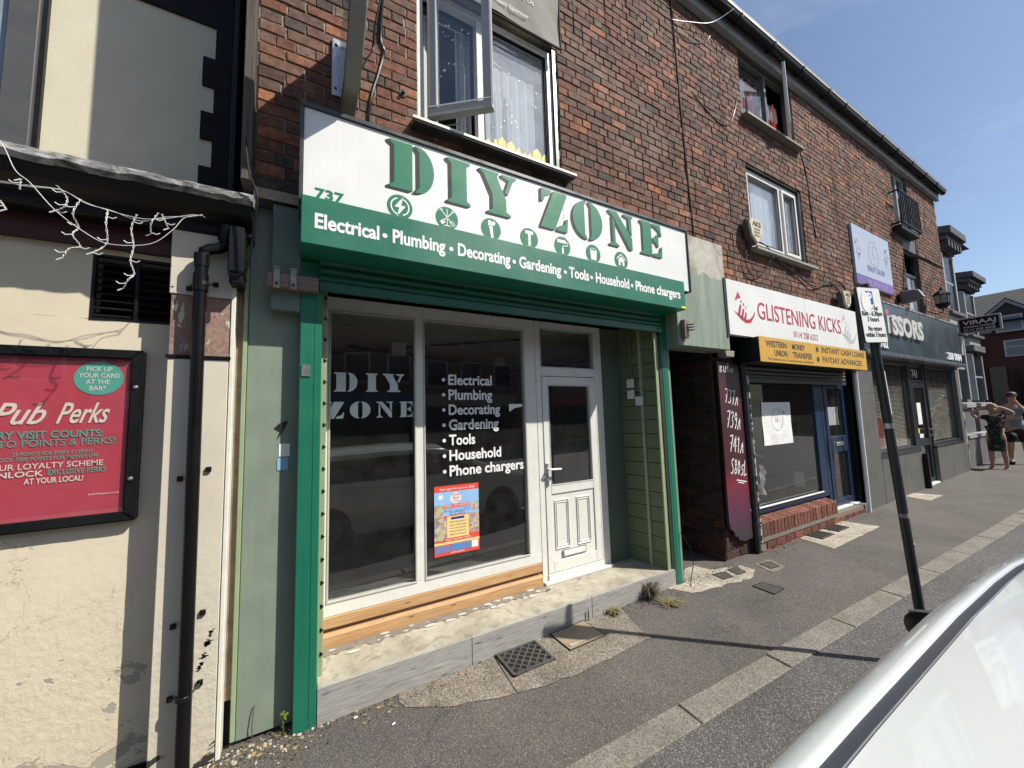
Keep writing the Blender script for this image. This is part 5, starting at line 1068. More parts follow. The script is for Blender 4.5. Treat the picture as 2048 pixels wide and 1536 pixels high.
# ================================================================== trainer shop signs
t = TH('shop_sign', 'white trainer shop sign board with red lettering and shoe logo', 'sign', (6.3, .1, 2.73))
G().box(4.46, 8.12, .10, .16, 2.735, 3.42).out('panel', WHITEPANEL, t, bevel=.003); G().box(4.48, 8.10, .161, .26, 2.75, 3.41).out('backing_box', DKTRIM, t); G().box(4.43, 4.457, .11, .26, 2.70, 3.43).out('end_trim', DKTRIM, t)
f = FY(.10); RD = flat('red_print', (.42, .02, .05), .4); GR = flat('grey_print', (.50, .50, .52), .4)
text(G(), f, 'GLISTENING KICKS', 5.10, 7.50, 2.99, .22, .002, .005).out('lettering', RD, t); text(G(), f, '0114 258 6252', 5.98, 6.68, 2.82, .085, .002, .0).out('phone_number', RD, t)
G().box(6.36, 6.362, .0985, .0995, 2.75, 3.41).out('panel_joint', GR, t)
def shoe(cx, cz, s, mat, mir=1):
    base = [[(-.95, -.05), (-.35, -.45), (.1, -.62), (.55, -.55), (.95, -.1), (1, .12), (.75, -.18), (.45, -.38), (.1, -.42), (-.3, -.28)], [(-.6, -.2), (-.35, .35), (-.22, .28), (-.42, -.28)], [(-.32, -.32), (-.1, .15), (.02, .08), (-.15, -.36)], [(-.08, -.4), (.12, -.02), (.22, -.08), (.1, -.42)],
            [(-.75, .55), (-.45, 1.0), (-.25, .72), (-.35, .62), (-.5, .66), (-.65, .5)], [(-.3, .5), (-.18, .58), (-.15, .46), (-.25, .42)], [(-.08, .42), (.05, .44), (.02, .3), (-.07, .3)], [(.14, .26), (.22, .3), (.2, .16), (.14, .18)]]
    decal('shoe_logo', f, [[(cx + a * s * mir, cz + b * s) for a, b in pl] for pl in base], mat, t, .002)
shoe(4.80, 3.05, .24, RD); shoe(7.78, 3.04, .30, GR)
t = TH('shutter_box', 'yellow printed money transfer strip on the dark shutter box under the trainer shop sign', 'shutter', (6.4, .1, 2.4))
G().box(4.88, 8.02, .003, .33, 2.42, 2.725).out('box_case', BLACK, t, bevel=.003)
m, n_, p, l = nodes('dirty_yellow'); a = noise(n_, 1, 7, .72, .3, pos(n_, (26, 26, 3.5))); r = ramp(n_, [(.3, (.50, .27, .035)), (.6, (.60, .34, .05)), (.74, (.22, .14, .05))]); l.new(a, r.inputs[0]); l.new(r.outputs[0], p.inputs['Base Color']); p.inputs['Roughness'].default_value = .5
G().box(4.875, 8.025, -.002, .001, 2.415, 2.728).out('printed_strip', m, t)
f = FY(-.002); DG = flat('dark_olive_print', (.045, .05, .04), .5); g = G()
text(g, f, 'WESTERN', 5.02, 5.52, 2.61, .075, .0015, .02); text(g, f, 'UNION', 5.21, 5.52, 2.50, .075, .0015, .02); text(g, f, 'MONEY', 5.66, 6.01, 2.61, .075, .0015, .02); text(g, f, 'TRANSFER', 5.66, 6.19, 2.50, .075, .0015, .02)
text(g, f, 'The fastest way to send money worldwide', 5.04, 6.21, 2.442, .032, .0015, 0, .3)
text(g, f, 'INSTANT CASH LOANS', 6.49, 7.95, 2.615, .08, .0015, .012, .1); text(g, f, 'PAYDAY ADVANCES', 6.49, 7.82, 2.475, .08, .0015, .012, .1)
for zz in (2.65, 2.51): g.poly([f.at(u, v, .0015) for u, v in circ(6.36, zz, .04, 20)])
for xx in (5.55, 5.61): g.poly([f.at(u, v, .0015) for u, v in rect(xx, xx + .003, 2.48, 2.70)])
g.out('lettering', DG, t)
for k in range(3): z0 = 2.25 + k * .056; G().prism([(.31 - .014 * sin(pi * i / 6), z0 + .054 * i / 6) for i in range(7)] + [(.322, z0 + .054), (.322, z0)], 4.98, 8.05, 'x').out('slat', M('grey_shutter_slat', (.035, .035, .033), .5), t)
G().box(4.98, 8.05, .295, .33, 2.195, 2.25).out('bottom_rail', MATS['grey_shutter_slat'], t)
t = TH('bulkhead_light', 'small square white bulkhead light under the left end of the trainer shop sign', 'lamp', (4.6, .2, 2.5)); G().prism([(4.50, 2.56), (4.70, 2.56), (4.68, 2.485), (4.52, 2.485)], .20, .31, 'y').out('diffuser', M('dusty_diffuser', (.30, .28, .24), .5), t, bevel=.006)
def gkposter(label, x0, x1, z0, z1):
    t = TH('paper_notice', label, 'notice', ((x0 + x1) / 2, .425, z0)); f = FY(.4285); g = G(); vs = []; n = 8
    for j in range(n + 1):
        for i in range(n + 1): vs.append((x0 + (x1 - x0) * i / n, .4285 - .003 - .003 * sin(i * 1.7 + j), z0 + (z1 - z0) * j / n))
    g.add(vs, [(j * (n + 1) + i, j * (n + 1) + i + 1, (j + 1) * (n + 1) + i + 1, (j + 1) * (n + 1) + i) for j in range(n) for i in range(n)]); g.out('paper', WHITEPR, t)
    cx, cz, s = (x0 + x1) / 2, (z0 + z1) / 2 + (z1 - z0) * .1, (z1 - z0) * .28; f = FY(.419)
    o = circ(cx, cz, s * .95, 30); i_ = circ(cx, cz, s * .9, 30)
    decal('ring_logo', f, [[o[k], o[(k + 1) % 30], i_[(k + 1) % 30], i_[k]] for k in range(30)] + line([(cx - s * .35, cz + s * .2), (cx - s * .2, cz - s * .2), (cx - s * .05, cz + s * .1), (cx + s * .1, cz - s * .2), (cx + s * .2, cz)], s * .05) + line([(cx + s * .3, cz + s * .4), (cx + s * .8, cz + s * 1.05), (cx + s * 1.1, cz + s * .9)], s * .04), GR, t, 0)
    decal('red_drop', f, [circ(cx + s * 1.15, cz + s * .55, s * .09, 10, rz=s * .16)], RD, t, 0)
    g = G()
    for k in range(4): text(g, f, ['Coming soon to this shop', 'wines and small plates bar', 'Follow us for news', 'opening times to be announced'][k], x0 + (x1 - x0) * .2, x0 + (x1 - x0) * .72, z0 + (z1 - z0) * (.22 - k * .055), (z1 - z0) * .022, 0)
    g.out('small_print', GR, t)
gkposter('white paper notice with a ring logo in the middle of the trainer shop window', 5.62, 6.40, 1.33, 1.93); gkposter('white paper notice with a ring logo inside the blue shop door', 7.56, 7.96, 1.54, 1.84)

# salon sign, beauty board, lamps
t = TH('shop_sign', 'slate grey salon fascia with raised pale metal letters', 'sign', (11.2, .1, 2.75))
for a, b in ((8.34, 11.35), (11.356, 14.06)): G().box(a, b, .10, .17, 2.80, 3.74).out('panel', SLATEBLUE, t, bevel=.003)
G().box(8.30, 14.12, .06, .22, 2.725, 2.795).out('bottom_trim', M('slate_trim', (.10, .12, .13), .3), t, bevel=.006); G().box(8.32, 14.08, .09, .24, 3.742, 3.78).out('top_lead', LEAD, t)
f = FY(.10); vs, fs = text_geo('SCISSORS', .035, 0, 1.1)
g = G(); xa = 8.55; 
def raised(tx, x0, x1, z, cap, d, mat, bold=.03, nm='lettering', space=1.05):
    g = G(); vs, fs = text_geo(tx, bold, 0, space); a = min(v[0] for v in vs); b = max(v[0] for v in vs); sx_, sz = (x1 - x0) / (b - a), cap / CAP
    P0 = [f.at(x0 + (v[0] - a) * sx_, z + v[1] * sz, d) for v in vs]; P1 = [f.at(x0 + (v[0] - a) * sx_, z + v[1] * sz, 0.001) for v in vs]; k = len(vs)
    ec = {}
    for q in fs:
        for i in range(len(q)): e = (q[i], q[(i + 1) % len(q)]); ec[e] = 1
    g.add(P0 + P1, list(fs) + [(a_, b_, b_ + k, a_ + k) for (a_, b_) in ec if (b_, a_) not in ec]); return g.out(nm, mat, t)
PM = M('pale_metal_letter', (.55, .56, .52), .35)
raised('SC', 8.50, 9.20, 3.17, .34, .045, PM, .045); raised('I', 9.36, 9.45, 3.17, .30, .045, PM); raised('SSORS', 9.58, 11.28, 3.17, .34, .045, PM, .045)
decal('pink_dot', f, [rect(9.34, 9.47, 3.51, 3.60)], flat('pink_acrylic', (.6, .1, .15)), t, .04)
raised('258 0064', 12.9, 13.98, 2.86, .15, .02, WHITEPR, nm='phone_number'); raised('01702', 8.75, 9.35, 2.88, .12, .02, WHITEPR, nm='small_number')
t = TH('sign_board', 'pale blue beauty salon board with a purple strip on the brick wall', 'sign', (9.6, .2, 4.05))
G().box(8.70, 10.46, .205, .245, 4.05, 5.18).out('board', M('pale_blue_board', (.40, .45, .53), .35, .04, 2), t, bevel=.004)
f = FY(.205); PU = flat('purple_print', (.16, .09, .30), .4); decal('purple_strip', f, [rect(8.705, 10.455, 4.055, 4.24)], PU, t, .002)
text(G(), f, 'BEAUTY SALON', 9.25, 10.05, 4.37, .11, .002, .005).out('lettering', PU, t); text(G(), f, 'TEL 07909 137167', 9.2, 10.15, 4.10, .085, .003, .0).out('phone_number', M('mauve_print', (.40, .33, .55), .4), t)
rn = random.Random(8); pl = []
for k in range(26): a, b = rn.uniform(0, 1), rn.uniform(0, 1); pl.append(circ(8.78 + a * .22 + b * .05, 4.95 - b * .45, rn.uniform(.012, .03), 7)); pl.append(circ(10.2 + a * .2 - b * .05, 5.0 - b * .4, rn.uniform(.012, .03), 7))
decal('flower_print', f, pl, M('lilac_print', (.34, .35, .47), .5), t, .002)
decal('face_outline', f, line([(9.75, 5.0), (9.5, 4.98), (9.38, 4.8), (9.4, 4.6), (9.5, 4.52), (9.6, 4.55), (9.72, 4.5), (9.8, 4.6), (9.83, 4.75), (9.78, 4.9), (9.65, 4.93), (9.55, 4.8), (9.62, 4.66), (9.7, 4.7)], .012), M('grey_line_print', (.30, .33, .40), .5), t, .002)
t = TH('flood_light', 'grey box flood light on the brick beside the small salon window', 'lamp', (10.8, .1, 4.05))
G().prism([(.20, 4.18), (-.05, 4.15), (-.12, 3.98), (.0, 3.93), (.20, 3.90)], 10.72, 10.90, 'x').out('housing', M('grey_lamp', (.12, .12, .11), .5), t, bevel=.02); G().prism([(-.055, 4.14), (-.125, 3.98), (-.13, 3.985), (-.062, 4.145)], 10.735, 10.885, 'x').out('lens', M('lamp_lens', (.45, .43, .38), .2), t); G().box(10.76, 10.86, .18, .246, 3.95, 4.12).out('wall_plate', BLACK, t)
t = TH('wall_lantern', 'dark carriage lantern on a curled bracket at the salon end of the brick row', 'lamp', (12.6, 0, 4.1))
LX = 12.62; g = G(); g.lathe([(.05, 3.98), (.10, 4.03), (.13, 4.09)], (LX, .0, 0), 6); g.lathe([(.13, 4.28), (.155, 4.30), (.09, 4.37), (.03, 4.40), (.012, 4.47)], (LX, .0, 0), 6)
for k in range(6): a = 2 * pi * k / 6; g.tube([(LX + .10 * cos(a), .10 * sin(a), 4.04), (LX + .13 * cos(a), .13 * sin(a), 4.29)], .008, 4)
g.out('cage', BLACK, t); G().lathe([(.097, 4.05), (.125, 4.28)], (LX, .0, 0), 6).out('glass_panes', M('lantern_glass', (.25, .25, .22), .15), t)
G().tube([(LX, .0, 3.98), (LX, .02, 3.90), (LX, .12, 3.88), (LX, .24, 3.97)], .014, 6).out('bracket', BLACK, t); G().tube([(LX, .235, 3.9), (LX, .235, 3.75)], .012, 5).out('cable_tail', BLACK, t)

# ================================================================== parking sign
t = TH('parking_sign', 'black pole leaning slightly with a white parking restriction plate, beside the white car', 'sign', (3.78, -1.455, gz(3.78)))
pb, pt = Vector((3.78, -1.455, gz(3.78))), Vector((3.78, -1.352, 2.76))
g = G(); g.tube([pb.lerp(pt, q) for q in (0, .3, .6, 1)], .028, 18); pole = g.out('pole', M('black_pole_paint', (.018, .02, .022), .35, .2, 9, .3), t, smooth=True)
th = R(8); u = Vector((cos(th), -sin(th), -.045)); v = Vector((-.05, .03, 1)).normalized(); u = (u - v * u.dot(v)).normalized()
f = Fr(Vector((3.575, -1.355, 2.285)), u, v); f = Fr(f.at(-.02, 0, .04), u, v)
PW, PH = .285, .41
def rr(a, b, c, d, r_=.02):
    o = []
    for cx, cz, s in ((b - r_, c + r_, -pi / 2), (b - r_, d - r_, 0), (a + r_, d - r_, pi / 2), (a + r_, c + r_, pi)): o += [(cx + r_ * cos(s + i * pi / 10), cz + r_ * sin(s + i * pi / 10)) for i in range(6)]
    return o
def slab(pts, h0, h1, nm, mat, par):
    g = G(); k = len(pts); g.add([f.at(a, b, h0) for a, b in pts] + [f.at(a, b, h1) for a, b in pts], [tuple(range(k)), tuple(range(k, 2 * k))] + [(i, (i + 1) % k, k + (i + 1) % k, k + i) for i in range(k)]); return g.out(nm, mat, par)
slab(rr(-.003, PW + .003, -.003, PH + .003), -.018, -.001, 'plate_back', DKTRIM, t)
slab(rr(0, PW, 0, PH), 0, .002, 'plate', M('white_reflective', (.74, .74, .70), .35, .03), t)
bl = flat('sign_blue', (.012, .06, .38), .35); f2 = Fr(f.at(0, 0, .002), u, v)
decal('blue_square', f2, [rect(.095, .185, .285, .385)], bl, t, .001); text(G(), f2, 'P', .118, .170, .30, .072, .002, .03).out('letter', WHITEPR, t)
decal('white_scratch', f2, [circ(.085, .30, .058, 20, rz=.078)], M('sun_faded_sticker', (.78, .77, .72), .5), t, .0028)
g = G()
for s_, a, b, z, c_ in (('Mon - Sat', .06, .225, .242, .034), ('8am - 6.30pm', .012, .270, .199, .034), ('3 hours', .07, .215, .156, .034), ('No return', .06, .23, .086, .034), ('within 3 hours', .015, .272, .040, .034)): text(g, f2, s_, a, b, z, c_, .0015, .02)
g.out('lettering', SHADOWPR, t)
for zz in (2.36, 2.62):
    q = (zz - pb.z) / (pt.z - pb.z); c = pb.lerp(pt, q); G().tube([c - (pt - pb).normalized() * .012, c + (pt - pb).normalized() * .012], .032, 18).out('clip_band', ALU, t)
for q, hh, mt in ((.60, .018, ALU), (.365, .014, M('old_tape', (.22, .22, .22), .6))):
    c = pb.lerp(pt, q); d = (pt - pb).normalized(); G().tube([c - d * hh, c + d * hh], .0292, 18).out('tape_band', mt, t)
a_, b_ = pb.lerp(pt, .63), pb.lerp(pt, .75); G().tube([a_ + Vector((.024, -.014, 0)), b_ + Vector((.024, -.014, 0))], .011, 5).out('torn_sticker', WHITEPR, t)
G().ell(pb.lerp(pt, .29) + Vector((.02, -.02, 0)), (.012, .012, .016), 8, 6).out('gum', M('old_gum', (.4, .38, .36), .7), t)

# ================================================================== covers in the pavement
def quad_at(P): return [Vector((x, y, gz(x))) for x, y in P]
def cover(label, P, nm='access_cover', cat='cover', mat=None, pattern=True, dz=.007):
    t = TH(nm, label, cat, (sum(p[0] for p in P) / 4, sum(p[1] for p in P) / 4, gz(P[0][0])))
    g = G(); g.add([(x, y, gz(x) - .02) for x, y in P] + [(x, y, gz(x) + dz) for x, y in P], [(4, 5, 6, 7), (0, 1, 5, 4), (1, 2, 6, 5), (2, 3, 7, 6), (3, 0, 4, 7)]); g.out('plate', mat or M('iron_plate', (.055, .052, .046), .6, .2, 12, .3, .5, 50), t)
    if pattern:
        c = [Vector(p) for p in P]; g = G()
        for i in range(1, 7):
            for j in range(1, 5):
                a, b = i / 7, j / 5; q = c[0].lerp(c[1], a).lerp(c[3].lerp(c[2], a), b); s = .010; z = gz(q.x) + dz; g.add([(q.x - s, q.y, z), (q.x, q.y - s * .5, z), (q.x + s, q.y, z), (q.x, q.y + s * .5, z), (q.x, q.y, z + .003)], [(0, 1, 4), (1, 2, 4), (2, 3, 4), (3, 0, 4)])
        g.out('tread', MATS['iron_plate'], t)
    g = G()
    for a, b in zip(P, P[1:] + P[:1]): g.tube([(a[0], a[1], gz(a[0]) + dz - .001), (b[0], b[1], gz(b[0]) + dz - .001)], .004, 4)
    g.out('rim', BLACKM, t); return t
cover('small iron cover in the pale patch, nearest the right shutter rail', [(3.92, .07), (4.06, .05), (4.12, .17), (3.94, .20)])
cover('small iron cover in the pale patch, on the side near the alley', [(4.15, .05), (4.28, .04), (4.34, .17), (4.18, .19)])
cover('small iron cover in its own concrete collar in front of the red board', [(4.585, -.06), (4.72, -.085), (4.78, .04), (4.62, .08)])
cover('plain dark cover set in the open asphalt in front of the alley', [(4.0, -.385), (4.2, -.375), (4.165, -.19), (4.01, -.175)], pattern=False)
cover('large tan stone slab beside the lattice drain below the step', [(1.845, .0), (2.20, -.0), (2.195, .262), (1.84, .262)], 'stone_slab', 'slab', concrete('tan_stone', (.24, .19, .12), (.33, .27, .18), .35, 4), False, .012)
G().box(1.87, 2.17, .03, .055, gz(2) + .010, gz(2) + .0155).out('worn_band', MATS['pale_concrete'], [o for o in bpy.data.objects if o.name.startswith('stone_slab')][0])
def lattice(label, x0, x1, y0, y1, n=9, dark=True):
    t = TH('drain_grate', label, 'drain', ((x0 + x1) / 2, (y0 + y1) / 2, gz(x0)))
    z = gz((x0 + x1) / 2)
    G().box(x0 + .004, x1 - .004, y0 + .004, y1 - .004, z - .05, z + .0085).out('dark_well', M('well_black', (.006, .006, .006), .9), t)
    g = G(); w_ = .013
    g.box(x0, x1, y0, y0 + .018, z, z + .016); g.box(x0, x1, y1 - .018, y1, z, z + .016); g.box(x0, x0 + .018, y0, y1, z, z + .0165); g.box(x1 - .018, x1, y0, y1, z, z + .0165); g.out('rim', M('steel_grate', (.10, .095, .085), .45, .25, 14, .3, metal=.4), t)
    W, H = x1 - x0, y1 - y0; st = (W + H) / n; bars = 0
    for s_ in (1, -1):
        k = -H + st * .4
        while k < W:
            pts = []
            a0, a1 = max(k, 0), min(k + H, W)
            if a1 - a0 > .03:
                p = [(a0, a0 - k), (a1, a1 - k)]
                if s_ < 0: p = [(W - q[0], q[1]) for q in p]
                (ax, ay), (bx_, by_) = p; L_ = math.hypot(bx_ - ax, by_ - ay); nx, ny = -(by_ - ay) / L_ * w_ / 2, (bx_ - ax) / L_ * w_ / 2
                zt = z + (.014 if s_ > 0 else .013); g = G(); g.prism([(x0 + ax + nx, y0 + ay + ny), (x0 + ax - nx, y0 + ay - ny), (x0 + bx_ - nx, y0 + by_ - ny), (x0 + bx_ + nx, y0 + by_ + ny)], z - .0, zt, 'z'); g.out('grate_bar', MATS['steel_grate'], t)
            k += st
lattice('dark lattice drain grate in the concrete margin below the step', 1.335, 1.69, -.02, .262, 9)
lattice('left of the two lattice grates in the concrete slab before the trainer shop', 6.08, 6.42, .04, .25, 8)
lattice('right of the two lattice grates in the concrete slab before the trainer shop', 6.58, 6.92, .05, .26, 8)

# weeds, litter
def weed(label, x, y, h, n, spread, mat, seed, lean=(0, -.3)):
    t = TH('weed', label, 'weed', (x, y, gz(x))); rn = random.Random(seed)
    g = G()
    for i in range(n):
        a = rn.uniform(0, 2 * pi); s = rn.uniform(.2, 1) * spread; hh = h * rn.uniform(.4, 1); px0, py0 = x + rn.uniform(-.3, .3) * spread, y + rn.uniform(-.15, .1) * spread
        p1 = (px0 + s * cos(a) * .5 + lean[0] * hh * .5, py0 + s * sin(a) * .5 + lean[1] * hh * .5, gz(x) + hh * .7); p2 = (px0 + s * cos(a) + lean[0] * hh, py0 + s * sin(a) + lean[1] * hh, gz(x) + hh * rn.uniform(.3, 1)); w_ = rn.uniform(.0025, .006)
        p1 = (p1[0], min(p1[1], .262), p1[2]); p2 = (p2[0], min(p2[1], .26), p2[2])
        g.add([(px0 - w_, py0, gz(x)), (px0 + w_, py0, gz(x)), (p1[0] + w_, p1[1], p1[2]), (p1[0] - w_, p1[1], p1[2]), (p2[0], p2[1], p2[2])], [(0, 1, 2, 3), (3, 2, 4)])
    g.out('stems', mat, t); return t
DRY = M('dry_grass', (.22, .17, .08), .9, .4, 30); DRYD = M('dead_brown_weed', (.10, .08, .05), .9, .4, 30); FRESH = M('fresh_leaf', (.16, .20, .03), .6, .3, 20)
weed('big dead weed clump against the right end of the step', 3.0, .245, .19, 260, .14, DRYD, 1); weed('dry grass tuft against the middle of the step riser', 2.50, .22, .07, 150, .09, DRY, 2)
weed('dry grass spread under the big dead weed clump', 3.05, .08, .05, 170, .17, DRY, 3, (0, -.6))
t = weed('single thin dead stalk standing before the step riser', 2.24, .25, .16, 4, .01, DRYD, 4, (0, 0))
t = weed('yellow green seedling at the foot of the sage green pilaster', -.045, .30, .15, 3, .02, FRESH, 5, (0, 0)); g = G(); rn = random.Random(3)
for i in range(9): a = rn.uniform(0, 6.28); c = Vector((-.045, .29, .12)); q = c + Vector((cos(a) * .028, -.01 + .01 * sin(a), sin(a) * .025)); g.add([c, c.lerp(q, .5) + Vector((.006, 0, .006)), q, c.lerp(q, .5) + Vector((-.006, 0, -.006))], [(0, 1, 2, 3)])
g.out('leaves', FRESH, t)
t = TH('weed', 'thin brown root curling up the foot of the sage green pilaster', 'weed', (-.2, .35, 0)); G().tube([(-.20, .35, -.01), (-.205, .345, .08), (-.20, .35, .16), (-.195, .355, .19)], .003, 5).out('stem', DRYD, t)
rn = random.Random(17)
def scatter(name, label_mat, boxes, n, smin, smax, mat, flatf=.3):
    g = G()
    for i in range(n):
        a, b, c, d = rn.choice(boxes); x, y = rn.uniform(a, b), d - abs(rn.gauss(0, .45)) * (d - c); s = rn.uniform(smin, smax); an = rn.uniform(0, pi); h = s * flatf * rn.uniform(.5, 1.5); k = rn.choice((4, 5, 6)); e = rn.uniform(.35, 1)
        pts = [(x + s * cos(an + 2 * pi * j / k) * rn.uniform(.7, 1.1), y + s * e * sin(an + 2 * pi * j / k)) for j in range(k)]; z = gz(x) + .003
        g.add([(px, py, z) for px, py in pts] + [(x + (px - x) * .6, y + (py - y) * .6, z + h) for px, py in pts], [tuple(range(k, 2 * k))] + [(j, (j + 1) % k, k + (j + 1) % k, k + j) for j in range(k)])
    return g.out(name, mat, None, 'stuff')
BX = [(-.6, .15, .12, .34), (-.5, .2, .1, .33), (.13, 1.3, .08, .262), (2.4, 3.4, .05, .262), (3.6, 4.4, .0, .3), (5, 8, .05, .2)]
scatter('dirt_crumbs', 0, BX, 900, .003, .011, M('dark_crumbs', (.08, .065, .045), .9, .4, 40), .5)
scatter('leaf_litter', 0, BX[:3], 150, .006, .018, M('dry_leaf_bits', (.30, .21, .09), .8, .4, 40), .12)
scatter('stone_chips', 0, BX[:2] + [(3.3, 4.4, -.02, .25)], 170, .004, .012, M('pale_chips', (.45, .42, .36), .8, .2, 30), .5)
scatter('ground_grit', 0, [(.2, 4.5, -2.0, .1), (1, 8, -1.2, .1)], 420, .002, .0045, M('pale_grit', (.35, .32, .26), .8, .2, 30), .5)
for lb, x, y, an in (('cigarette end on the asphalt below the left riser tile', .52, .02, .4), ('cigarette end nearer the left green rail', .33, .20, .2), ('cigarette end close to the pub pilaster', -.10, -.05, .9)):
    g = G(); z = gz(x) + .008; g.tube([(x, y, z), (x + .02 * cos(an), y + .02 * sin(an), z)], .004, 6); tag(g.out('cigarette_end', WHITEPR, None), 'small pale ' + lb, 'cigarette end', 'cigarette ends dropped by the wall')

# ================================================================== white car
CAR = TH('parked_car', 'white hatchback parked close to the camera at the lower right, only its roof in view', 'car', (1.65, -2.85, 0))
PAINT = M('white_car_paint', (.58, .615, .61), .22, .02, 3, 0, 0, 60, 0, .5, coat=1.0); SILV = PAINT
CY = -2.85; zc = .03
def sect(x):
    """half cross-section from the sill up to the shoulder, as (distance from the centre line, height)"""
    t = max(0, min(1, (x + .28) / .35)); f_ = max(0, min(1, (3.92 - x) / .55)); nose = .62 + .38 * f_ ** .6; tail = .8 + .2 * t ** .6
    w_ = .865 * nose ** .5 * tail; bz = .95 if x < 2.8 else .95 - .20 * ((x - 2.8) / 1.12) ** 1.6
    return [(w_ * .90, .20), (w_ * .98, .30), (w_ * 1.0, .52), (w_ * .985, .70), (w_ * .955, bz - .06), (w_ * .90, bz)]
xs = [-.30, -.22, -.05, .2, .6, 1.0, 1.5, 2.0, 2.5, 2.9, 3.2, 3.5, 3.72, 3.86, 3.92]
g = G(); ring = []
for x in xs:
    s = sect(x); s = [(q[0], q[1] + (.14 * (1 - max(0, min(1, (x + .30) / .08)))) * (1 - q[1]) * .0) for q in s]
    pts = [(x, CY + a, b) for a, b in s] + [(x, CY + s[-1][0] * .5, s[-1][1] + .03), (x, CY, s[-1][1] + .04), (x, CY - s[-1][0] * .5, s[-1][1] + .03)] + [(x, CY - a, b) for a, b in s[::-1]]; ring.append(pts)
k = len(ring[0]); g.add([p for r_ in ring for p in r_], [(i * k + j, (i + 1) * k + j, (i + 1) * k + (j + 1) % k, i * k + (j + 1) % k) for i in range(len(ring) - 1) for j in range(k)] + [tuple(range(k)), tuple(range((len(ring) - 1) * k, len(ring) * k))])
body = g.out('body', PAINT, CAR, smooth=True)
# greenhouse: half width of the roof edge and its height at each station
ST_ = [(-.26, .66, .96), (-.10, .68, 1.16), (.05, .69, 1.29), (.25, .70, 1.312), (.7, .70, 1.332), (1.2, .70, 1.345), (1.5, .698, 1.345), (1.7, .694, 1.341), (1.93, .685, 1.328), (2.15, .672, 1.302), (2.4, .655, 1.235), (2.65, .64, 1.12), (2.95, .63, .985)]
def rs_(x):
    for (a, b, c), (d, e, f__) in zip(ST_[:-1], ST_[1:]):
        if x <= d: t = (x - a) / (d - a); return b + (e - b) * t, c + (f__ - c) * t
    return ST_[-1][1:]
fx = [-.26, -.18, -.10, -.02, .05, .12, .25, .45, .7, .95, 1.2, 1.35, 1.5, 1.6, 1.7, 1.82, 1.93, 2.04, 2.15, 2.27, 2.4, 2.52, 2.65, 2.8, 2.95]
prof = [(0.0, 0.0), (-.009, .017), (-.020, .028), (-.034, .036), (-.044, .0395), (-.050, .0405), (-.0545, .039), (-.057, .035)]            # cant rail curving in towards the ditch strip
def loft(name, prof_f, xs_, mat, smooth=True):
    obs = []
    for s_ in (1, -1):
        g = G(); k = None; V = []
        for x in xs_:
            P = prof_f(x); k = len(P); V += [(x, CY + s_ * a, b) for a, b in P]
        g.add(V, [(i * k + j, (i + 1) * k + j, (i + 1) * k + j + 1, i * k + j + 1) for i in range(len(xs_) - 1) for j in range(k - 1)]); obs.append(g.out(name, mat, CAR, smooth=smooth))
    return obs
RX = [x for x in fx if .05 <= x <= 2.15]
loft('roof_rail', lambda x: [(rs_(x)[0] + .012, rs_(x)[1] - .05), (rs_(x)[0] + .010, rs_(x)[1] - .02)] + [(rs_(x)[0] + a, rs_(x)[1] + b) for a, b in prof], [x for x in fx if x >= -.10], SILV)
loft('ditch_strip', lambda x: [(rs_(x)[0] - .057, rs_(x)[1] + .036), (rs_(x)[0] - .0745, rs_(x)[1] + .0395)], RX, M('rubber_strip', (.035, .042, .055), .35, .1, 20))
loft('strip_highlight', lambda x: [(rs_(x)[0] - .0745, rs_(x)[1] + .0395), (rs_(x)[0] - .0755, rs_(x)[1] + .0415), (rs_(x)[0] - .0768, rs_(x)[1] + .0395)], RX, M('highlight_grey', (.20, .22, .24), .35, .1, 20))  # lighter grey paints a highlight line along the fold of the strip
loft('strip_gap', lambda x: [(rs_(x)[0] - .0768, rs_(x)[1] + .0395), (rs_(x)[0] - .0785, rs_(x)[1] + .036), (rs_(x)[0] - .0815, rs_(x)[1] + .043)], RX, MATS['rubber_strip'])
g = G(); V = []; kk = 21
for x in RX:
    hw, z = rs_(x); hw -= .0813
    for j in range(kk): u_ = -1 + 2 * j / (kk - 1); V.append((x, CY + hw * u_, z + .046 + .055 * (1 - u_ * u_) * min(1, max(.2, (x + .1) / .5))))
g.add(V, [(i * kk + j, (i + 1) * kk + j, (i + 1) * kk + j + 1, i * kk + j + 1) for i in range(len(RX) - 1) for j in range(kk - 1)]); g.out('roof_panel', PAINT, CAR, smooth=True)
CGL = M('dark_car_glass', (.012, .014, .016), .04, .05)
def side_glass(x): hw, z = rs_(x); b = sect(x)[-1]; return [(b[0] - .02, b[1] - .01), (b[0] - .05, b[1] + .06), ((b[0] + hw) / 2 + .03, (b[1] + z) / 2), (hw + .012, z - .05)]
loft('side_window', side_glass, [x for x in fx if .12 <= x <= 2.65], CGL)
for x0 in (.62, 1.45):
    loft('pillar', lambda x: [(a + .006, b) for a, b in side_glass(x)], [x0, x0 + .07], BLACK)
for nm, seq in (('windscreen', [x for x in fx if x >= 2.15]), ('rear_window', [x for x in fx if x <= .05])):
    g = G(); V = []
    for x in seq:
        hw, z = rs_(x); hw -= .03 if nm == 'windscreen' else .02
        for j in range(kk): u_ = -1 + 2 * j / (kk - 1); V.append((x, CY + hw * u_, z + .045 + .055 * (1 - u_ * u_) * .6))
    g.add(V, [(i * kk + j, (i + 1) * kk + j, (i + 1) * kk + j + 1, i * kk + j + 1) for i in range(len(seq) - 1) for j in range(kk - 1)]); g.out(nm, CGL, CAR, smooth=True)
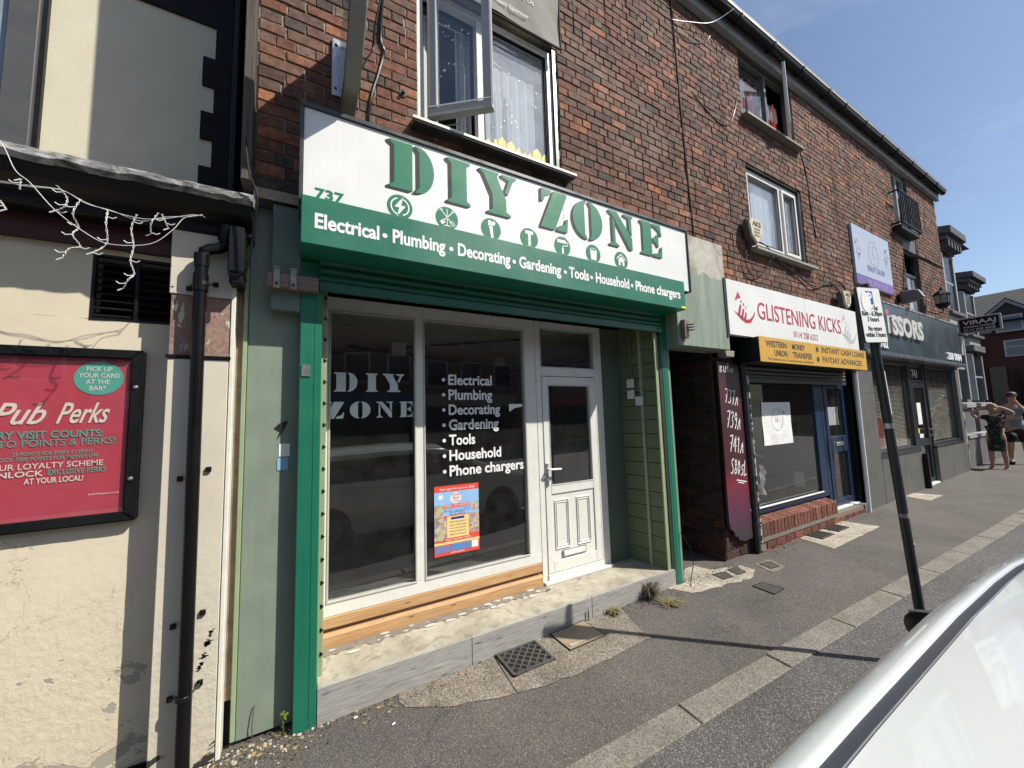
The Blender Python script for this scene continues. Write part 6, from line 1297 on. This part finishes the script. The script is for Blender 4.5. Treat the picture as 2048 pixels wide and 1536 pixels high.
for x in (.38, 3.10):
    for s_ in (1, -1):
        yy = CY + s_ * .80; w_ = G().lathe([(.30, -.10), (.315, -.06), (.315, .06), (.30, .10)], (x, yy - s_ * .03, .335 + .0), 28, 'y').out('wheel', M('tyre_rubber', (.02, .02, .02), .8), CAR, smooth=True)
        g = G(); g.lathe([(.19, -.108), (.20, -.10), (.20, .10), (.19, .108)], (x, yy - s_ * .03, .335), 24, 'y'); g.out('rim', M('dark_alloy', (.10, .10, .10), .5), w_)
        G().lathe([(.345, -.09), (.345, .09)], (x, yy - s_ * .05, .35), 28, 'y').out('wheel_arch', BLACKM, CAR)
for s_ in (1, -1):
    G().ell((3.74, CY + s_ * .58, .66), (.14, .16, .07), 14, 8).out('headlight', M('lamp_glass', (.5, .52, .55), .08), CAR, smooth=True); G().ell((-.24, CY + s_ * .66, .82), (.06, .12, .14), 12, 8).out('tail_light', M('red_lens', (.35, .01, .01), .1), CAR, smooth=True)
    mr_ = G().ell((2.16, CY + s_ * .915, .95), (.06, .10, .072), 16, 10).out('door_mirror', BLACK, CAR, smooth=True); G().tube([(2.14, CY + s_ * (.845 + .018 * k), 1.004 + .018 * sin(pi * k / 8)) for k in range(9)], .006, 6).out('mirror_rim', ALU, mr_)
G().box(3.84, 3.94, CY - .55, CY + .55, .25, .42).out('grille', BLACK, CAR, bevel=.02)

# ================================================================== people
def skin(name, J, mat, parent, sub=2):
    """J: list of (point, radius or (rx, ry), parent index); one joint per vertex, grown into one smooth body"""
    me = bpy.data.meshes.new(name); o0 = wloc(parent)
    me.from_pydata([tuple(Vector(j[0]) - o0) for j in J], [(j[2], i) for i, j in enumerate(J) if j[2] is not None], [])
    o = bpy.data.objects.new(name, me); C.objects.link(o); m = o.modifiers.new('s', 'SKIN'); m.use_smooth_shade = True
    for i, j in enumerate(J):
        r_ = j[1]; me.skin_vertices[0].data[i].radius = (r_, r_) if isinstance(r_, (int, float)) else r_
        me.skin_vertices[0].data[i].use_root = j[2] is None
    s = o.modifiers.new('b', 'SUBSURF'); s.levels = s.render_levels = sub
    dg = bpy.context.evaluated_depsgraph_get(); dg.update(); nm = bpy.data.meshes.new_from_object(o.evaluated_get(dg)); bpy.data.objects.remove(o)
    for p_ in nm.polygons: p_.use_smooth = True
    nm.materials.clear(); return link(name, nm, mat, parent)
SKIN = M('skin_tone', (.42, .24, .16), .55, .06, 20); HAIRB = M('blonde_hair', (.30, .22, .12), .6, .4, 60); HAIRD = M('dark_hair', (.03, .02, .015), .6, .3, 60)
WX, WY = 14.9, -.12; z0 = gz(14.9)
PW_ = TH('person', 'woman in a dark patterned dress with both hands raised to her fair hair', 'person', (WX, WY, z0))
def W(f_, s_, h): return (WX + f_ * cos(.35) + s_ * sin(.35) * 1, WY + f_ * sin(.35) * 1 - s_ * cos(.35), z0 + h)   # forward, right, up; she faces away from the camera
J = [(W(0, 0, .86), (.125, .10), None), (W(0, 0, 1.0), (.105, .08), 0), (W(0, 0, 1.15), (.12, .085), 1), (W(0, 0, 1.27), (.10, .07), 2), (W(.0, 0, 1.34), .045, 3), (W(.02, 0, 1.40), .055, 4), (W(.02, 0, 1.49), (.075, .085), 5), (W(.02, 0, 1.555), .05, 6)]
for s_ in (-1, 1):
    b = len(J); J += [(W(0, s_ * .09, .78), .085, 0), (W(.01, s_ * .10, .46), .055, b), (W(-.01, s_ * .105, .30), .052, b + 1), (W(-.01, s_ * .11, .08), .032, b + 2), (W(.02, s_ * .115, .035), .035, b + 3), (W(.14, s_ * .125, .02), .028, b + 4)]
    b = len(J); J += [(W(0, s_ * .15, 1.27), .05, 3), (W(.02, s_ * .27, 1.25), .042, b), (W(.04, s_ * .33, 1.36), .038, b + 1), (W(.04, s_ * .22, 1.45), .032, b + 2), (W(.03, s_ * .13, 1.50), .024, b + 3), (W(.0, s_ * .075, 1.52), .028, b + 4)]
skin('body', J, SKIN, PW_)
DRS = M('dark_floral_dress', (.03, .035, .03), .9, .3, 20); m = DRS; 
m, n_, p, l = nodes('floral_dress'); a = noise(n_, 16, 3, .5); r = ramp(n_, [(.45, (.012, .014, .012)), (.56, (.05, .06, .04)), (.62, (.14, .12, .07)), (.7, (.015, .018, .015))], 'CONSTANT'); l.new(a, r.inputs[0]); l.new(r.outputs[0], p.inputs['Base Color']); p.inputs['Roughness'].default_value = .9
J = [(W(0, 0, .9), (.165, .135), None), (W(0, 0, .72), (.18, .15), 0), (W(0, 0, .50), (.20, .16), 1), (W(0, 0, .42), (.205, .165), 2), (W(0, 0, 1.04), (.13, .10), 0), (W(0, 0, 1.18), (.145, .11), 4), (W(0, 0, 1.29), (.12, .085), 5)]
for s_ in (-1, 1): b = len(J); J += [(W(0, s_ * .15, 1.27), .062, 6), (W(.01, s_ * .21, 1.26), .056, b)]
skin('dress', J, m, PW_)
g = G(); g.ell(W(.0, 0, 1.50), (.10, .10, .105), 16, 10); g.ell(W(-.06, 0, 1.44), (.06, .06, .07), 12, 8); g.ell(W(-.04, 0, 1.56), (.055, .055, .04), 12, 8); g.out('hair', HAIRB, PW_, smooth=True)
for s_ in (-1, 1): g = G(); g.ell(W(.06, s_ * .118, .012), (.12, .045, .016), 12, 6); g.out('sandal', M('tan_sandal', (.25, .13, .06), .6), PW_, smooth=True)
BG = TH('handbag', 'dark shoulder bag hanging behind the woman in the patterned dress', 'bag', W(-.15, .22, .8)); g = G(); c = Vector(W(-.10, .24, .80)); g.ell(c, (.12, .07, .09), 14, 8); g.out('bag_body', BLACKM, BG, smooth=True)
G().tube([c + Vector((.08, 0, .06)), W(-.13, .10, 1.05), W(-.10, -.10, 1.30), W(.02, -.14, 1.32)], .008, 5).out('strap', BLACKM, BG)
MX, MY = 16.2, -.26; z1 = gz(16.5)
PM_ = TH('person', 'dark-haired man in a grey blue T-shirt and black shorts with folded arms', 'person', (MX, MY, z1))
def Q(f_, s_, h): return (MX - f_ * cos(.3) - s_ * sin(.3), MY - f_ * sin(.3) + s_ * cos(.3), z1 + h * 1.03)       # he faces back towards the camera
J = [(Q(0, 0, .95), (.15, .12), None), (Q(0, 0, 1.12), (.15, .12), 0), (Q(0, 0, 1.30), (.17, .12), 1), (Q(0, 0, 1.43), (.13, .09), 2), (Q(.01, 0, 1.52), .06, 3), (Q(.03, 0, 1.60), .065, 4), (Q(.03, 0, 1.70), (.08, .095), 5), (Q(.02, 0, 1.77), .06, 6)]
for s_ in (-1, 1):
    b = len(J); J += [(Q(0, s_ * .10, .86), .10, 0), (Q(.02, s_ * .12, .50), .068, b), (Q(-.01, s_ * .13, .34), .066, b + 1), (Q(-.02, s_ * .14, .09), .042, b + 2), (Q(.02, s_ * .14, .04), .045, b + 3), (Q(.17, s_ * .16, .03), .035, b + 4)]
b = len(J); J += [(Q(0, .19, 1.42), .06, 3), (Q(.05, .26, 1.20), .052, b), (Q(.16, .22, 1.10), .045, b + 1), (Q(.24, .02, 1.15), .036, b + 2), (Q(.24, -.10, 1.18), .034, b + 3)]
b = len(J); J += [(Q(0, -.19, 1.42), .06, 3), (Q(.08, -.27, 1.22), .052, b), (Q(.18, -.22, 1.16), .045, b + 1), (Q(.17, -.12, 1.38), .036, b + 2), (Q(.13, -.05, 1.53), .030, b + 3), (Q(.12, -.03, 1.59), .032, b + 4)]
skin('body', J, SKIN, PM_)
J = [(Q(0, 0, 1.10), (.175, .145), None), (Q(0, 0, .93), (.165, .14), 0), (Q(0, 0, 1.30), (.195, .145), 0), (Q(0, 0, 1.42), (.15, .105), 2)]
for s_ in (-1, 1): b = len(J); J += [(Q(0, s_ * .19, 1.42), .08, 3), (Q(.04, s_ * .25, 1.29), .075, b)]
skin('t_shirt', J, M('grey_blue_cotton', (.16, .24, .27), .9, .1, 12), PM_)
J = [(Q(0, 0, .93), (.17, .14), None), (Q(0, 0, .85), (.16, .13), 0)]
for s_ in (-1, 1): b = len(J); J += [(Q(0, s_ * .11, .78), .115, 1), (Q(.02, s_ * .12, .52), .10, b)]
skin('shorts', J, M('black_cotton', (.012, .012, .014), .9), PM_)
g = G(); g.ell(Q(-.005, 0, 1.73), (.105, .105, .09), 16, 10); g.out('hair', HAIRD, PM_, smooth=True); g = G(); g.box(-.1, .1, 0, .01, 0, .03); 
a_, b_ = Vector(Q(.125, -.07, 1.70)), Vector(Q(.125, .07, 1.70)); G().tube([a_, a_.lerp(b_, .5) + Vector((-.012, 0, 0)), b_], .016, 6).out('sunglasses', BLACK, PM_)
for s_ in (-1, 1):
    G().ell(Q(.06, s_ * .145, .035), (.15, .055, .045), 12, 6).out('shoe', BLACKM, PM_, smooth=True); G().tube([Q(-.02, s_ * .14, .07), Q(-.02, s_ * .14, .17)], .046, 10).out('sock', WHITEPR, PM_, smooth=True)

# ================================================================== the street beyond
PAINTG = M('grey_painted_timber', (.05, .052, .056), .5, .15, 6, .2); PAINTL = M('pale_grey_paint', (.30, .31, .31), .5, .12, 6, .3); STN = M('grey_painted_stone', (.10, .10, .10), .7, .2, 5, .3)
def bay(label, x0, yw, plan, Lb):
    t = TH('bay_building', label, 'building', (x0 + 2.5, yw, .24), 'grey bay-fronted buildings'); zg = .2
    G().box(x0, x0 + Lb, yw, 8, zg - .3, 7.0).out('wall', M('grey_render_wall', (.13, .13, .135), .8, .15, 3, .2), t)
    def ringp(off, z_0, z_1, nm, mat, par=None): 
        c = ((plan[0][0] + plan[3][0]) / 2, yw + .25); P = [(c[0] + (a - c[0]) * (1 + off), c[1] + (b - c[1]) * (1 + off * 1.3)) for a, b in plan]; return G().prism(P, z_0, z_1, 'z').out(nm, mat, par or t, bevel=.01)
    ringp(.02, zg - .2, 1.72, 'bay_plinth', STN); ringp(.10, 1.72, 1.86, 'plinth_cap', PAINTL); ringp(-.04, 1.86, 3.75, 'lower_bay', PAINTG); ringp(.12, 3.75, 3.98, 'lower_cornice', STN); ringp(.04, 3.98, 4.28, 'sill_band', PAINTL); ringp(.14, 4.28, 4.38, 'upper_sill', STN)
    ringp(-.04, 4.38, 6.1, 'upper_bay', PAINTG); ringp(.08, 6.1, 6.32, 'frieze', PAINTG); ringp(.22, 6.32, 6.45, 'cornice', STN); ringp(.32, 6.45, 6.66, 'cornice_top', PAINTG); ringp(.10, 6.66, 6.74, 'bay_roof', LEAD)
    for k in range(8): a = plan[0] if k < 3 else plan[1]; b = plan[1] if k < 3 else plan[2]; q = (k / 3) if k < 3 else (k - 3) / 4; xx, yy = a[0] + (b[0] - a[0]) * q, a[1] + (b[1] - a[1]) * q; G().box(xx - .05, xx + .05, yy - .22, yy + .02, 6.14, 6.31).out('bracket', STN, t)
    for z_0, z_1 in ((1.95, 3.68), (4.45, 6.02)):
        for a, b in zip(plan[:-1], plan[1:]):
            A, B = Vector((a[0], a[1], 0)), Vector((b[0], b[1], 0)); d = (B - A).normalized(); nn = Vector((d.y, -d.x, 0)); L_ = (B - A).length
            def pp(u_, z, h): q = A + d * u_ + nn * h; return (q.x, q.y, z)
            g = G()
            for u_ in (0, L_ - .12):
                g.add([pp(u_, z_0, -.05), pp(u_ + .12, z_0, -.05), pp(u_ + .12, z_1, -.05), pp(u_, z_1, -.05), pp(u_, z_0, .05), pp(u_ + .12, z_0, .05), pp(u_ + .12, z_1, .05), pp(u_, z_1, .05)], [(0, 1, 2, 3), (4, 5, 6, 7), (0, 4, 7, 3), (1, 5, 6, 2), (2, 3, 7, 6), (0, 1, 5, 4)])
            o = g.out('window', PAINTL, t); zm = (z_0 + z_1) / 2
            G().add([pp(.12, zm - .03, .02), pp(L_ - .12, zm - .03, .02), pp(L_ - .12, zm + .03, .02), pp(.12, zm + .03, .02)], [(0, 1, 2, 3)]).out('meeting_rail', PAINTL, o)
            G().add([pp(.12, z_0, .012), pp(L_ - .12, z_0, .012), pp(L_ - .12, z_1, .012), pp(.12, z_1, .012)], [(0, 1, 2, 3)]).out('pane', M('dark_far_glass', (.015, .018, .024), .3, spec=.25), o)
    G().prism([(yw - .4, 7.0), (yw + 3.2, 9.3), (8.2, 7.0)], x0, x0 + Lb, 'x').out('roof', MATS['roof_slate'], t); G().box(x0, x0 + Lb, yw - .25, yw + .1, 6.98, 7.12).out('eaves', PAINTG, t)
bay('grey painted building with a two-storey bay right after the brick row', 14.45, 1.0, [(14.85, 1.05), (15.4, .50), (16.5, .50), (17.05, 1.05)], 5.1); bay('second grey painted bay-fronted building, farther along the street', 19.6, 1.9, [(20.9, 1.95), (21.5, 1.25), (22.9, 1.25), (23.5, 1.95)], 7.0)
t = TH('low_wall', 'low grey wall and pier at the foot of the grey painted bay', 'wall', (15, .2, .2))
G().box(14.45, 14.75, .30, .9, .1, 1.70).out('pier', PAINTL, t, bevel=.01); G().box(14.40, 14.80, .25, .95, 1.70, 1.82).out('pier_cap', PAINTG, t); G().box(14.76, 19.0, .30, .45, .1, .95).out('wall_run', STN, t); G().box(14.78, 19.0, .27, .48, .95, 1.03).out('coping', PAINTL, t)
t = TH('projecting_sign', 'black projecting restaurant sign in a pale frame on the grey bay building', 'sign', (15.3, 0, 3.9))
ZS0, ZS1 = 3.66, 4.07; G().box(15.22, 15.30, -.42, .30, ZS0, ZS1).out('sign_box', PAINTL, t, bevel=.01); G().box(15.20, 15.219, -.38, .26, ZS0 + .04, ZS1 - .04).out('sign_face', BLACKM, t)
f = Fr((15.20, .26, 0), (0, -1, 0), (0, 0, 1)); PL = flat('pale_print', (.62, .62, .62), .4); text(G(), f, 'VIRAAJ', .05, .60, 3.88, .10, .002, .02).out('lettering', PL, t); g = G(); text(g, f, 'INDIAN CUISINE', .06, .58, 3.795, .045, .002, .01); text(g, f, '0114 258 8858', .06, .58, 3.715, .05, .002, .01); g.out('small_lettering', PL, t)
G().tube([(15.26, .30, 3.9), (15.26, .9, 3.9)], .03, 6).out('arm', BLACK, t); G().box(15.0, 15.2, .25, .42, 3.1, 3.6).out('lamp_box', PAINTL, t)

def far_house():
    t = TH('brick_house', 'dark brick house with slate roof and gabled dormer closing the view at the right edge', 'house', (30, 0, .24)); X = 30.0
    BK = M('far_brick', (.085, .035, .028), .9, .3, 2, .3, .5, 20)
    G().box(X, X + 8, -12, 7, .0, 5.75).out('wall', BK, t); 
    for k in range(13): zz = 5.8 + k * .165; xx = X - .35 + k * .33; G().prism([(xx, zz), (xx + .36, zz + .165), (xx + .36, zz + .195), (xx, zz + .03)], -12.3, 7.3, 'y').out('slate_course', M('far_slate', (.038, .036, .035), .7, .3, 6, .3), t) if k else G().box(X - .4, X + .1, -12.3, 7.3, 5.72, 5.82).out('gutter', BLACK, t)
    G().prism([(X + .05, 5.75), (X + 4.1, 7.78), (X + 8, 5.75)], -12.2, 7.2, 'y').out('roof', MATS['far_slate'], t)
    for yy in (1.35, -3.2):
        G().box(X - .15, X + 2.5, yy - .55, yy + .55, 5.2, 6.15).out('dormer', BK, t)
        G().prism([(yy - .75, 6.1), (yy, 6.78), (yy + .75, 6.1)], X - .1, X + 2.6, 'x').out('dormer_gable', M('dark_gable', (.05, .045, .045), .8), t)
        for a, b in (((yy - .85, 6.05), (yy, 6.85)), ((yy + .85, 6.05), (yy, 6.85))):
            g = G(); g.prism([(a[0], a[1]), (b[0], b[1]), (b[0], b[1] - .16), (a[0], a[1] - .12)], X - .22, X - .11, 'x'); g.out('bargeboard', PAINTL, t)
            g = G(); g.prism([(a[0], a[1] + .01), (b[0], b[1] + .01), (b[0], b[1] + .07), (a[0], a[1] + .07)], X - .2, X + 2.7, 'x'); g.out('dormer_roof', MATS['far_slate'], t)
        o = G().box(X - .20, X - .15, yy - .42, yy + .42, 5.25, 6.05).out('window', M('far_upvc', (.50, .52, .54), .5), t); G().box(X - .215, X - .201, yy - .36, yy + .36, 5.32, 5.98).out('pane', M('far_pane', (.22, .25, .28), .15), o)
    G().box(X - .06, X - .001, -12, 7, 5.30, 5.42).out('pale_band', PAINTL, t)
    for yy, z_0, z_1, hw in ((1.12, 4.05, 4.85, .5), (-3, 4.05, 4.85, .5), (4.2, 4.05, 4.85, .5), (-3, 1.2, 2.6, .7)):
        o = G().box(X - .05, X - .001, yy - hw, yy + hw, z_0, z_1).out('window', MATS['far_upvc'], t); G().box(X - .065, X - .051, yy - hw + .07, yy + hw - .07, z_0 + .06, z_0 + (z_1 - z_0) * .55).out('pane', MATS['far_pane'], o); G().box(X - .065, X - .051, yy - hw + .07, yy + hw - .07, z_0 + (z_1 - z_0) * .62, z_1 - .06).out('pane', MATS['far_pane'], o)
    G().box(X - .12, X - .001, 1.65, 2.15, .2, 3.6).out('stone_pier', M('far_stone', (.16, .13, .10), .9), t); G().box(X - .2, X - .05, 2.4, 2.5, .2, 5.2).out('downpipe', BLACK, t); G().box(X - .2, X - .05, 1.3, 1.38, .2, 3.4).out('downpipe', BLACK, t)
    G().box(X - .3, X - .01, .3, 1.1, 1.1, 2.9).out('shop_doorway', PAINTL, t); G().box(X - .31, X - .301, .38, 1.02, 1.2, 2.8).out('door', M('maroon_door', (.06, .015, .015), .6), t)
far_house()

# houses on the other side of the street, seen as reflections in the shop glass
def opposite(label, x0, x1, h, col, seed):
    t = TH('terraced_house', label, 'house', ((x0 + x1) / 2, -14, 0)); BK = M('opp_brick%d' % seed, col, .9, .2, 3, .2, .4, 30)
    G().box(x0, x1, -22, -14, -.3, h).out('wall', BK, t); G().prism([(-22.3, h), (-18, h + 2.3), (-13.6, h)], x0, x1, 'x').out('roof', MATS['roof_slate'], t)
    wd = (x1 - x0) / 3
    for k in range(3):
        cx = x0 + wd * (k + .5)
        for z_0 in ((3.6,) if h < 6.4 else (3.4, 5.4)):
            o = G().box(cx - .55, cx + .55, -13.99, -13.94, z_0, z_0 + 1.35).out('window', PAINTL, t); G().box(cx - .47, cx + .47, -13.935, -13.93, z_0 + .08, z_0 + 1.27).out('pane', MATS['dark_far_glass'], o)
    o = G().box(x0 + .2, x1 - .2, -13.95, -13.8, 2.5, 3.1).out('fascia', M('opp_fascia%d' % seed, [(.3, .05, .04), (.25, .25, .24), (.04, .07, .15), (.3, .28, .2)][seed % 4], .5), t)
    o = G().box(x0 + .4, x1 - .4, -13.99, -13.95, .5, 2.4).out('shop_window', MATS['dark_far_glass'], t)
for k, (a, b, h, c_) in enumerate(((-12, -6, 6.9, (.12, .05, .035)), (-6, -.5, 6.2, (.16, .08, .05)), (-.5, 5, 6.2, (.11, .05, .04)), (5, 10.5, 6.9, (.16, .07, .05)), (10.5, 16, 6.0, (.2, .18, .15)))):
    opposite(['tall brick house far left', 'low brick house left of centre', 'low dark brick house at the centre', 'tall brick house right of centre', 'pale rendered house at the right end'][k] + ' on the opposite side of the street', a, b, h, c_, k)
# wooded hillside behind them
g = G(); n1, n2 = 60, 14; rn = random.Random(2); vs = []
from mathutils import noise as mn
for i in range(n1 + 1):
    for j in range(n2 + 1):
        x = -60 + 260 * i / n1; y = -45 - 90 * j / n2; vs.append((x, y, -1 + 24 * min(1, j / 9) * (.5 + .5 * min(1, max(0, (x + 10) / 60))) + 2.5 * mn.noise(Vector((x * .08, y * .08, 0)))))
g.add(vs, [(i * (n2 + 1) + j, (i + 1) * (n2 + 1) + j, (i + 1) * (n2 + 1) + j + 1, i * (n2 + 1) + j + 1) for i in range(n1) for j in range(n2)])
g.out('hillside', M('wooded_green', (.06, .09, .03), .95, .5, .25, .5, 1, .8), None, 'structure', smooth=True)
